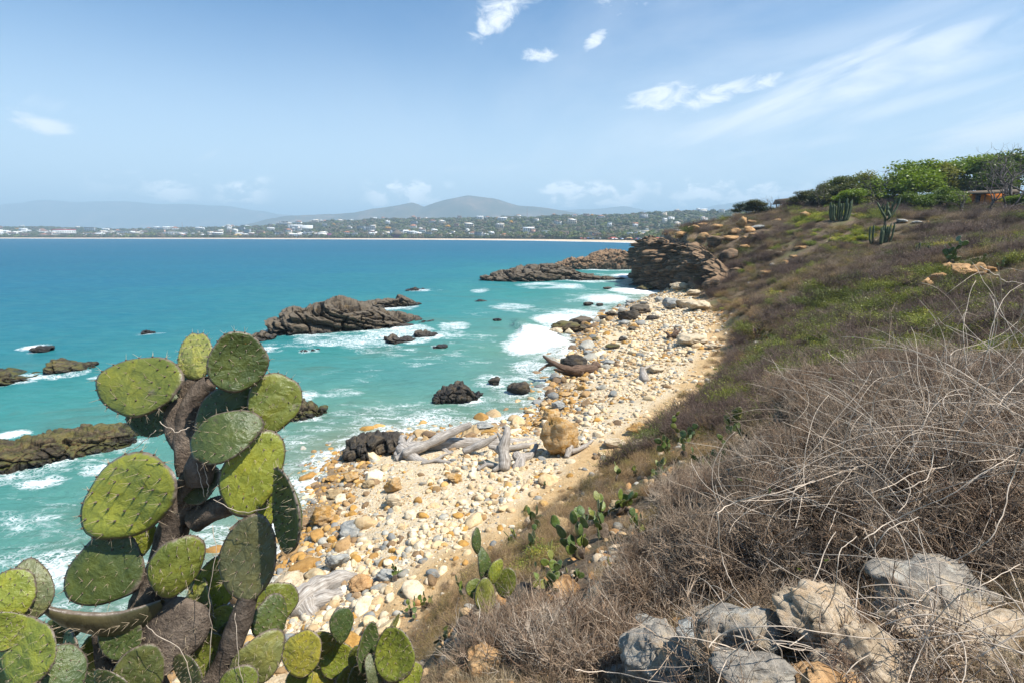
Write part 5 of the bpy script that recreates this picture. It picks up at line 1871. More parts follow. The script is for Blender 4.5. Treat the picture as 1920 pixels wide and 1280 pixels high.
    x, y = np.sin(a) * r, np.cos(a) * r
    z, s, f = terrain(x, y, True)
    ok = (f > 0.2) & (rs.rand(n) < 0.9)
    x, y, z, r = [q[ok] for q in (x, y, z, r)]
    n = len(x)
    for cx, cy, cr in CLEAR:
        ok = ~(np.hypot(x - cx, y - cy) < cr * 0.75)
        x, y, z, r = [q[ok] for q in (x, y, z, r)]
    n = len(x)
    sz = (rs.uniform(0.10, 0.30, n) * np.interp(r, [1.5, 5, 22], [0.45, 0.65, 1.2]))[:, None] * np.ones((1, 3))
    tint = np.ones((n, 4))
    tint[:, :3] = np.array([(0.38, 0.29, 0.17), (0.30, 0.21, 0.12), (0.24, 0.18, 0.12), (0.42, 0.34, 0.22)])[rs.randint(0, 4, n)] * rs.uniform(0.7, 1.2, (n, 1))
    scatter('dry_grass', gp, ['twig_scatter'], np.stack([x, y, z - 0.01], 1), np.stack([rs.uniform(-.4, .4, n), rs.uniform(-.4, .4, n), rs.uniform(0, 6.28, n)], 1), sz, tint)
    # rubble in the soil of the slope
    n = 5200
    a = rs.uniform(R(-30), R(58), n)
    r = np.exp(rs.uniform(math.log(1.6), math.log(90), n))
    x, y = np.sin(a) * r, np.cos(a) * r
    z, s, f = terrain(x, y, True)
    ok = f > 0.0
    x, y, z, r = [q[ok] for q in (x, y, z, r)]
    n = len(x)
    sz = (rs.uniform(0.02, 0.13, n) * np.interp(r, [1.5, 6, 25, 90], [0.5, 0.9, 2.0, 4.0]))[:, None] * rs.uniform(0.7, 1.3, (n, 3))
    tint = np.ones((n, 4))
    tint[:, :3] = np.array([(0.42, 0.29, 0.16), (0.50, 0.40, 0.28), (0.33, 0.31, 0.27), (0.40, 0.22, 0.09)])[rs.randint(0, 4, n)] * rs.uniform(0.7, 1.2, (n, 1))
    scatter('rubble', ST_SMALL, ['stone_scatter'], np.stack([x, y, z], 1), np.stack([rs.uniform(-.4, .4, n), rs.uniform(-.4, .4, n), rs.uniform(0, 6.28, n)], 1), sz, tint)


build_scrub()


# ================================================================== trees on the hilltop
def limb_tree(rs, g, base, d, length, rad, depth, tips, wob=0.14, spread=0.55, forks=(2, 3), keep=0.72):
    pts, dd = strand(rs, base, d, length, 4, wob)
    radii = np.linspace(rad, rad * 0.62, 5)
    g.tube(pts, radii, 6 if rad > 0.04 else 4 if rad > 0.015 else 3)
    tips.append((pts[-1], depth))
    if depth == 0:
        return
    for i in range(rs.randint(forks[0], forks[1] + 1)):
        nd = dd + rs.normal(size=3) * spread
        nd[2] = max(nd[2], -0.1) + 0.12
        limb_tree(rs, g, pts[-1] if i < 2 else pts[-2], nd, length * keep * rs.uniform(0.8, 1.15), rad * 0.60, depth - 1, tips, wob, spread, forks, keep)


def tree_meshes(seed, green=True, hgt=6.0, nleaf=6500, spread=0.75):
    rs = np.random.RandomState(seed)
    g = Geo()
    tips = []
    lean = rs.normal() * 0.15 - 0.1
    depth = 3 if green else 6
    for i in range(2 if green else 2):
        limb_tree(rs, g, np.array([rs.normal() * 0.15, rs.normal() * 0.15, -0.4]), (lean + rs.normal() * 0.35, rs.normal() * 0.3, 1.0), hgt * 0.34, hgt * 0.024, depth, tips,
                  spread=spread if green else 0.5, forks=(2, 3) if green else (2, 2), keep=0.72 if green else 0.78)
    tm = g.mesh('trunk', ['bark'])
    if not green:
        return tm, None
    ends = np.array([p for p, d in tips if d <= 1])
    lg = Geo()
    pos, sz = [], []
    n = len(ends)
    per = nleaf // n
    for e in ends:
        r = hgt * rs.uniform(0.13, 0.23)
        q = rs.normal(size=(per, 3))
        q /= np.linalg.norm(q, axis=1)[:, None]
        q *= (rs.rand(per) ** 0.45)[:, None] * r * np.array([1.3, 1.3, 0.72])
        pos.append(e + q + np.array([0, 0, r * 0.2]))
    pos = np.concatenate(pos)
    add_leaves(lg, pos, 0.19 * hgt / 6.0, rs, 0, up=0.7)
    return tm, lg.mesh('crown', ['leaf'])


TREES = [tree_meshes(700 + i, True, 6.0) for i in range(5)]
BARE = [tree_meshes(720 + i, False, 6.0) for i in range(4)]


def place_tree(px, py, depth_m, hpx, kind, var, label, color, bark=(0.16, 0.12, 0.09), group=None, wide=1.0):
    """px,py foot in the photograph, depth_m distance ahead, hpx height in pixels"""
    d = pdir(px, py)
    x, y = d.x * depth_m, d.y * depth_m
    z = th(x, y)
    top_z = CAM_H + pdir(px, py - hpx).z * depth_m
    h = max(top_z - z, 1.0)
    tm, cm = (TREES if kind == 'green' else BARE)[var]
    ref = max(v.co.z for v in (cm or tm).vertices)
    e = link('tree', None, label=label, cat='tree', group=group, loc=(x, y, z))
    s = h / ref
    e.scale = (s * wide, s * wide, s)
    e.rotation_euler.z = (px * 1.7) % 6.28
    t = link('trunk', tm, e)
    t.color = (*bark, 1)
    if cm:
        c = link('crown', cm, e)
        c.color = (*color, 1)
    return e


G1, G2, G3, G4 = (0.13, 0.19, 0.025), (0.085, 0.13, 0.025), (0.055, 0.085, 0.025), (0.16, 0.17, 0.05)
for q in [
    (1725, 395, 104, 97, 'green', 0, 'tallest bright green spreading tree on the hilltop', G1, 1.25),
    (1680, 395, 100, 82, 'green', 1, 'bright green tree left of the tallest one on the hilltop', G1, 1.3),
    (1770, 392, 108, 92, 'green', 2, 'yellow green tree right of the tallest one on the hilltop', G4, 1.2),
    (1612, 398, 92, 46, 'green', 3, 'low bright green tree in front of the hilltop grove', G1, 1.4),
    (1700, 402, 90, 46, 'green', 4, 'low dark green tree under the tallest tree', G2, 1.5),
    (1745, 402, 90, 50, 'green', 0, 'low mid green tree left of the orange hut', G2, 1.4),
    (1800, 388, 112, 92, 'green', 1, 'green tree behind the orange hut', G1, 1.2),
    (1845, 388, 112, 100, 'green', 3, 'broad green tree behind the bare trees at the right', G1, 1.2),
    (1900, 388, 108, 104, 'green', 2, 'green tree behind the tall bare trees at the right edge', G2, 1.2),
    (1635, 392, 108, 72, 'green', 4, 'green tree at the left end of the hilltop grove', G4, 1.2),
    (1565, 396, 100, 54, 'green', 2, 'dull olive tree with a thin crown on the shoulder of the hill', (0.09, 0.10, 0.045), 1.2),
    (1532, 394, 104, 48, 'green', 1, 'dark olive tree right of the thatched roof ridge', (0.065, 0.075, 0.035), 1.3),
    (1600, 398, 96, 44, 'green', 0, 'brownish thin tree between the olive and the bright green trees', (0.085, 0.085, 0.045), 1.3),
    (1590, 390, 106, 62, 'green', 3, 'olive green tree rising behind the dense column cacti', (0.08, 0.10, 0.035), 1.3),
    (1510, 392, 106, 36, 'green', 0, 'low brown green tree right of the broken white wall', (0.075, 0.08, 0.04), 1.5),
    (1560, 392, 110, 56, 'green', 4, 'round topped brownish tree between the dull olive ones', (0.095, 0.09, 0.05), 1.2),
    (1765, 400, 88, 44, 'green', 1, 'green shrub like tree at the left corner of the orange hut', G1, 1.4),
    (1880, 392, 104, 92, 'green', 0, 'tall green crown behind the tallest bare tree', G2, 1.1),
    (1910, 402, 78, 40, 'green', 3, 'yellow green bush under the bare trees at the right edge', G1, 1.5),
    (1405, 402, 118, 26, 'green', 4, 'small dark bush on the skyline at the left end of the hill', (0.045, 0.06, 0.03), 1.6),
    (1420, 396, 116, 22, 'green', 2, 'small olive bush on the skyline, second from the left end of the hill', (0.08, 0.085, 0.04), 1.8),
]:
    place_tree(*q[:7], q[7], wide=q[8])
for q in [
    (1872, 395, 84, 132, 0, 'tallest bare grey tree at the right end of the hilltop', 1.1),
    (1852, 398, 80, 112, 1, 'leaning bare tree just left of the tallest bare tree', 1.0),
    (1915, 396, 82, 128, 2, 'bare tree cut by the right edge of the view', 1.0),
    (1800, 400, 78, 66, 3, 'small bare tree standing before the orange hut', 1.3),
    (1622, 395, 96, 74, 1, 'bare tree rising above the crowns at the left of the grove', 1.1),
    (1588, 396, 100, 64, 3, 'thin bare tree on the shoulder of the hill', 1.2),
    (1650, 392, 104, 80, 2, 'grey bare tree among the first bright green crowns', 1.1),
    (1890, 400, 76, 100, 3, 'low crooked bare tree between the tall ones at the right', 1.3),
    (1440, 392, 114, 26, 0, 'small windswept bare bush on the skyline', 1.8),
    (1545, 394, 98, 52, 0, 'bare twiggy tree next to the dark olive tree', 1.3),
]:
    place_tree(q[0], q[1], q[2], q[3], 'bare', q[4], q[5], None, (0.115, 0.095, 0.085), wide=q[6])


# ================================================================== cacti
def mat_pad():
    m, k = new_mat('cactus_pad')
    g = geo(k)
    tc = k.n('ShaderNodeTexCoord').outputs['Object']
    base = k.n('ShaderNodeObjectInfo').outputs['Color']
    rnd = k.n('ShaderNodeObjectInfo').outputs['Random']
    off = k.n('ShaderNodeCombineXYZ', {'X': k.math('MULTIPLY', rnd, 37.0), 'Y': k.math('MULTIPLY', rnd, 11.0), 'Z': 0.0}).outputs[0]
    v = k.vmath('ADD', tc, off)
    n1 = k.noise(v, 3.2, 5, 0.6, 0.4)
    n2 = k.noise(v, 14.0, 5, 0.65)
    n3 = k.noise(k.map(v, (14, 14, 3.0)), 1.6, 4, 0.6, 0.8)
    rim = k.attr('rim')
    hg = k.attr('hgt')
    col = k.mix(1.0, base, k.ramp(n1, [(0.3, (0.66, 0.74, 0.66)), (0.5, (1, 1, 1)), (0.70, (1.32, 1.20, 0.85))]), 'MULTIPLY')
    col = k.mix(k.math('MULTIPLY', k.ss(n3, 0.52, 0.70), 0.14), col, k.mix(1.0, base, (1.6, 1.4, 0.9), 'MULTIPLY'))
    sp = k.voro(v, 6.5, 'F1')
    col = k.mix(k.math('MULTIPLY', k.ss(sp, 0.10, 0.04), k.ss(n2, 0.52, 0.60)), col, (0.36, 0.17, 0.035))
    cork = k.math('ADD', k.ss(k.math('ADD', rim, k.math('MULTIPLY', n2, 0.14)), 0.99, 1.06), k.ss(k.math('ADD', hg, k.math('MULTIPLY', n1, 0.14)), 0.17, 0.06))
    cork = k.math('ADD', cork, k.math('MULTIPLY', k.ss(k.noise(v, 2.2, 6, 0.7), 0.60, 0.70), 0.75), clamp=True)
    col = k.mix(cork, col, k.ramp(n2, [(0.35, (0.075, 0.055, 0.04)), (0.6, (0.19, 0.15, 0.115))]))
    b = k.bump(n3, 0.16, 0.03)
    b = k.bump(k.noise(v, 5.5, 3, 0.5, 0.8), 0.26, 0.06, b)
    b = k.bump(k.noise(v, 30, 4, 0.6), 0.25, 0.012, b)
    finish(k, col, 0.40, b, 0.45)


mat_pad()
_m, _k = new_mat('spine')
finish(_k, (0.46, 0.36, 0.24), 0.5, None, 0.3)


def mat_trunk():
    m, k = new_mat('cactus_trunk')
    pos = geo(k).outputs['Position']
    n1 = k.noise(pos, 9, 7, 0.7)
    n2 = k.noise(k.map(pos, (1, 1, 0.4)), 42, 5, 0.7)
    col = k.ramp(n1, [(0.3, (0.045, 0.033, 0.026)), (0.5, (0.14, 0.105, 0.078)), (0.7, (0.27, 0.21, 0.16))])
    col = k.mix(k.math('MULTIPLY', k.ss(n2, 0.5, 0.7), 0.5), col, (0.05, 0.038, 0.03))
    b = k.bump(n2, 0.8, 0.012)
    b = k.bump(n1, 0.8, 0.05, b)
    finish(k, col, 0.9, b, 0.2)


mat_trunk()


def pad_mesh(seed, woody=False, notch=0.0, thick=0.068, nth=40, nr=11):
    """a prickly pear pad: base at the origin, one unit tall along z, flat along y"""
    rs = np.random.RandomState(seed)
    th_ = np.arange(nth) / nth * 2 * np.pi
    ph = rs.rand(6) * 6.28
    w = 0.5 * (0.70 + 0.10 * rs.rand())
    rad = 1 + 0.045 * np.sin(2 * th_ + ph[0]) + 0.055 * np.sin(3 * th_ + ph[1]) + 0.012 * np.sin(7 * th_ + ph[2])
    if notch:
        rad -= notch * np.exp(-((th_ - np.pi / 2) / 0.22) ** 2)
    ox = np.cos(th_) * w * rad
    oz = np.sin(th_) * 0.5 * rad
    ox = ox * (1.0 - 0.20 * np.clip(-oz * 2, 0, 1) ** 1.5 + 0.03 * oz)
    oz = oz + 0.5
    rr = np.linspace(0, 1, nr) ** 0.75
    verts, rim, hg = [], [], []
    bend = rs.normal() * 0.10
    bend2 = rs.normal() * 0.10
    for side in (1, -1):
        for i, r in enumerate(rr):
            if side == -1 and i == nr - 1:
                continue
            x = ox * r
            z = 0.5 + (oz - 0.5) * r
            t = thick * 0.5 * math.sqrt(max(0.0, 1 - r ** 4.5)) * (1 + 0.35 * (1 - z))
            y = side * t + bend * (z - 0.4) ** 2 * 2 + bend2 * x ** 2 * 3
            y = y + fbm(np.stack([x * 3.5, z * 3.5, np.full_like(x, seed + side)], 1), 2, seed) * 0.030 * (1 - r ** 6)
            verts.append(np.stack([x, y, z], 1))
            rim.append(np.full(nth, r))
            hg.append(z)
    V = np.concatenate(verts)
    faces = []
    for i in range(nr - 1):
        for j in range(nth):
            j2 = (j + 1) % nth
            faces.append((i * nth + j, (i + 1) * nth + j, (i + 1) * nth + j2, i * nth + j2))
    off = nr * nth
    for i in range(nr - 1):
        for j in range(nth):
            j2 = (j + 1) % nth
            a = off + i * nth
            b = off + (i + 1) * nth if i < nr - 2 else (nr - 1) * nth
            faces.append((a + j, a + j2, b + j2, b + j))
    F = np.array(faces)
    me = mesh_from('pad', V, F, attrs={'rim': np.concatenate(rim), 'hgt': np.concatenate(hg)}, mats=['cactus_trunk' if woody else 'cactus_pad'])
    # spines: areoles in oblique rows on both faces and along the rim
    g = Geo()
    sp = 0.155
    for side in (1, -1):
        row = 0
        z = 0.14
        while z < 0.97:
            x = -0.5 + (sp / 2 if row % 2 else 0)
            while x < 0.5:
                px_, pz_ = x + rs.normal() * 0.012, z + rs.normal() * 0.012
                ang = math.atan2(pz_ - 0.5, px_)
                ro = np.interp(ang % (2 * np.pi), th_, np.hypot(ox, oz - 0.5), period=2 * np.pi)
                r = math.hypot(px_, pz_ - 0.5) / ro
                if r < 0.93:
                    t = thick * 0.5 * math.sqrt(max(0.0, 1 - r ** 4.5)) * (1 + 0.35 * (1 - pz_))
                    y = side * t + bend * (pz_ - 0.4) ** 2 * 2 + bend2 * px_ ** 2 * 3
                    areole(g, rs, np.array([px_, y, pz_]), np.array([0, side, 0.0]), 0.10)
                x += sp
            z += sp * 0.72
            row += 1
    for j in range(0, nth, 2):
        if oz[j] > 0.12:
            i = (nr - 1) * nth + j
            nv = np.array([math.cos(th_[j]), 0, math.sin(th_[j])])
            areole(g, rs, V[i], nv, 0.085)
    sm = g.mesh('spines', ['spine', 'cactus_trunk'])
    return me, sm


def areole(g, rs, p, n, L):
    v, f = ico(1)
    g.add(v[:, :] * 0.0125 + p, f, 1)
    for q in range(rs.randint(1, 4)):
        d = n + rs.normal(size=3) * 0.35 + np.array([0, 0, -0.15])
        d /= np.linalg.norm(d)
        l_ = L * rs.uniform(0.55, 1.3)
        g.tube([p, p + d * l_ * 0.6, p + d * l_], [0.0024, 0.0017, 0.0003], 3)


PADS = [pad_mesh(800 + i) for i in range(7)]
PAD_NOTCH = pad_mesh(820, notch=0.16)
PAD_WOOD = [pad_mesh(830 + i, woody=True, thick=0.17) for i in range(2)]


def basis(up, nrm):
    up = Vector(up).normalized()
    n = Vector(nrm)
    n = (n - up * n.dot(up)).normalized()
    x = up.cross(n) * -1
    x = n.cross(up)
    m = Matrix((x, n, up)).transposed()
    return m.to_4x4()


def add_pad(parent, base, up, nrm, height, color, var=0, width=1.0, spines=True, wood=False, notch=False, label=None):
    """base point is in world space; parent has no rotation"""
    pm, sm = PAD_NOTCH if notch else (PAD_WOOD[var % 2] if wood else PADS[var % len(PADS)])
    o = link('pad', pm, parent, label=label)
    M = Matrix.Translation(Vector(base) - parent.location) @ basis(up, nrm) @ Matrix.Diagonal((height * width, height, height, 1))
    o.matrix_local = M
    o.color = (*color, 1)
    if spines:
        s = link('spines', sm, o)
        s['kind'] = 'stuff'
    return o


CAM_R, CAM_U, CAM_F = Vector((1, 0, 0)), Vector((0, math.sin(PITCH), math.cos(PITCH))), Vector((0, math.cos(PITCH), -math.sin(PITCH)))
PAD_GREEN = (0.165, 0.180, 0.030)


def pad_from_photo(parent, cx, cy, a, b, ang, t, yaw=0, lean=0, color=PAD_GREEN, var=0, wood=False, notch=False, label=None, dt=0.0, spines=True):
    """cx,cy centre; a,b half length and half width in pixels; ang direction base->tip in degrees; yaw turn about its length; lean of the tip away from the viewer"""
    C = P(cx, cy, t)
    la = R(ang)
    L = CAM_R * math.cos(la) + CAM_U * math.sin(la)
    W = -CAM_R * math.sin(la) + CAM_U * math.cos(la)
    N = -CAM_F
    ln = R(lean)
    L2 = (L * math.cos(ln) + CAM_F * math.sin(ln)).normalized()
    N2 = (N * math.cos(ln) + L * math.sin(ln)).normalized()
    yw = R(yaw)
    rot = Matrix.Rotation(yw, 3, L2)
    N3 = rot @ N2
    h = 2 * a * t / FPX / max(math.cos(ln), 0.3)
    wd = 2 * b * t / FPX / max(abs(math.cos(yw)), 0.25)
    base = C - L2 * h * 0.5
    return add_pad(parent, base, L2, N3, h, color, var, width=wd / (h * 0.745), spines=spines, wood=wood, notch=notch, label=label)


def opuntia(name_loc, seed, n, size, label, colors=None, tall=1.0, spines=False, group=None, fruit=None, woody=2, spread=0.6):
    """a prickly pear bush grown pad from pad"""
    rs = np.random.RandomState(seed)
    loc = Vector(name_loc)
    e = link('prickly_pear', None, label=label, cat='cactus', group=group, loc=loc)
    colors = colors or [(0.10, 0.15, 0.035), (0.13, 0.17, 0.035), (0.075, 0.115, 0.035), (0.17, 0.18, 0.045)]
    live = []
    for i in range(max(2, n // 7)):
        a = rs.uniform(0, 6.28)
        up = Vector((math.cos(a) * spread * 0.8, math.sin(a) * spread * 0.8, 1.0 * tall)).normalized()
        h = size * rs.uniform(0.9, 1.2)
        b = loc + Vector((rs.normal() * size * 0.5, rs.normal() * size * 0.5, -0.12 * size))
        nr = Vector((rs.normal(), rs.normal(), 0.2))
        add_pad(e, b, up, nr, h, (0.12, 0.10, 0.06), rs.randint(7), spines=spines, wood=(i < woody))
        live.append((b + up * h * 0.93, up, nr, h, 0))
    cnt = len(live)
    k_ = 0
    while cnt < n and k_ < 400:
        k_ += 1
        b, up, nr, h, lv = live[rs.randint(len(live))]
        if lv > 4:
            continue
        n2 = Vector(nr)
        side = up.cross(n2).normalized()
        ang = rs.uniform(-0.95, 0.95)
        u2 = (up * math.cos(ang) + side * math.sin(ang) + Vector((0, 0, 0.30 * tall)) + n2.normalized() * rs.normal() * 0.25).normalized()
        b2 = b + side * math.sin(ang) * h * 0.28 - up * (1 - math.cos(ang)) * h * 0.25
        nr2 = n2.normalized() + Vector((rs.normal(), rs.normal(), rs.normal() * 0.2)) * 0.75
        h2 = size * rs.uniform(0.65, 1.1)
        add_pad(e, b2 - u2 * h2 * 0.04, u2, nr2, h2, colors[rs.randint(len(colors))], rs.randint(7), width=rs.uniform(0.85, 1.1), spines=spines)
        live.append((b2 + u2 * h2 * 0.93, u2, nr2, h2, lv + 1))
        cnt += 1
    return e


def op_at(px, py, hpx, seed, n, label, size_px=None, **kw):
    p, t = ground_hit(px, py)
    size = (size_px or hpx / 3.0) * t / FPX
    return opuntia((p.x, p.y, p.z), seed, n, size, label, **kw)
# ================================================================== the far town
def flat_mat(name, col, rough=0.8, var=0.15, scale=0.4):
    m, k = new_mat(name)
    pos = geo(k).outputs['Position']
    n = k.noise(pos, scale, 4, 0.6)
    c = k.mix(k.ss(n, 0.3, 0.7), tuple(x * (1 - var) for x in col), tuple(min(1, x * (1 + var)) for x in col))
    finish(k, c, rough, None, 0.2)


flat_mat('wall_white', (0.74, 0.72, 0.68))
flat_mat('wall_cream', (0.62, 0.52, 0.40))
flat_mat('wall_pink', (0.55, 0.33, 0.26))
flat_mat('wall_grey', (0.36, 0.38, 0.40))
flat_mat('roof_tile', (0.42, 0.17, 0.09))
flat_mat('roof_grey', (0.30, 0.29, 0.28))
flat_mat('roof_white', (0.75, 0.75, 0.74))
flat_mat('thatch', (0.13, 0.10, 0.07), 0.95, 0.35, 3.0)
flat_mat('thatch_gold', (0.48, 0.33, 0.14), 0.95, 0.3, 3.0)
flat_mat('window_dark', (0.045, 0.06, 0.075), 0.2)
flat_mat('red_paint', (0.50, 0.07, 0.08))
flat_mat('orange_wall', (0.55, 0.17, 0.025), 0.8, 0.25, 0.8)
flat_mat('purple_wall', (0.20, 0.05, 0.14))
flat_mat('steel', (0.35, 0.35, 0.37), 0.5)
flat_mat('cloth_red', (0.55, 0.10, 0.06))
flat_mat('cloth_blue', (0.08, 0.20, 0.45))
flat_mat('cloth_white', (0.75, 0.75, 0.75))
flat_mat('bare_wood', (0.16, 0.11, 0.075), 0.9, 0.3, 4.0)


def gable(g, w, d, z0, h, mi, over=0.4):
    x, y = w / 2 + over, d / 2 + over
    v = np.array([[-x, -y, z0], [x, -y, z0], [x, y, z0], [-x, y, z0], [-x, 0, z0 + h], [x, 0, z0 + h]])
    f = np.array([[0, 1, 5, 4], [2, 3, 4, 5], [0, 4, 3, -1], [1, 2, 5, -1], [3, 2, 1, 0]])
    g.add(v, f, mi)


def hip(g, w, d, z0, h, mi, over=0.5, ridge=0.25):
    x, y = w / 2 + over, d / 2 + over
    v = np.array([[-x, -y, z0], [x, -y, z0], [x, y, z0], [-x, y, z0], [-x * ridge, 0, z0 + h], [x * ridge, 0, z0 + h]])
    f = np.array([[0, 1, 5, 4], [2, 3, 4, 5], [0, 4, 3, -1], [1, 2, 5, -1], [3, 2, 1, 0]])
    g.add(v, f, mi)


def house_mesh(i):
    rs = np.random.RandomState(1500 + i)
    g = Geo()
    w, d = rs.uniform(9, 17), rs.uniform(7, 10)
    st = rs.choice([1, 2, 2, 3]) if i % 3 else 2
    h = 3.1 * st
    g.box((0, 0, h / 2 - 1), (w, d, h + 2), 0, 0)
    if rs.rand() < 0.6:
        w2 = w * rs.uniform(0.35, 0.6)
        g.box((rs.choice([-1, 1]) * (w - w2) * 0.5, 0.6, h + 1.4), (w2, d * 0.7, 2.8), 0, 0)
    t = i % 3
    if t == 0:
        gable(g, w, d, h + 0.01, 1.9, 1)
    elif t == 1:
        g.box((0, 0, h + 0.16), (w + 0.6, d + 0.6, 0.3), 0, 1)
    else:
        hip(g, w, d, h + 0.01, 2.2, 1)
    nw = int(w // 3)
    for s in range(st):
        for j in range(nw):
            x = -w / 2 + (j + 0.5) * w / nw
            g.box((x, -d / 2, 1.5 + s * 3.1), (1.5, 0.16, 1.5), 0, 2)
        g.box((0, -d / 2 - 0.6, 2.95 + s * 3.1), (w * 0.96, 1.2, 0.18), 0, 0)
    return g


WALLS = ['wall_white', 'wall_white', 'wall_cream', 'wall_pink', 'wall_grey', 'wall_white']
ROOFS = ['roof_tile', 'roof_white', 'roof_tile', 'roof_grey', 'thatch', 'roof_white']
HOUSES = []
for i in range(14):
    HOUSES.append((house_mesh(i).mesh('house', [WALLS[i % 6], ROOFS[(i * 5 + 1) % 6], 'window_dark'], smooth=False), WALLS[i % 6].split('_')[1], ROOFS[(i * 5 + 1) % 6]))
HOUSE_SPOTS = []


def bay_at(px, inland):
    """a place of the far shore: picture column and distance inland from the waterline"""
    u = (px - 960) / FPX
    dy = math.cos(PITCH) + 0.2 * math.sin(PITCH)
    a = math.atan2(u, dy)
    rs_ = np.linspace(450, 4500, 1600)
    sd_ = -signed_dist(np.sin(a) * rs_, np.cos(a) * rs_, BAY)
    i = np.argmax(sd_ > inland)
    r = rs_[i]
    x, y = math.sin(a) * r, math.cos(a) * r
    z = float(bay_land(np.array([x]), np.array([y]))[0])
    return x, y, z


_house_txt = {'white': 'white', 'cream': 'cream', 'pink': 'pinkish', 'grey': 'grey'}
_roof_txt = {'roof_tile': 'red roofed', 'roof_white': 'white roofed', 'roof_grey': 'grey roofed', 'thatch': 'thatched'}


def build_town():
    rs = np.random.RandomState(1601)
    n = 0
    tries = 0
    while n < 270 and tries < 1500:
        tries += 1
        px = rs.uniform(-60, 1400)
        inl = math.exp(rs.uniform(math.log(95), math.log(1300)))
        # denser in town centre, thin at the right
        if rs.rand() > np.interp(px, [-60, 300, 620, 1000, 1400], [0.8, 1.0, 0.95, 0.6, 0.35]):
            continue
        x, y, z = bay_at(px, inl)
        if any((x - a) ** 2 + (y - b) ** 2 < 12 ** 2 for a, b in HOUSE_SPOTS):
            continue
        HOUSE_SPOTS.append((x, y))
        me, wt, rt = HOUSES[rs.randint(14)]
        where = 'near the far beach' if inl < 260 else 'on the far wooded hill'
        side = 'left part of the bay' if px < 420 else ('middle of the bay' if px < 900 else 'right part of the bay')
        lb = '%s %s house %s, %s' % (_house_txt[wt], _roof_txt[rt], where, side)
        o = link('house', me, label=lb, cat='house', group='houses of the far town: ' + lb, loc=(x, y, z + rs.uniform(0.5, 4)))
        s = rs.uniform(0.75, 1.45) * (1.0 + (y > 1200) * 0.1)
        o.scale = (s * rs.uniform(0.9, 1.3), s, s * rs.uniform(0.8, 1.1))
        o.rotation_euler.z = -math.atan2(x, y) + rs.uniform(-0.5, 0.5)
        n += 1

    def big(name, px, inl, parts, label, cat, lift=1.0, rz=0.0):
        x, y, z = bay_at(px, inl)
        HOUSE_SPOTS.append((x, y))
        e = link(name, None, label=label, cat=cat, loc=(x, y, z + lift))
        e.rotation_euler.z = -math.atan2(x, y) + rz
        for nm, fn, mt in parts:
            g = Geo()
            fn(g)
            link(nm, g.mesh(nm, [mt], smooth=False), e)
        return e

    def win_row(w, d, z, n, ww=2.2, hh=1.6):
        return [('window', (lambda g, j=j: g.box((-w / 2 + (j + 0.5) * w / n, -d / 2 - 0.05, z), (ww, 0.3, hh))), 'window_dark') for j in range(n)]
    # long hotel with the red roof edge
    big('hotel', 123, 240, [('wall', lambda g: g.box((0, 0, 6), (58, 14, 16)), 'wall_white'), ('roof', lambda g: g.box((0, 0, 15.2), (61, 16, 2.2)), 'red_paint')]
        + win_row(58, 14, 4, 10, 3.4, 2.2) + win_row(58, 14, 9, 10, 3.4, 2.2), 'long white hotel with a red roof edge at the left of the bay', 'hotel', 4)
    big('tower_block', 2, 180, [('wall', lambda g: g.box((0, 0, 8), (16, 12, 22)), 'wall_white'), ('roof', lambda g: g.box((0, 0, 19.4), (17, 13, 0.8)), 'roof_grey')] + win_row(16, 12, 6, 3) + win_row(16, 12, 12, 3),
        'tall white block cut by the left edge of the view', 'building', 2)
    big('hotel', 330, 150, [('wall', lambda g: g.box((0, 0, 5), (60, 14, 12)), 'wall_grey'), ('roof', lambda g: g.box((0, 0, 11.5), (62, 15, 1.0)), 'roof_grey')] + win_row(60, 14, 4, 9, 4, 2) + win_row(60, 14, 8, 9, 4, 2),
        'long grey hotel with rows of dark windows, left of centre', 'hotel', 3)
    big('chimney_tower', 311, 170, [('wall', lambda g: g.box((0, 0, 8), (4, 4, 20)), 'wall_pink')], 'slim reddish tower at the left end of the long grey hotel', 'tower', 2)
    big('warehouse', 556, 420, [('wall', lambda g: g.box((0, 0, 3.5), (44, 16, 9)), 'wall_white'), ('roof', lambda g: gable(g, 44, 16, 8.01, 3.0, 0), 'roof_white')], 'left of two long white halls above the beach trees', 'hall', 5)
    big('warehouse', 576, 400, [('wall', lambda g: g.box((0, 0, 4), (40, 18, 11)), 'wall_white'), ('roof', lambda g: gable(g, 40, 18, 9.51, 3.0, 0), 'roof_white')], 'right of two long white halls above the beach trees', 'hall', 4)
    big('palapa', 447, 90, [('wall', lambda g: g.box((0, 0, 1.5), (22, 16, 5)), 'wall_cream'), ('roof', lambda g: hip(g, 26, 20, 4.01, 6, 0), 'thatch_gold')], 'golden thatched restaurant behind the left beach', 'palapa', 1)
    big('palapa', 746, 95, [('wall', lambda g: g.box((0, 0, 2.5), (36, 20, 8)), 'purple_wall'), ('roof', lambda g: hip(g, 34, 24, 6.51, 11, 0, 1.0, 0.15), 'thatch'),
                            ('wing', lambda g: g.box((20, 3, 1.5), (12, 12, 6)), 'purple_wall')] + win_row(36, 20, 2.6, 6, 3.2, 1.6), 'biggest dark thatched palapa with purple walls behind the middle of the beach', 'palapa', 1)
    big('hotel', 605, 150, [('wall', lambda g: g.box((0, 0, 4), (22, 12, 12)), 'wall_white'), ('roof', lambda g: g.box((0, 0, 10.3), (23, 13, 0.6)), 'roof_white'), ('wing', lambda g: g.box((17, 0, 2.5), (12, 11, 8)), 'purple_wall')] + win_row(22, 12, 4, 4),
        'white house with a dark purple wing behind the beach', 'hotel', 2)
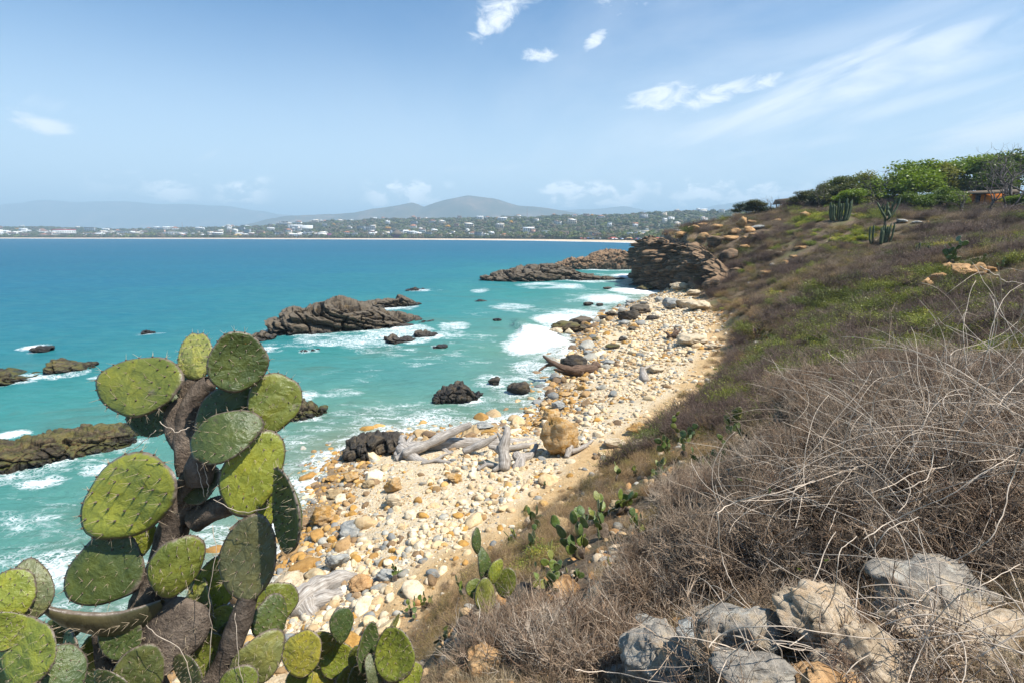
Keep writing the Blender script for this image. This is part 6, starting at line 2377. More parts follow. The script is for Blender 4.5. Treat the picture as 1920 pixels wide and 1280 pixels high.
    big('hotel', 1022, 150, [('wall', lambda g: g.box((0, 0, 5), (16, 10, 13)), 'wall_white'), ('roof', lambda g: g.box((0, 0, 11.8), (17, 11, 0.6)), 'roof_white')] + win_row(16, 10, 4, 3) + win_row(16, 10, 8, 3), 'white three storey house standing among the palms', 'house', 2)
    big('house', 1142, 330, [('wall', lambda g: g.box((0, 0, 3), (10, 8, 9)), 'wall_white'), ('roof', lambda g: g.box((0, 0, 7.8), (10.5, 8.5, 0.5)), 'roof_white')] + win_row(10, 8, 3, 2), 'bright white cube house on the wooded slope at the right', 'house', 6)
    big('house', 1190, 330, [('wall', lambda g: g.box((0, 0, 2.5), (12, 8, 7)), 'wall_white'), ('roof', lambda g: gable(g, 12, 8, 6.01, 2.4, 0), 'roof_tile')] + win_row(12, 8, 2.5, 3), 'white house with a red gable roof on the wooded slope at the right', 'house', 6)
    big('hotel', 906, 105, [('wall', lambda g: g.box((0, 0, 3), (10, 9, 8)), 'wall_white'), ('roof', lambda g: hip(g, 10, 9, 7.01, 3.5, 0), 'thatch')] + win_row(10, 9, 3, 2), 'white beach house with a thatched roof', 'house', 1)
    big('hotel', 1125, 100, [('wall', lambda g: g.box((0, 0, 2), (12, 9, 6)), 'wall_cream'), ('roof', lambda g: hip(g, 12, 9, 5.01, 3.0, 0), 'thatch')], 'low cream house with a thatched roof under the palms', 'house', 1)
    # lattice masts
    for px, inl, h, lb in ((345, 420, 40, 'lattice radio mast above the left of the town'), (558, 500, 40, 'thin radio mast above the white halls'), (988, 430, 46, 'red and white lattice radio mast above the middle of the town'), (1115, 330, 24, 'short mast above the trees at the right of the bay')):
        x, y, z = bay_at(px, inl)
        g = Geo()
        for a in range(3):
            c, s = math.cos(a * 2.094), math.sin(a * 2.094)
            g.tube([(c * 1.2, s * 1.2, 0), (c * 0.5, s * 0.5, h)], [0.22, 0.16], 4)
        for q in range(int(h // 3)):
            r = 1.2 - 0.7 * q * 3 / h
            for a in range(3):
                c, s = math.cos(a * 2.094), math.sin(a * 2.094)
                c2, s2 = math.cos((a + 1) * 2.094), math.sin((a + 1) * 2.094)
                g.tube([(c * r, s * r, q * 3), (c2 * r, s2 * r, q * 3 + 3)], [0.1, 0.1], 3, mi=q % 2)
        link('radio_mast', g.mesh('radio_mast', ['steel', 'red_paint'], smooth=False), label=lb, cat='mast', loc=(x, y, z))

    # palms
    PM = []
    for i in range(4):
        r2 = np.random.RandomState(1700 + i)
        g = Geo()
        h = 9.0
        lean = r2.normal() * 1.0
        tr = [(0, 0, -0.5), (lean * 0.3, 0, h * 0.35), (lean * 0.8, 0.2, h * 0.7), (lean * 1.2, 0.3, h)]
        g.tube(tr, [0.32, 0.22, 0.18, 0.16], 5)
        c = np.array(tr[-1])
        for j in range(15):
            a = j / 15 * 6.28 + r2.rand() * 0.4
            el = r2.uniform(-0.5, 1.0)
            dr = np.array([math.cos(a), math.sin(a), 0.0])
            L = r2.uniform(3.0, 4.2)
            cen = [c, c + dr * L * 0.4 + np.array([0, 0, el * 1.3]), c + dr * L * 0.8 + np.array([0, 0, el * 1.2 - 0.7]), c + dr * L + np.array([0, 0, el * 0.6 - 2.0])]
            wv = np.cross(dr, [0, 0, 1.0])
            vs = []
            for kx, (pt, ww) in enumerate(zip(cen, (0.2, 0.75, 0.6, 0.08))):
                vs += [pt - wv * ww - np.array([0, 0, 0.3 * ww]), pt, pt + wv * ww - np.array([0, 0, 0.3 * ww])]
            fs = []
            for q in range(3):
                fs += [[q * 3, q * 3 + 1, q * 3 + 4, q * 3 + 3], [q * 3 + 1, q * 3 + 2, q * 3 + 5, q * 3 + 4]]
            g.add(np.array(vs), np.array(fs), 1, shade=r2.rand())
        PM.append(g.mesh('coconut_palm', ['bark', 'leaf'], smooth=False))
    k_ = 0
    for q in range(210):
        px = rs.uniform(955, 1330) if q < 160 else rs.uniform(180, 955)
        inl = rs.uniform(60, 150) if q < 160 else rs.uniform(60, 110)
        x, y, z = bay_at(px, inl)
        side = 'in the dense grove at the right of the bay' if px > 955 else 'scattered behind the left and middle beach'
        o = link('coconut_palm', PM[q % 4], label='coconut palm ' + side, cat='palm', group='coconut palms ' + side, loc=(x, y, z))
        s = rs.uniform(0.85, 1.35)
        o.scale = (s, s, s * rs.uniform(0.9, 1.2))
        o.rotation_euler.z = rs.uniform(0, 6.28)
        c = [(0.085, 0.12, 0.03), (0.06, 0.09, 0.028), (0.13, 0.14, 0.035)][rs.randint(3)]
        o.color = (*c, 1)

    # parasols and stalls on the far beach at the right
    pg = Geo()
    pg.tube([(0, 0, 0), (0, 0, 2.3)], [0.04, 0.04], 4)
    ang = np.arange(9) / 9 * 6.283
    v = np.concatenate([np.stack([np.cos(ang) * 1.6, np.sin(ang) * 1.6, ang * 0 + 2.1], 1), [[0, 0, 2.7]]])
    pg.add(v, np.stack([np.arange(9), (np.arange(9) + 1) % 9, np.full(9, 9)], 1), 1)
    cols = ['cloth_red', 'cloth_blue', 'cloth_white']
    pms = [pg.mesh('beach_parasol', ['steel', c], smooth=False) for c in cols]
    for q in range(36):
        px = rs.uniform(1085, 1255)
        x, y, z = bay_at(px, rs.uniform(38, 60))
        i = rs.randint(3)
        t_ = ['red', 'blue', 'white'][i]
        o = link('beach_parasol', pms[i], label=t_ + ' parasol on the far beach below the palm grove', cat='parasol', group=t_ + ' parasols on the far beach', loc=(x, y, z))
        o.scale = (1.4, 1.4, 1.2)
    for q, (px, w, mt, lb) in enumerate([(1150, 13, 'cloth_red', 'stall with a long red awning on the far beach'), (1166, 9, 'thatch', 'left thatched stall by the far palm grove'), (1180, 12, 'thatch_gold', 'golden thatched stall on the far beach'),
                                         (1198, 12, 'roof_grey', 'grey roofed stall on the far beach'), (1216, 10, 'thatch', 'right thatched stall by the far palm grove'), (1232, 10, 'cloth_red', 'small red roofed stall next to the headland'),
                                         (1105, 10, 'thatch', 'thatched stall at the left end of the stalls')]):
        big('beach_stall', px, 62, [('roof', (lambda g, w=w: hip(g, w, 7, 2.6, 1.8, 0, 0.4, 0.5)), mt)] +
            [('post', (lambda g, a=a, b=b, w=w: g.box((a * w / 2, b * 3, 1.1), (0.25, 0.25, 3.0))), 'bare_wood') for a in (-1, 1) for b in (-1, 1)], lb, 'stall', 0.2)

    # woods of the coast: too many to count
    rs = np.random.RandomState(1801)
    pr = []
    for i in range(5):
        g = Geo()
        v, f = ico(2)
        v = v * (1 + fbm(v * 1.7 + i * 9, 3, i) * 0.55)[:, None] * np.array([1, 1, 0.62])
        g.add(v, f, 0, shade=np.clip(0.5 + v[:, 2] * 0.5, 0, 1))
        ptsn = v[rs.randint(0, len(v), 90)] * 1.06
        add_leaves(g, ptsn, 0.30, rs, 0, up=0.5)
        pr.append(g)
    N = 26000
    px = rs.uniform(-120, 1430, N)
    u = (px - 960) / FPX
    a = np.arctan2(u, math.cos(PITCH) + 0.2 * math.sin(PITCH))
    # waterline distance per bearing by lookup
    A = np.linspace(a.min(), a.max(), 300)
    base = []
    for q in A:
        rr = np.linspace(450, 4500, 1200)
        sd_ = -signed_dist(np.sin(q) * rr, np.cos(q) * rr, BAY)
        base.append(rr[np.argmax(sd_ > 66)])
    b = np.interp(a, A, base)
    inl = np.exp(rs.uniform(math.log(3), math.log(1700), N))
    inl = np.where(rs.rand(N) < 0.5, rs.uniform(0, 1500, N), inl)
    r = b + inl
    x, y = np.sin(a) * r, np.cos(a) * r
    z = bay_land(x, y)
    ok = np.ones(N, bool)
    hs = np.array(HOUSE_SPOTS)
    for hx, hy in hs:
        # keep a clearing in front of each house so that it can be seen
        ux, uy = hx / math.hypot(hx, hy), hy / math.hypot(hx, hy)
        al = (x - hx) * ux + (y - hy) * uy
        ac = -(x - hx) * uy + (y - hy) * ux
        ok &= ~((al > -34) & (al < 7) & (np.abs(ac) < 8))
    dens = fbm(np.stack([x / 90, y / 90, 0 * x], 1), 3, 95)
    ok &= rs.rand(N) < np.clip(0.85 + dens * 0.9, 0.12, 1)
    x, y, z, r, px = [q[ok] for q in (x, y, z, r, px)]
    n = len(x)
    s = rs.uniform(2.6, 6.2, n) * np.where(rs.rand(n) < 0.1, 1.5, 1.0)
    size = s[:, None] * np.stack([rs.uniform(0.8, 1.3, n), rs.uniform(0.8, 1.3, n), rs.uniform(0.8, 1.2, n)], 1)
    pal = np.array([(0.060, 0.080, 0.028), (0.085, 0.105, 0.035), (0.13, 0.155, 0.04), (0.12, 0.10, 0.065), (0.15, 0.12, 0.09), (0.07, 0.075, 0.04)])
    pk = fbm(np.stack([x / 45, y / 45, 0 * x], 1), 2, 96)
    ci = np.where(pk + rs.normal(size=n) * 0.25 > 0.12, rs.choice([0, 1, 2, 5], n), rs.choice([0, 1, 3, 4, 5], n))
    tint = np.ones((n, 4))
    tint[:, :3] = pal[ci] * rs.uniform(0.75, 1.3, (n, 1))
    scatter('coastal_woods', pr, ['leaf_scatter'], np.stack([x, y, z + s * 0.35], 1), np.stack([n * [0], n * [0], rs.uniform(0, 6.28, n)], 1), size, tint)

    # trees in yellow blossom
    for q, (px, inl, s, lb) in enumerate([(628, 520, 6, 'yellow flowering tree left of centre in the far town'), (728, 380, 8, 'broad yellow flowering tree above the dark palapa'), (768, 300, 5, 'yellow flowering tree right of the dark palapa'),
                                          (842, 430, 8, 'large orange yellow flowering tree in the middle of the town'), (934, 640, 5, 'small yellow flowering tree high on the hill, left of the red and white mast'),
                                          (947, 650, 4, 'smaller yellow flowering tree beside its twin high on the hill'), (956, 430, 7, 'yellow flowering tree below the red and white mast'),
                                          (1108, 700, 5, 'yellow flowering tree on the far skyline at the right'), (35, 500, 6, 'orange flowering tree at the far left of the town')]):
        x, y, z = bay_at(px, inl)
        e = link('blossom_tree', None, label=lb, cat='tree', loc=(x, y, z))
        g = Geo()
        g.tube([(0, 0, -1), (0.3, 0, 3), (0.2, 0.2, 7)], [0.5, 0.35, 0.2], 6)
        t = link('trunk', g.mesh('trunk', ['bark']), e)
        t.color = (0.1, 0.08, 0.06, 1)
        g = Geo()
        r2 = np.random.RandomState(q)
        for j in range(5):
            v, f = ico(2)
            v = v * (1 + fbm(v * 1.7 + j * 9, 3, j) * 0.5)[:, None] * np.array([1, 1, 0.6]) * s * r2.uniform(0.4, 0.65) + np.array([r2.normal() * s * 0.45, r2.normal() * s * 0.3, 8 + r2.normal() * s * 0.12])
            g.add(v, f, 0, shade=0.5)
            add_leaves(g, v[r2.randint(0, len(v), 120)] * 1.02, 0.8, r2, 0)
        c = link('crown', g.mesh('crown', ['leaf']), e)
        c.color = (0.62, 0.36, 0.02, 1)


build_town()


# ================================================================== huts on the near hilltop
def hut():
    p = pdir(1825, 396)
    t = 96.0
    x, y = p.x * t, p.y * t
    z = th(x, y)
    e = link('hut', None, label='orange walled hut with a dark doorway under the hilltop trees', cat='hut', loc=(x, y, z))
    e.rotation_euler.z = -0.62

    def part(nm, fn, mt, par=None):
        g = Geo()
        fn(g)
        return link(nm, g.mesh(nm, [mt], smooth=False), par or e)
    part('wall', lambda g: g.box((-2.6, 0, 1.1), (5.0, 0.25, 2.6)), 'orange_wall')
    part('wall', lambda g: g.box((2.9, 0, 1.1), (4.4, 0.25, 2.6)), 'orange_wall')
    part('wall', lambda g: g.box((-5.0, 3.0, 1.1), (0.25, 5.8, 2.6)), 'orange_wall')
    part('wall', lambda g: g.box((5.0, 3.0, 1.1), (0.25, 5.8, 2.6)), 'orange_wall')
    part('door', lambda g: g.box((0.3, 0.1, 1.0), (0.9, 0.12, 2.4)), 'window_dark')
    for i in range(9):
        part('post', lambda g, i=i: g.box((-5.1 + i * 1.275, -0.2, 1.1), (0.14, 0.12, 2.7)), 'bare_wood')
    part('roof', lambda g: gable(g, 11, 7, 2.45, 0.8, 0, 0.3), 'thatch').location = (0, 3, 0)
    part('screen', lambda g: g.box((-7.6, -0.4, 1.0), (4.2, 0.2, 2.5)), 'wall_grey')


hut()


def ridge_hut():
    t = 122.0
    p = pdir(1486, 372)
    x, y = p.x * t, p.y * t
    z = CAM_H + p.z * t
    e = link('thatched_hut', None, label='low thatched roof line on the crest of the hill above the orange rocks', cat='hut', loc=(x, y, z - 2.2))
    e.rotation_euler.z = -0.25
    e.rotation_euler.y = -0.10
    g = Geo()
    gable(g, 6.2, 4.5, 1.2, 1.1, 0, 0.5)
    link('roof', g.mesh('roof', ['thatch'], smooth=False), e)
    for a in (-1, 1):
        for b in (-1, 1):
            g = Geo()
            g.box((a * 2.8, b * 2.0, 0), (0.2, 0.2, 3.2))
            link('post', g.mesh('post', ['bare_wood'], smooth=False), e)
    x, y = pdir(1513, 388).x * 112, pdir(1513, 388).y * 112
    g = Geo()
    g.box((0, 0, 0.3), (4.2, 0.5, 1.5), -0.2)
    g.box((2.4, 0.2, 0.9), (1.4, 0.5, 1.4), 0.3)
    link('white_wall', g.mesh('white_wall', ['wall_white'], smooth=False), label='short broken white wall below the thatched roof line', cat='wall', loc=(x, y, th(x, y)))


ridge_hut()
# ================================================================== the big cactus at the left
def build_big_cactus():
    T0 = 2.1
    base = P(300, 1330, T0)
    e = link('prickly_pear', None, label='large old prickly pear with broad spiny pads filling the lower left foreground', cat='cactus', loc=(base.x, base.y, th(base.x, base.y)))
    dk, md, lt, yl = (0.065, 0.085, 0.022), (0.135, 0.150, 0.026), (0.20, 0.215, 0.030), (0.29, 0.29, 0.075)
    br = (0.10, 0.10, 0.045)
    P_ = [  # cx, cy, a, b, ang, t, yaw, lean, color, var
        (267, 722, 84, 54, 176, 2.10, 20, 5, md, 0), (367, 668, 48, 37, 97, 2.16, -10, 12, yl, 'notch'), (446, 680, 57, 44, 94, 2.04, 28, -4, dk, 2),
        (513, 757, 62, 39, 72, 2.14, 25, 10, md, 3), (424, 770, 66, 40, 40, 2.10, 15, 15, dk, 4), (418, 818, 66, 47, 22, 1.98, -18, 10, dk, 5),
        (252, 926, 106, 68, 203, 2.00, 8, 8, lt, 6), (474, 888, 82, 44, 76, 2.05, 30, 6, lt, 1), (545, 957, 83, 40, 92, 1.98, -40, 0, dk, 2),
        (202, 1067, 66, 61, 150, 2.02, 15, -6, dk, 3), (330, 1066, 66, 38, 66, 1.97, 30, 0, md, 4), (405, 1095, 60, 34, 70, 2.22, 20, 8, lt, 0), (375, 1126, 52, 32, 110, 2.18, -20, 8, yl, 5),
        (249, 1020, 50, 26, 60, 2.25, 30, 0, lt, 1), (494, 952, 44, 24, 84, 2.16, 20, 5, lt, 6), (287, 790, 46, 26, 170, 2.18, 30, 10, dk, 2),
        (516, 1131, 44, 32, 85, 2.35, 30, 5, md, 3), (511, 1162, 47, 20, 92, 2.2, 55, 0, dk, 4), (481, 1238, 56, 42, 40, 2.1, 15, 10, (0.15, 0.15, 0.045), 5),
        (172, 1262, 40, 34, 110, 2.25, 10, 5, lt, 0), (138, 1232, 56, 42, 100, 2.1, -35, 0, dk, 1), (410, 1165, 40, 26, 60, 2.2, 20, 5, yl, 2),
        (330, 735, 38, 30, 120, 2.2, 50, 0, dk, 4), (372, 905, 44, 34, 200, 2.08, 30, 0, (0.07, 0.075, 0.03), 1),
    ]
    for cx, cy, a, b, ang, t, yaw, lean, col, var in P_:
        pad_from_photo(e, cx, cy, a, b, ang, t, yaw, lean, col, 0 if var == 'notch' else var, notch=(var == 'notch'))
    P_ = [  # the crowded lower part of the bush
        (228, 1190, 46, 34, 120, 2.0, 15, 0, dk, 2), (300, 1120, 40, 30, 100, 2.16, -20, 4, dk, 5), (262, 1262, 58, 40, 75, 1.98, 20, 6, (0.09, 0.10, 0.03), 0), (390, 1228, 52, 36, 60, 2.16, 15, 5, md, 6), (356, 1262, 46, 34, 110, 2.0, -25, 0, (0.12, 0.12, 0.04), 3),
        (120, 1180, 34, 24, 60, 2.15, 35, 0, dk, 4), (178, 1225, 34, 26, 110, 2.2, 10, 0, lt, 1), (430, 1190, 36, 22, 75, 2.2, 30, 0, dk, 2), (445, 1290, 44, 34, 70, 2.0, 10, 0, md, 4), (208, 1290, 44, 34, 95, 1.95, -10, 0, dk, 6),
    ]
    for cx, cy, a, b, ang, t, yaw, lean, col, var in P_:
        pad_from_photo(e, cx, cy, a, b, ang, t, yaw, lean, col, var)
    # woody old pads
    for cx, cy, a, b, ang, t, yaw, lean in [(467, 1045, 84, 49, 80, 2.05, 10, 4), (318, 1192, 78, 56, 70, 2.05, 10, 10), (404, 956, 46, 22, 20, 2.08, 20, 0), (345, 800, 58, 28, 100, 2.14, 30, 5),
                                            (366, 745, 44, 30, 80, 2.16, 10, 5), (204, 1230, 50, 24, 95, 2.1, 10, 0)]:
        o = pad_from_photo(e, cx, cy, a, b, ang, t, yaw, lean, br, 0, wood=(cx not in (467,)), label='corky brown woody pad')
    # the stems
    g = Geo()

    def stem(pts, rad, seed):
        pts = [np.array(P(*q)[:]) for q in pts]
        # resample smoothly
        n = 22
        tt = np.linspace(0, len(pts) - 1, n)
        arr = np.array(pts)
        sm = np.stack([np.interp(tt, range(len(pts)), arr[:, i]) for i in range(3)], 1)
        for _ in range(2):
            sm[1:-1] = (sm[:-2] + sm[1:-1] * 2 + sm[2:]) / 4
        rr = np.interp(tt, range(len(rad)), rad) * T0 / FPX * 0.84
        v, f = tube_arrays(sm, rr, 18)
        c = np.repeat(sm, 18, axis=0)
        d = v - c
        k_ = 1 + fbm(v * 11 + seed, 3, seed) * 0.34
        v = c + d * k_[:, None]
        g.add(v - np.array([e.location.x, e.location.y, e.location.z]), f)
    stem([(372, 880, 2.1), (345, 935, 2.12), (322, 1000, 2.12), (305, 1060, 2.12), (275, 1120, 2.12), (262, 1200, 2.12), (270, 1330, 2.12), (280, 1420, 2.14)], [24, 33, 34, 30, 32, 40, 54, 60], 1)
    stem([(352, 890, 2.12), (350, 830, 2.13), (352, 780, 2.14), (370, 735, 2.15), (395, 715, 2.15)], [26, 24, 22, 24, 16], 2)
    stem([(470, 1110, 2.06), (452, 1160, 2.08), (432, 1215, 2.10), (400, 1290, 2.12), (350, 1420, 2.14)], [20, 24, 24, 30, 44], 3)
    stem([(445, 935, 2.06), (405, 955, 2.08), (365, 975, 2.10)], [18, 24, 24], 4)
    stem([(190, 1160, 2.08), (200, 1215, 2.09), (225, 1290, 2.1), (260, 1400, 2.12)], [18, 26, 28, 36], 5)
    stem([(372, 905, 2.06), (378, 870, 2.05), (380, 840, 2.04)], [26, 26, 18], 6)
    link('stem', g.mesh('stem', ['cactus_trunk']), e)
    # curved pad seen edge on
    g = Geo()
    pts = np.array([P(x, y, t)[:] for x, y, t in [(66, 1128, 1.86), (95, 1142, 1.88), (130, 1150, 1.90), (175, 1156, 1.92), (220, 1152, 1.95), (262, 1140, 1.98), (303, 1124, 2.02)]])
    n = 30
    tt = np.linspace(0, 6, n)
    sm = np.stack([np.interp(tt, range(7), pts[:, i]) for i in range(3)], 1)
    for _ in range(3):
        sm[1:-1] = (sm[:-2] + sm[1:-1] * 2 + sm[2:]) / 4
    env = np.sin(np.linspace(0.12, 3.0, n)) ** 0.5
    vs = []
    ns = 16
    for i in range(n):
        for j in range(ns):
            a = j / ns * 2 * np.pi
            dn = -CAM_U * 0.80 + CAM_F * 0.6
            q = Vector(sm[i]) + CAM_U * (math.cos(a) * 0.012) * env[i]
            q += (dn * (0.085 * (1 - math.cos(a)) / 2 * 1.6) + CAM_F.cross(CAM_R) * 0 - CAM_F * math.sin(a) * 0.030 + dn * 0.0) * env[i]
            vs.append((q - e.location)[:])
    f = grid_faces(n, ns, wrap=True)
    vs = np.array(vs)
    vs = vs + fbm(vs * 18, 3, 9)[:, None] * 0.004
    me = mesh_from('pad', vs, f, attrs={'rim': np.tile(np.where(np.cos(np.arange(ns) / ns * 2 * np.pi) > 0.75, 1.1, 0.3), n), 'hgt': np.full(n * ns, 0.5)}, mats=['cactus_pad'])
    o = link('pad', me, e, label='curled pad with a corky rim seen edge on')
    o.color = (0.085, 0.075, 0.04, 1)
    # spines of the curled pad
    g = Geo()
    rs = np.random.RandomState(4)
    for i in range(3, 28, 2):
        for w in (0.035,):
            p = np.array((Vector(sm[i]) - CAM_U * w - CAM_F * 0.026 - e.location)[:])
            for q in range(3):
                d = np.array((-CAM_F)[:]) + rs.normal(size=3) * 0.5
                d /= np.linalg.norm(d)
                g.tube([p, p + d * 0.022, p + d * 0.036], [0.0009, 0.0007, 0.0002], 3)
    s = link('spines', g.mesh('spines', ['spine']), o)
    s['kind'] = 'stuff'
    # dead strings hanging in it
    g = Geo()
    for pts in [[(292, 806, 2.1), (262, 835, 2.1), (228, 852, 2.1)], [(300, 790, 1.9), (330, 812, 1.9), (356, 800, 1.95)],
                [(398, 985, 1.95), (408, 1030, 1.95), (398, 1080, 1.96), (386, 1130, 1.98), (400, 1180, 2.0), (392, 1250, 2.0)], [(272, 1170, 1.9), (300, 1195, 1.9), (345, 1215, 1.92), (360, 1290, 1.95)],
                [(440, 1150, 1.98), (445, 1230, 1.98), (455, 1290, 2.0)], [(368, 866, 2.0), (376, 900, 2.0), (384, 930, 2.02)], [(378, 866, 2.0), (392, 905, 2.0), (388, 928, 2.02)],
                [(505, 950, 1.95), (470, 960, 1.96), (440, 958, 1.97), (400, 935, 2.0)]]:
        arr = np.array([P(*q)[:] for q in pts])
        n = 14
        tt = np.linspace(0, len(arr) - 1, n)
        sm2 = np.stack([np.interp(tt, range(len(arr)), arr[:, i]) for i in range(3)], 1)
        for _ in range(3):
            sm2[1:-1] = (sm2[:-2] + sm2[1:-1] * 2 + sm2[2:]) / 4
        sm2 += rs.normal(size=sm2.shape) * 0.002
        g.tube(sm2 - np.array(e.location[:]), 0.0014, 5)
    link('dry_vine', g.mesh('dry_vine', ['pale_vine']), e)


build_big_cactus()


def near_cluster(label, t, pads, stems=(), base_px=None):
    bx = base_px or (pads[0][0], pads[0][1] + 80)
    b = P(bx[0], bx[1], t)
    e = link('prickly_pear', None, label=label, cat='cactus', loc=(b.x, b.y, b.z))
    for i, q in enumerate(pads):
        cx, cy, a, bb, ang, yaw, lean, col = q[:8]
        pad_from_photo(e, cx, cy, a, bb, ang, t + (i % 3 - 1) * 0.05, yaw, lean, col, i + (int(cx) % 5), wood=(len(q) > 8))
    if stems:
        g = Geo()
        for s_ in stems:
            pts = np.array([P(x, y, t + 0.03)[:] for x, y, r in s_])
            n = 10
            tt = np.linspace(0, len(pts) - 1, n)
            sm = np.stack([np.interp(tt, range(len(pts)), pts[:, i]) for i in range(3)], 1)
            g.tube(sm - np.array(e.location[:]), np.interp(tt, range(len(s_)), [q[2] for q in s_]) * t / FPX, 10)
        link('stem', g.mesh('stem', ['cactus_trunk']), e)
    return e


_dk, _md, _lt, _yl = (0.06, 0.085, 0.026), (0.13, 0.150, 0.028), (0.20, 0.22, 0.032), (0.27, 0.24, 0.035)
near_cluster('prickly pear cut by the left frame edge, below the large old cactus', 1.75,
             [(53, 1222, 68, 60, 80, -12, 8, _lt), (13, 1118, 50, 44, 95, 15, 5, _lt), (58, 1107, 56, 30, 100, 30, 5, (0.14, 0.15, 0.07)), (8, 1180, 40, 38, 90, 20, 0, _lt), (110, 1262, 50, 34, 120, 40, 0, _dk), (20, 1275, 50, 50, 90, 0, 0, _md)],
             [[(50, 1275, 14), (60, 1340, 22), (70, 1450, 28)]])
near_cluster('row of lichen spotted yellow green cactus pads right of the large cactus', 2.9,
             [(566, 1225, 42, 38, 80, -8, 10, _yl), (602, 1206, 26, 22, 75, 20, 5, (0.20, 0.18, 0.03)), (634, 1236, 36, 33, 70, 10, 8, _lt), (640, 1170, 36, 17, 90, 35, 0, _dk), (561, 1272, 34, 24, 60, 10, 5, _lt),
              (600, 1268, 36, 26, 110, 20, 5, _yl), (670, 1232, 30, 14, 80, 30, 0, _md), (660, 1275, 40, 26, 70, 20, 0, _md)],
             [[(566, 1262, 8), (580, 1300, 14), (600, 1400, 20)], [(634, 1268, 8), (640, 1310, 14), (650, 1400, 20)]], base_px=(600, 1330))
near_cluster('prickly pear with one broad round green pad and a dark narrow one at bottom centre', 2.7,
             [(742, 1225, 51, 39, 92, -12, 8, _lt), (686, 1214, 50, 13, 92, 60, 0, _dk), (735, 1172, 24, 5, 75, 78, 0, _lt), (702, 1262, 34, 14, 100, 40, 0, (0.10, 0.11, 0.05)), (760, 1278, 40, 30, 60, 20, 5, _lt), (672, 1268, 34, 16, 80, 30, 0, _dk)],
             [[(715, 1270, 8), (716, 1310, 14), (715, 1400, 20)]], base_px=(715, 1340))
near_cluster('upright prickly pear with a stack of two narrow dark pads at bottom centre', 4.0,
             [(910, 1118, 36, 19, 95, 15, 5, (0.20, 0.20, 0.045)), (892, 1104, 22, 15, 120, 20, 5, _md), (908, 1059, 33, 12, 92, 40, 0, _dk), (896, 1014, 26, 8, 90, 50, 0, _dk), (930, 1072, 26, 13, 68, 25, 5, _lt), (948, 1092, 29, 20, 80, -15, 0, _md),
              (922, 1172, 30, 18, 100, 20, 0, (0.08, 0.07, 0.04), 1), (878, 1180, 32, 22, 95, 10, 0, (0.12, 0.10, 0.06), 1)],
             [[(908, 1145, 10), (905, 1180, 12), (905, 1230, 14)]], base_px=(905, 1200))
# smaller ones on the near slope
for q in [
    (650, 1262, 0, 90, 11, 'small dark leaved prickly pear seedling above the bottom pads', 16),
    (748, 1085, 60, 91, 12, 'small prickly pear with tiny dark pads at the lip above the beach', 11),
    (800, 1130, 80, 92, 16, 'many padded small prickly pear in dry brush left of the upright one', 12),
    (770, 1160, 60, 93, 10, 'low prickly pear with bright pads beside the broad round pad', 13),
    (830, 1210, 60, 94, 9, 'half buried prickly pear below the upright one', 15),
    (1090, 1050, 120, 95, 26, 'large bushy prickly pear on thick dark stems in the middle of the slope', 27),
    (1140, 1010, 90, 96, 18, 'prickly pear spreading to the right of the bushy one on dark stems', 25),
    (1180, 960, 70, 97, 10, 'prickly pear with a ring shaped chewed pad', 25),
    (1010, 1075, 60, 98, 8, 'grey green small prickly pear between the upright and the bushy one', 16),
    (1210, 1010, 60, 99, 5, 'tall dark single prickly pear pad standing in brush', 30),
    (985, 960, 24, 100, 4, 'tiny prickly pear at the edge of the footpath', 8),
    (1020, 915, 24, 101, 5, 'tiny reddish prickly pear on the sunlit bank', 8),
    (1250, 860, 50, 102, 16, 'prickly pear thicket in front of the dark ledge by the footpath', 14),
    (1210, 900, 40, 103, 12, 'yellowing prickly pear left below the dark ledge', 10),
    (1290, 840, 40, 104, 12, 'prickly pear right of the thicket at the dark ledge', 12),
    (1370, 830, 60, 105, 16, 'prickly pear in the brush in the centre of the near slope', 20),
    (1420, 825, 40, 106, 8, 'low prickly pear beside a bare shrub in the near slope', 18),
    (1480, 800, 80, 107, 18, 'prickly pear with large round dark pads above the grey thicket', 28),
    (1560, 790, 60, 108, 9, 'prickly pear half hidden behind the left of the grey thicket', 24),
    (1425, 640, 50, 109, 40, 'dark brown withered prickly pear clump at the foot of the hill', 8),
    (1385, 640, 30, 110, 20, 'small withered prickly pear left of the dark brown clump', 7),
    (1840, 500, 30, 112, 14, 'low dark prickly pear right of the orange rocks', 7),
    (1880, 505, 30, 113, 10, 'low prickly pear on the slope near the right edge', 7),
    (1680, 720, 40, 114, 7, 'dark prickly pear peeping over the grey thicket', 22),
]:
    px, py, _, sd_, n, lb, sz = q
    kw = {}
    if 'wither' in lb:
        kw['colors'] = [(0.13, 0.085, 0.045), (0.10, 0.07, 0.04), (0.10, 0.10, 0.04), (0.20, 0.11, 0.08)]
    h = ground_hit(px, py)
    if h and h[0].z > 0.8:
        op_at(px, py, 60, sd_, n, lb, size_px=sz, spines=(h[1] < 5), **kw)
# many small ones that nothing tells apart
_rs = np.random.RandomState(2025)
for _i, _p, _t in SMALL_PEARS:
    _lb = 'small prickly pear in the dry grass of the slope foot by the path' if _i < 14 else 'small prickly pear among dry grass of the slope under the thicket'
    opuntia((_p.x, _p.y, _p.z + 0.03), 300 + _i, 6 + _rs.randint(9), (15 if _i < 14 else 20) * _t / FPX, _lb, group=_lb.replace('pear', 'pears'), woody=1, spread=0.7)
# the tree like prickly pear with pale fruits on the slope
_t = op_at(1775, 500, 70, 111, 26, 'tall tree like prickly pear with pale flowers behind the orange rocks', size_px=13, tall=1.6, woody=3, spread=0.45)


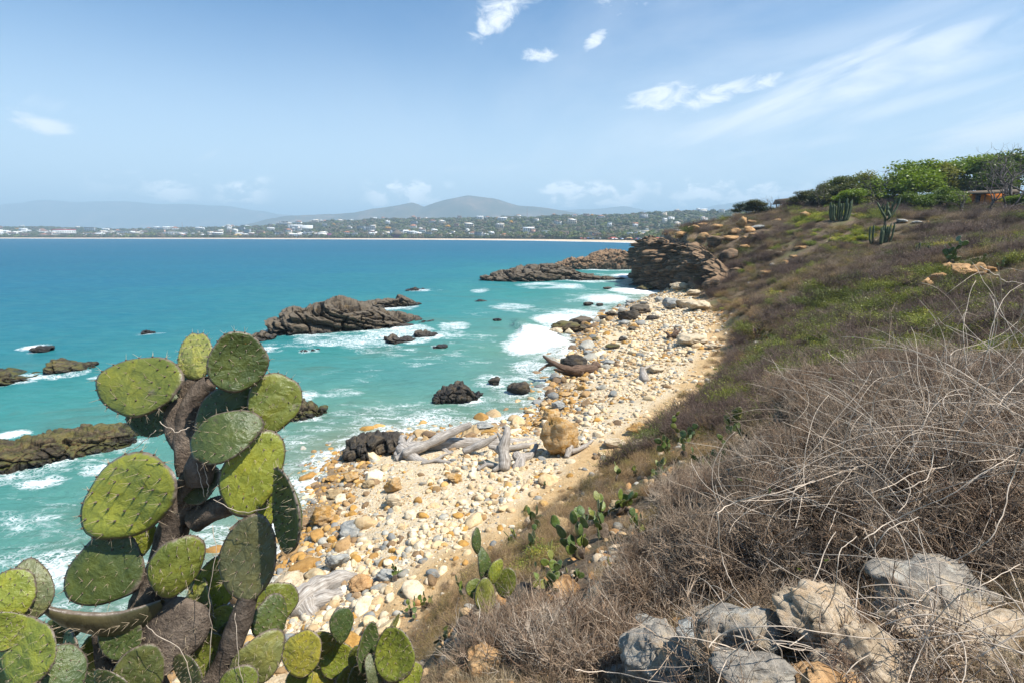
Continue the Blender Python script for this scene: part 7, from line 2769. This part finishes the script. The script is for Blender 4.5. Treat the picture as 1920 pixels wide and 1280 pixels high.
# ================================================================== columnar cacti
def mat_column():
    m, k = new_mat('column_cactus')
    pos = geo(k).outputs['Position']
    n = k.noise(pos, 2.5, 5, 0.6)
    col = k.ramp(n, [(0.3, (0.045, 0.062, 0.035)), (0.6, (0.09, 0.115, 0.06)), (0.8, (0.17, 0.16, 0.09))])
    finish(k, col, 0.75, None, 0.3)


mat_column()


def column_cactus(px, py, hpx, n, spread_px, seed, label, branchy=False, lean=0.0):
    p, t = ground_hit(px, py)
    sc = t / FPX
    rs = np.random.RandomState(seed)
    e = link('column_cactus', None, label=label, cat='cactus', loc=(p.x, p.y, p.z - 0.1))
    for i in range(n):
        h = hpx * sc * rs.uniform(0.62, 1.0)
        x0 = rs.uniform(-1, 1) * spread_px * sc
        y0 = rs.uniform(-0.5, 0.5) * spread_px * sc
        r = 1.6 * sc * rs.uniform(0.8, 1.2)
        if branchy:
            a = -1 + 2 * (i + 0.5) / n
            pts = [(0, 0, 0.35 * h), (a * 0.18 * h, rs.normal() * 0.1 * h, 0.5 * h), (a * 0.34 * h, rs.normal() * 0.12 * h, 0.75 * h), (a * 0.42 * h, rs.normal() * 0.12 * h, 1.05 * h)]
        else:
            pts = [(x0 * 0.75, y0, 0), (x0, y0, h * 0.3), (x0 * 1.05, y0, h * 0.65), (x0 * 1.1, y0, h)]
        arr = np.array(pts, float)
        tt = np.linspace(0, 3, 14)
        sm = np.stack([np.interp(tt, range(4), arr[:, j]) for j in range(3)], 1)
        sm[1:-1] = (sm[:-2] + sm[1:-1] * 2 + sm[2:]) / 4
        rad = r * np.sqrt(np.clip(np.linspace(0, 1, 14) * 14, 0, 1)) * np.sqrt(np.clip((1 - np.linspace(0, 1, 14)) * 9, 0.02, 1))
        v, f = tube_arrays(sm, rad, 16)
        c = np.repeat(sm, 16, axis=0)
        v = c + (v - c) * np.tile(np.where(np.arange(16) % 2, 0.76, 1.1), 14)[:, None]
        g = Geo()
        g.add(v, f)
        link('stem', g.mesh('stem', ['column_cactus']), e)
    if branchy:
        g = Geo()
        g.tube([(0, 0, -0.2), (0, 0, 0.2 * hpx * sc), (0, 0, 0.42 * hpx * sc)], [3 * sc, 2.6 * sc, 2.2 * sc], 10)
        link('trunk', g.mesh('trunk', ['cactus_trunk']), e)
    return e


column_cactus(1570, 415, 42, 16, 20, 1, 'dense clump of dark column cacti on the upper slope, left one')
column_cactus(1658, 432, 64, 9, 20, 2, 'candelabra column cactus with spreading arms on the upper slope', branchy=True)
column_cactus(1647, 458, 42, 15, 22, 3, 'low clump of column cacti in front of the candelabra one')
column_cactus(1722, 488, 34, 3, 7, 4, 'three thin column cacti standing on the slope left of the tall prickly pear')
column_cactus(1738, 482, 30, 2, 4, 5, 'pair of short column cacti beside the tall prickly pear')


# ================================================================== rocks of the slope
HILL_ROCKS = [
    (1345, 468, 20, 26, 'cliff_rock', 'brown block jutting from the rim right above the dark cliff'), (1368, 492, 22, 26, 'cliff_rock', 'stacked brown block on the edge between the cliff and the scrub'),
    (1352, 520, 22, 30, 'cliff_rock', 'tall weathered block at the right side of the cliff'), (1338, 552, 20, 34, 'cliff_rock', 'lowest block of the cliff edge, next to the beach head'),
    (1322, 452, 16, 16, 'orange_rock', 'ochre block on the top edge of the dark cliff'), (1278, 446, 16, 13, 'orange_rock', 'tan block crowning the middle of the dark cliff'), (1240, 450, 20, 14, 'orange_rock', 'tan knob on the seaward end of the headland'),
    (1372, 456, 15, 15, 'orange_rock', 'pale ochre block among scrub, right of the cliff top'), (1398, 470, 14, 12, 'orange_rock', 'small ochre block on the scrubby edge right of the cliff'), (1384, 512, 13, 12, 'cliff_rock', 'brown block half buried in scrub beside the cliff'),
    (1416, 448, 14, 12, 'orange_rock', 'ochre rock below the grey flat rocks of the rim'), (1440, 440, 12, 9, 'cliff_rock', 'dark rock at the end of the rim rocks'),
    (1740, 548, 14, 30, 'orange_rock', 'lowest orange block of the outcrop below the tall prickly pear'), (1765, 535, 18, 30, 'orange_rock', 'orange block in the middle of the outcrop below the tall prickly pear'),
    (1783, 520, 14, 28, 'orange_rock', 'rounded orange block heading the outcrop below the tall prickly pear'), (1812, 525, 26, 32, 'orange_rock', 'broad orange boulder of the outcrop, with a shadowed top'),
    (1835, 518, 16, 26, 'orange_rock', 'right block of the orange outcrop'), (1858, 512, 14, 14, 'orange_rock', 'flat orange stone lying off the right end of the outcrop'), (1775, 548, 12, 14, 'orange_rock', 'small orange block at the foot of the outcrop'),
    (1516, 410, 14, 14, 'orange_rock', 'tan boulder left of the dense column cacti'), (1392, 428, 12, 22, 'orange_rock', 'tallest orange crag on the rim of the headland'), (1408, 436, 14, 12, 'orange_rock', 'orange block right of the tallest crag on the rim'),
    (1380, 440, 14, 12, 'orange_rock', 'orange block left of the tallest crag on the rim'), (1425, 430, 16, 9, 'grey_rock', 'grey flat rocks right of the orange crags'), (1396, 452, 12, 9, 'orange_rock', 'pale orange block below the crags on the rim'),
    (1345, 430, 13, 10, 'orange_rock', 'right orange rock on the headland skyline'), (1322, 428, 16, 10, 'orange_rock', 'middle orange rock on the headland skyline'), (1302, 436, 14, 14, 'orange_rock', 'left orange rock on the headland skyline'),
    (1410, 420, 10, 8, 'orange_rock', 'small tan rock on the green shoulder above the rim'), (1460, 418, 12, 8, 'orange_rock', 'tan rock at the right end of the rocks on the rim'), (1490, 405, 9, 7, 'grey_rock', 'grey rock beneath the thatched roof'),
    (1695, 418, 14, 7, 'grey_rock', 'left heap of grey stones on the upper slope'), (1722, 420, 10, 6, 'grey_rock', 'right heap of grey stones on the upper slope'), (1735, 424, 7, 5, 'grey_rock', 'small grey stone right of the grey heaps'),
    (1505, 470, 14, 8, 'orange_rock', 'orange slab in the bare patch of the slope'), (1462, 478, 9, 7, 'pale_rock', 'pale stone in the bare patch of the slope'), (1490, 486, 10, 8, 'orange_rock', 'small orange stone below the orange slab'),
    (1565, 452, 10, 7, 'orange_rock', 'tan stone above the bare patch'), (1475, 500, 12, 12, 'orange_rock', 'brown orange stone low in the bare patch'), (1445, 475, 8, 7, 'pale_rock', 'left pale stone in the bare patch'),
    (1440, 520, 20, 14, 'orange_rock', 'rusty earth coloured rock on the slope below the bare patch'),
    (1168, 965, 30, 10, 'tan_ledge', 'flat ledge jutting from the brush above the bushy prickly pear'), (1215, 848, 34, 10, 'pale_rock', 'sunlit ledge at the end of the footpath'),
    (1050, 1000, 26, 34, 'tan_ledge', 'layered dark rock left of the bushy prickly pear'),
    (1060, 1120, 40, 24, 'orange_rock', 'yellow brown rock above the near grey stones'), (985, 1130, 34, 30, 'black_rock', 'black burnt looking rock by the upright prickly pear'), (1040, 1130, 26, 24, 'orange_rock', 'orange rock wedged between the black and the yellow rock'),
    (1140, 1180, 70, 70, 'pale_rock', 'large tilted pale rock in dry brush at bottom centre'), (1230, 1200, 40, 36, 'grey_rock', 'grey rock right of the tilted pale rock'), (1310, 1215, 50, 30, 'grey_rock', 'low grey rock beneath dry stems at the bottom'),
    (905, 1270, 50, 26, 'orange_rock', 'tan rock at the very bottom below the upright prickly pear'), (1010, 1240, 30, 24, 'pale_rock', 'broken pale rock at the bottom among twigs'), (1065, 1268, 34, 28, 'orange_rock', 'ochre rock at the bottom centre'),
    (1500, 835, 30, 24, 'tan_ledge', 'orange edged dark rock under the left of the thicket'),
]
for i, (px, py, hw, hh, mt, lb) in enumerate(HILL_ROCKS):
    if ground_hit(px, py):
        boulder('rock', px, py, hw, hh, 1200 + i, mt, lb, cat='rock', cut=0.5 + 0.03 * (i % 6), noise=0.13, layered=0.07 * (i % 3), planes=13, sub=4 if hw > 22 else 3, rz=(i * 1.3) % 3)

# the large rocks at the viewer's feet
mat_rock('near_grey', (0.13, 0.12, 0.105), (0.30, 0.262, 0.215), (0.44, 0.39, 0.32), (0.44, 0.31, 0.17), (0.5, 0.3), wet=False, band=0.12, scale=5.5, patch_amt=0.7, crack=0.0, grain=0.55)
mat_rock('near_tan', (0.16, 0.11, 0.07), (0.46, 0.35, 0.23), (0.62, 0.52, 0.40), (0.45, 0.26, 0.10), (0.3, 0.3), wet=False, band=0.15, scale=5.5, patch_amt=0.6, crack=0.0, grain=0.45)


def near_rock(cx, cy, t, hw, hh, dep, seed, mat, label, rx=0.0, ry=0.0, planes=15, cut=0.5, noise=0.09):
    C = P(cx, cy, t)
    a, b = hw * t / FPX, hh * t / FPX
    v, f = stone_arrays(seed, 5, planes, cut, noise, (1, 1, 1), 0.0, chip=0.20)
    v = v / np.abs(v).max(axis=0)
    v = v + (fbm(v * 6, 5, seed + 3) * 0.05)[:, None] * v
    v = v * np.array([a, dep, b])
    M = Matrix.Rotation(rx, 3, 'X') @ Matrix.Rotation(ry, 3, 'Y')
    v = v @ np.array(M).T
    me = mesh_from('rock', v, f, smooth=False, mats=[mat])
    return link('rock', me, label=label, cat='rock', loc=C[:])


near_rock(1385, 1205, 2.25, 112, 92, 0.20, 41, 'near_grey', 'light grey rock at the left of the foreground rocks', 0.2, 0.35)
near_rock(1545, 1165, 2.20, 150, 66, 0.16, 42, 'near_tan', 'long pale tan rock slanting down over the dark gap in the foreground', 0.25, 0.45)
near_rock(1620, 1240, 2.05, 110, 66, 0.14, 46, 'near_tan', 'tan rock shelf continuing the slanting rock towards the bottom edge', 0.3, 0.5)
near_rock(1765, 1140, 2.50, 128, 84, 0.26, 43, 'near_grey', 'large grey rock crossed by twig shadows at lower right', 0.5, 0.1)
near_rock(1840, 1235, 2.2, 170, 74, 0.26, 44, 'near_tan', 'brown tan rock filling the lower right corner', 0.5, 0.1)
near_rock(1420, 1275, 1.95, 90, 46, 0.15, 45, 'near_grey', 'small grey rock at the bottom edge before the dark gap', 0.1, 0.1)
near_rock(1560, 1285, 1.9, 90, 30, 0.12, 47, 'orange_rock', 'rusty brown rock at the bottom edge', 0.1, 0.2)
near_rock(1250, 1240, 2.5, 90, 60, 0.22, 48, 'near_grey', 'dull grey rock half covered by dry stems, left of the light grey rock', 0.2, 0.1)


# ================================================================== the grey thicket
FINE = [bush_geo(1900 + i, 24, 0.5, 0.95, 0.0085, 0, sub=5, wob=0.2) for i in range(3)]


def thicket(px, py, t, w, h, seed, n_stem, n_twig, n_vine, label, leaves=0, pale=0.5):
    """px,py,t: the place of its foot; w half width, h height in metres"""
    rs = np.random.RandomState(seed)
    c = P(px, py, t)
    z0 = th(c.x, c.y)
    e = link('dry_shrub', None, label=label, cat='shrub', loc=(c.x, c.y, z0 - 0.03))
    gs, gt, gv = Geo(), Geo(), Geo()
    joints = []
    for i in range(n_stem):
        a = rs.uniform(0, 6.28)
        r0 = w * math.sqrt(rs.rand()) * 0.75
        st = (math.cos(a) * r0, math.sin(a) * r0, -0.05)
        el = rs.uniform(0.5, 1.3)
        d = (math.cos(a) * 0.55 + rs.normal() * 0.3, math.sin(a) * 0.55 + rs.normal() * 0.3, el)
        L = h * rs.uniform(0.65, 1.15)
        pts, dd = strand(rs, st, d, L, 7, 0.13)
        rr = rs.uniform(0.0022, 0.0055)
        gs.tube(pts, np.linspace(rr, rr * 0.45, 8), 4)
        joints += [(pts[q], (pts[q + 1] - pts[q]), rr) for q in range(1, 7)]
        joints.append((pts[-1], dd * L / 7, rr))
    for i in range(n_twig):
        p, d, rr = joints[rs.randint(len(joints))]
        d2 = d / (np.linalg.norm(d) + 1e-6) + rs.normal(size=3) * 0.75
        L = rs.uniform(0.10, 0.36) * (h / 1.0)
        pts, dd = strand(rs, p, d2, L, 4, 0.22)
        r2 = rr * rs.uniform(0.28, 0.6)
        gt.tube(pts, np.linspace(r2, r2 * 0.4, 5), 3)
        for q in range(2):
            d3 = dd + rs.normal(size=3) * 0.9
            p3, _ = strand(rs, pts[rs.randint(1, 5)], d3, L * 0.45, 2, 0.25)
            gt.tube(p3, np.linspace(r2 * 0.6, r2 * 0.25, 3), 3)
    for i in range(n_vine):
        a = rs.uniform(0, 6.28)
        st = (math.cos(a) * w * 0.7 * rs.rand(), math.sin(a) * w * 0.7 * rs.rand(), h * rs.uniform(0.3, 0.9))
        L = rs.uniform(0.6, 1.5) * h
        ax = rs.normal(size=3)
        ax /= np.linalg.norm(ax)
        d = rs.normal(size=3)
        d[2] = abs(d[2]) * 0.6
        d /= np.linalg.norm(d)
        curl = rs.uniform(-1, 1) * 2.6 / 14
        pts = [np.array(st)]
        for q in range(14):
            d = d + np.cross(ax, d) * curl + rs.normal(size=3) * 0.06 + np.array([0, 0, -0.035])
            d /= np.linalg.norm(d)
            nx = pts[-1] + d * L / 14
            nx[2] = max(nx[2], 0.05)
            pts.append(nx)
        r0 = rs.uniform(0.0013, 0.0033)
        gv.tube(pts, np.linspace(r0, r0 * 0.6, 15), 5)
    link('stems', gs.mesh('stems', ['dark_twig']), e)
    link('twigs', gt.mesh('twigs', ['dry_stem']), e)
    if n_vine:
        link('vines', gv.mesh('vines', ['pale_vine']), e)
    for o in e.children:
        o['kind'] = 'stuff'
    # fine dead growth filling the shrub
    nf = (int(150 * w * w / 0.3) + 60) if n_stem > 30 else 14
    a = rs.uniform(0, 6.28, nf)
    r0 = w * np.sqrt(rs.rand(nf)) * 1.05
    zz = rs.rand(nf) ** 1.3 * h * 0.62 * (1 - 0.45 * (r0 / w) ** 2)
    tint = np.ones((nf, 4))
    tint[:, :3] = np.array([(0.32, 0.225, 0.15), (0.40, 0.30, 0.215), (0.21, 0.140, 0.095), (0.47, 0.385, 0.30)])[rs.randint(0, 4, nf)] * rs.uniform(0.7, 1.15, (nf, 1))
    scatter('brushwood', FINE, ['twig_scatter'], np.stack([np.cos(a) * r0, np.sin(a) * r0, zz], 1), np.stack([rs.uniform(-.8, .8, nf), rs.uniform(-.8, .8, nf), rs.uniform(0, 6.28, nf)], 1),
            rs.uniform(0.16, 0.42, (nf, 1)) * np.array([[1, 1, 0.9]]), tint, pick=rs.randint(0, 3, nf), parent=e)
    if leaves:
        g = Geo()
        idx = rs.randint(0, len(joints), leaves)
        pos = np.array([joints[i][0] for i in idx]) + rs.normal(size=(leaves, 3)) * 0.01
        add_leaves(g, pos, 0.022, rs, 0, long_=1.8)
        link('leaves', g.mesh('leaves', ['green_leaf']), e)['kind'] = 'stuff'
    return e


for q in [
    (1870, 1000, 3.3, 0.72, 1.02, 1, 240, 900, 130, 'tallest grey tangle of dry stems at the right edge', 20),
    (1710, 1010, 3.3, 0.60, 0.84, 2, 240, 900, 130, 'dense grey tangle over the lower right rocks', 20),
    (1570, 1000, 3.4, 0.56, 0.72, 3, 240, 900, 120, 'dense grey shrub above the slanting pale rock', 24),
    (1435, 1030, 3.5, 0.48, 0.56, 4, 220, 850, 60, 'brown grey shrub with long arching pale vines left of the slanting rock', 30),
    (1310, 1050, 3.7, 0.45, 0.46, 5, 200, 700, 30, 'thin brown shrub above the grey rocks at bottom centre', 20),
    (1880, 860, 4.6, 0.95, 1.15, 6, 240, 900, 60, 'grey shrub crest at the right edge against the green slope', 10),
    (1740, 850, 4.6, 0.85, 1.00, 7, 240, 900, 60, 'pale grey shrub crest left of the tallest one', 10),
    (1600, 860, 4.6, 0.80, 0.85, 8, 240, 900, 50, 'low pale shrub crest in the middle of the thicket', 10),
    (1485, 890, 5.0, 0.70, 0.58, 9, 220, 800, 30, 'feathery grey brown shrub at the left end of the thicket', 20),
    (1360, 930, 6.0, 0.70, 0.42, 10, 180, 600, 14, 'low feathery brown shrub between the thicket and the bushy prickly pear', 20),
    (1235, 1130, 3.6, 0.34, 0.26, 11, 120, 400, 10, 'low dry shrub over the tilted pale rock', 10),
    (1090, 1235, 2.9, 0.30, 0.17, 12, 80, 260, 10, 'scrubby dry tangle at bottom centre by the ochre rock', 10),
    (975, 1215, 3.3, 0.30, 0.17, 13, 80, 240, 6, 'dry reddish twigs below the upright prickly pear', 6),
    (1800, 740, 7.0, 1.2, 0.95, 14, 160, 600, 10, 'grey brown shrub behind the thicket near the right edge', 6),
    (1620, 760, 7.5, 1.2, 0.75, 15, 160, 600, 10, 'grey brown shrub behind the middle of the thicket', 6),
    (1740, 1240, 2.05, 0.50, 0.42, 16, 26, 130, 60, 'loose web of thin vines lying over the foreground rocks', 0),
    (1480, 1240, 2.05, 0.42, 0.32, 17, 12, 60, 34, 'thin web of vines over the light grey rock', 0),
]:
    thicket(*q[:9], q[9], leaves=q[10])


def arching_vines():
    """the long pale vines that loop over the rocks: each is a thing of its own"""
    A = [
        ([(1345, 960), (1370, 940), (1420, 925), (1480, 918), (1530, 900)], 2.6, 'pale vine arching over the left of the thicket'),
        ([(1345, 960), (1345, 1040), (1370, 1100), (1420, 1160), (1480, 1210)], 2.45, 'vine hanging down in a wide loop left of the slanting rock'),
        ([(1620, 1010), (1670, 980), (1760, 945), (1860, 880), (1915, 850)], 2.3, 'long pale vine rising to the right edge'),
        ([(1600, 1150), (1606, 1080), (1625, 1030), (1665, 985), (1720, 965)], 2.1, 'thick pale vine standing in front of the slanting rock'),
        ([(1740, 810), (1745, 850), (1735, 890), (1690, 915), (1640, 930)], 2.5, 'hooked pale vine in the middle of the thicket'),
        ([(1920, 840), (1890, 900), (1880, 970), (1850, 1020), (1790, 1050), (1700, 1060)], 2.0, 'whitish vine sweeping down along the right edge'),
        ([(1330, 1210), (1350, 1185), (1400, 1170), (1470, 1175), (1560, 1190), (1660, 1200), (1760, 1190), (1920, 1150)], 1.75, 'long vine lying across all the foreground rocks'),
        ([(1480, 1210), (1540, 1160), (1560, 1100), (1555, 1040), (1600, 1000)], 2.0, 'vine rising from the dark gap between the rocks'),
        ([(1345, 1280), (1360, 1230), (1420, 1195), (1500, 1200), (1560, 1230), (1580, 1290)], 1.7, 'vine loop at the bottom edge over the light grey rock'),
        ([(1700, 1290), (1730, 1200), (1780, 1130), (1840, 1090), (1920, 1060)], 1.8, 'curved vine over the lower right corner rock'),
        ([(1080, 1255), (1140, 1262), (1200, 1278), (1290, 1290)], 2.1, 'bleached straight stick lying at bottom centre'),
        ([(880, 1265), (900, 1230), (890, 1190), (905, 1150), (900, 1120)], 3.2, 'pale crooked twig rising beside the upright prickly pear'),
        ([(1555, 660), (1580, 690), (1640, 730), (1660, 760)], 5.0, 'single long pale twig sticking out above the left of the thicket'),
        ([(1840, 500), (1870, 525), (1920, 545)], 12.0, 'long straw coloured twig leaning off the orange rocks at the right edge'),
    ]
    rs = np.random.RandomState(77)
    for pts, t, lb in A:
        arr = np.array([P(x, y, t + 0.12 * math.sin(i * 1.7))[:] for i, (x, y) in enumerate(pts)])
        n = 26
        tt = np.linspace(0, len(arr) - 1, n)
        sm = np.stack([np.interp(tt, range(len(arr)), arr[:, i]) for i in range(3)], 1)
        for _ in range(4):
            sm[1:-1] = (sm[:-2] + sm[1:-1] * 2 + sm[2:]) / 4
        sm += np.cumsum(rs.normal(size=sm.shape) * 0.0012 * t, axis=0)
        o = sm[0].copy()
        g = Geo()
        r = 0.00135 * t ** 0.8 if t < 6 else 0.015
        g.tube(sm - o, np.linspace(r, r * 0.6, n), 6)
        link('vine', g.mesh('vine', ['pale_vine']), label=lb, cat='vine', loc=o)


arching_vines()
# ================================================================== driftwood
def mat_wood(name, a, b, c, scale=1.0):
    m, k = new_mat(name)
    pos = k.n('ShaderNodeTexCoord').outputs['Object']
    along = k.attr('along')
    n1 = k.noise(pos, 5 * scale, 6, 0.65)
    n2 = k.noise(pos, 26 * scale, 6, 0.7, 0.6)
    ring = k.attr('ring')
    cv = k.n('ShaderNodeCombineXYZ', {'X': k.math('MULTIPLY', ring, 22.0), 'Y': k.math('MULTIPLY', along, 1.3), 'Z': 0.0}).outputs[0]
    gr = k.noise(cv, 1.6, 6, 0.65, 0.3)
    col = k.ramp(gr, [(0.3, a), (0.5, b), (0.68, c)])
    col = k.mix(k.math('MULTIPLY', k.ss(n1, 0.52, 0.70), 0.5), col, tuple(x * 0.55 for x in b))
    bb = k.bump(gr, 0.9, 0.05)
    bb = k.bump(n2, 0.6, 0.02, bb)
    finish(k, col, 0.85, bb, 0.2)


mat_wood('driftwood', (0.11, 0.088, 0.072), (0.36, 0.315, 0.27), (0.60, 0.555, 0.50))
mat_wood('dark_driftwood', (0.035, 0.022, 0.015), (0.12, 0.075, 0.05), (0.24, 0.16, 0.11))


def log_geo(g, pts, radii, o, seed, sides=14, rough=0.18, n=34, snap=True):
    arr = np.array(pts, float)
    tt = np.linspace(0, len(arr) - 1, n)
    sm = np.stack([np.interp(tt, range(len(arr)), arr[:, i]) for i in range(3)], 1)
    for _ in range(3):
        sm[1:-1] = (sm[:-2] + sm[1:-1] * 2 + sm[2:]) / 4
    rr = np.interp(tt, range(len(radii)), radii)
    rr = rr * (1 + fbm(np.stack([tt * 2.3, tt * 0 + seed, tt * 0], 1), 3, seed) * 0.30)
    rr[0] *= 0.55
    rr[-1] *= 0.45
    v, f = tube_arrays(sm, rr, sides)
    c = np.repeat(sm, sides, axis=0)
    d = v - c
    ang = np.tile(np.arange(sides), n)
    L = np.concatenate([[0], np.cumsum(np.linalg.norm(np.diff(sm, axis=0), axis=1))])
    al = np.repeat(L, sides)
    sc = 1 + fbm(np.stack([ang * 0.9, al * 1.5, al * 0 + seed], 1), 3, seed + 3) * rough + fbm(v * 3, 3, seed + 5) * rough * 0.9
    v = c + d * sc[:, None]
    nv = len(v)
    v = np.concatenate([v, [sm[0]], [sm[-1]]])
    j = np.arange(sides)
    f = np.concatenate([np.concatenate([f, ], 0), ])
    e1 = np.stack([np.full(sides, nv), (j + 1) % sides, j, np.full(sides, -1)], 1)
    b = nv - sides
    e2 = np.stack([np.full(sides, nv + 1), b + j, b + (j + 1) % sides, np.full(sides, -1)], 1)
    g.add(v - o, np.concatenate([f, e1, e2]), 0, along=np.concatenate([al, [0, L[-1]]]), ring=np.concatenate([ang / sides, [0, 0]]))


def driftwood(label, limbs, mat='driftwood', z0=0.0, seed=1):
    """limbs: list of (list of (px, py, lift above the ground), radii in pixels)"""
    x0, t0 = ground_hit(*limbs[0][0][0][:2])
    o = np.array(x0[:])
    g = Geo()
    for i, (pts, rad) in enumerate(limbs):
        w = []
        # depth of the limb follows the ground under its own foot line
        for (px, py, lift) in pts:
            gp = at_z(px, py, o[2] + lift)
            w.append(gp[:])
        t = t0
        log_geo(g, w, [r * t / FPX for r in rad], o, seed * 7 + i)
    return link('driftwood', g.mesh('driftwood', [mat]), label=label, cat='driftwood', loc=o)


driftwood('longest bleached driftwood trunk lying level behind the upright stump', [
    ([(752, 840, .35), (800, 836, .40), (860, 831, .40), (930, 832, .40), (985, 830, .35), (1015, 826, .25)], [8, 10, 12, 12, 9, 6]),
    ([(756, 832, .45), (752, 820, .55), (762, 816, .6)], [7, 5, 3]), ([(760, 840, .45), (770, 822, .6), (778, 816, .7)], [6, 5, 3]),
    ([(828, 836, .35), (838, 850, .22), (858, 860, .16), (880, 862, .12), (906, 856, .12), (925, 852, .12)], [6, 7, 6, 5, 4, 2]),
    ([(850, 858, .18), (848, 872, .05), (846, 888, .02)], [3, 2, 1.5])], seed=1)
driftwood('bleached log raised towards the sea, its cut end in the air', [([(755, 852, .35), (790, 838, .60), (830, 818, .95), (865, 802, 1.25), (884, 794, 1.4)], [9, 9, 8, 7, 5])], seed=2)
driftwood('bleached log sloping down to the gravel in front of the pile', [([(748, 838, .45), (775, 858, .35), (805, 874, .22), (830, 886, .12), (856, 894, .04)], [10, 10, 8, 6, 2]), ([(752, 842, .45), (742, 850, .3), (752, 858, .2)], [6, 5, 3])], seed=3)
driftwood('slender bleached log lying right of the upright stump', [([(935, 842, .35), (965, 838, .35), (1005, 832, .25), (1018, 829, .2)], [7, 6, 5, 3])], seed=8)
driftwood('upright bleached stump with spread prongs in the middle of the pile', [
    ([(945, 882, .02), (947, 862, .35), (944, 842, .7), (948, 822, 1.1), (952, 800, 1.5)], [9, 14, 12, 9, 6]),
    ([(946, 830, .9), (938, 818, 1.15), (932, 810, 1.3)], [7, 5, 2]), ([(944, 848, .55), (928, 838, .7), (916, 836, .75)], [8, 6, 5]),
    ([(947, 866, .3), (935, 876, .1), (924, 882, .02)], [8, 6, 3])], seed=4)
driftwood('twisted forked driftwood root with two legs right of the stump', [
    ([(968, 850, .45), (975, 862, .35), (968, 878, .2), (965, 896, .03)], [7, 9, 8, 5]), ([(980, 856, .4), (978, 874, .3), (974, 890, .05)], [7, 6, 4]),
    ([(978, 858, .35), (994, 854, .35), (1003, 842, .45), (1006, 834, .5)], [7, 6, 5, 4])], seed=5)
driftwood('thin forked driftwood branch lying on the gravel under the raised log', [([(790, 868, .06), (818, 862, .12), (846, 868, .1), (872, 874, .05)], [3, 4, 3, 1.5]), ([(818, 862, .12), (832, 852, .25), (850, 848, .3)], [3, 2, 1])], seed=12)
driftwood('broken bleached log end leaning on the level trunk', [([(868, 846, .3), (890, 838, .5), (915, 826, .75), (932, 816, .95)], [6, 7, 6, 4])], seed=13)
driftwood('short pale log lying crosswise at the left end of the pile', [([(742, 862, .08), (760, 850, .3), (782, 842, .4), (800, 842, .35)], [7, 8, 7, 4]), ([(748, 828, .5), (764, 834, .5), (780, 842, .4)], [4, 6, 5])], seed=14)
driftwood('grey branch curling over the cobbles in front of the stump', [([(895, 880, .05), (912, 870, .18), (930, 872, .2), (946, 882, .08)], [3, 4, 4, 2]), ([(912, 870, .18), (905, 860, .3)], [3, 1.5])], seed=15)
driftwood('small splintered grey driftwood piece by the big ochre boulder', [
    ([(1062, 858, .02), (1068, 842, .25), (1074, 828, .5)], [5, 7, 5]), ([(1070, 846, .2), (1084, 842, .15), (1100, 834, .12), (1112, 824, .08)], [5, 4, 4, 2])], seed=6)
driftwood('massive bleached driftwood stump with a gnarled root end on the cobbles at lower left', [
    ([(540, 1150, .25), (570, 1120, .35), (605, 1098, .35), (645, 1083, .25), (672, 1080, .15)], [16, 25, 22, 14, 6]),
    ([(560, 1140, .25), (600, 1128, .25), (635, 1118, .22), (662, 1106, .18)], [20, 17, 14, 8]),
    ([(565, 1120, .3), (545, 1135, .15), (530, 1165, .05)], [26, 20, 12]), ([(570, 1130, .3), (580, 1150, .18), (590, 1162, .05)], [22, 18, 10]), ([(548, 1110, .3), (556, 1130, .3), (552, 1150, .1)], [14, 16, 12])], seed=7)
driftwood('dark fallen branch with its forked tip held over the breaking wave', [
    ([(1120, 692, .25), (1100, 692, .35), (1075, 694, .45), (1052, 688, .7), (1030, 676, 1.1), (1018, 666, 1.35)], [9, 9, 8, 6, 4, 2]),
    ([(1042, 682, .85), (1026, 684, .7), (1010, 695, .45)], [4, 3, 1.5]), ([(1095, 700, .15), (1060, 697, .2), (1038, 692, .25)], [6, 5, 2]),
    ([(1122, 690, .3), (1116, 682, .5), (1108, 690, .4)], [7, 5, 3])], mat='dark_driftwood', seed=9)
driftwood('short upright bleached driftwood stub half way along the beach', [
    ([(1210, 716, .03), (1206, 700, .4), (1204, 688, .75)], [7, 7, 4]), ([(1204, 706, .25), (1200, 714, .02)], [5, 3]), ([(1206, 692, .6), (1222, 684, .5), (1235, 682, .4)], [2, 1.5, 1])], seed=10)
driftwood('dark tangled root lying against the cream boulder at the back of the beach', [
    ([(1250, 634, .1), (1262, 630, .35), (1272, 624, .7)], [3, 4, 2]), ([(1262, 632, .3), (1268, 620, .8), (1264, 615, 1.0)], [4, 3, 1.5]), ([(1258, 632, .3), (1250, 624, .5), (1244, 622, .6)], [3, 2, 1]), ([(1272, 636, .1), (1266, 628, .5), (1276, 618, .9)], [3, 3, 1.5])],
    mat='dark_driftwood', seed=11)
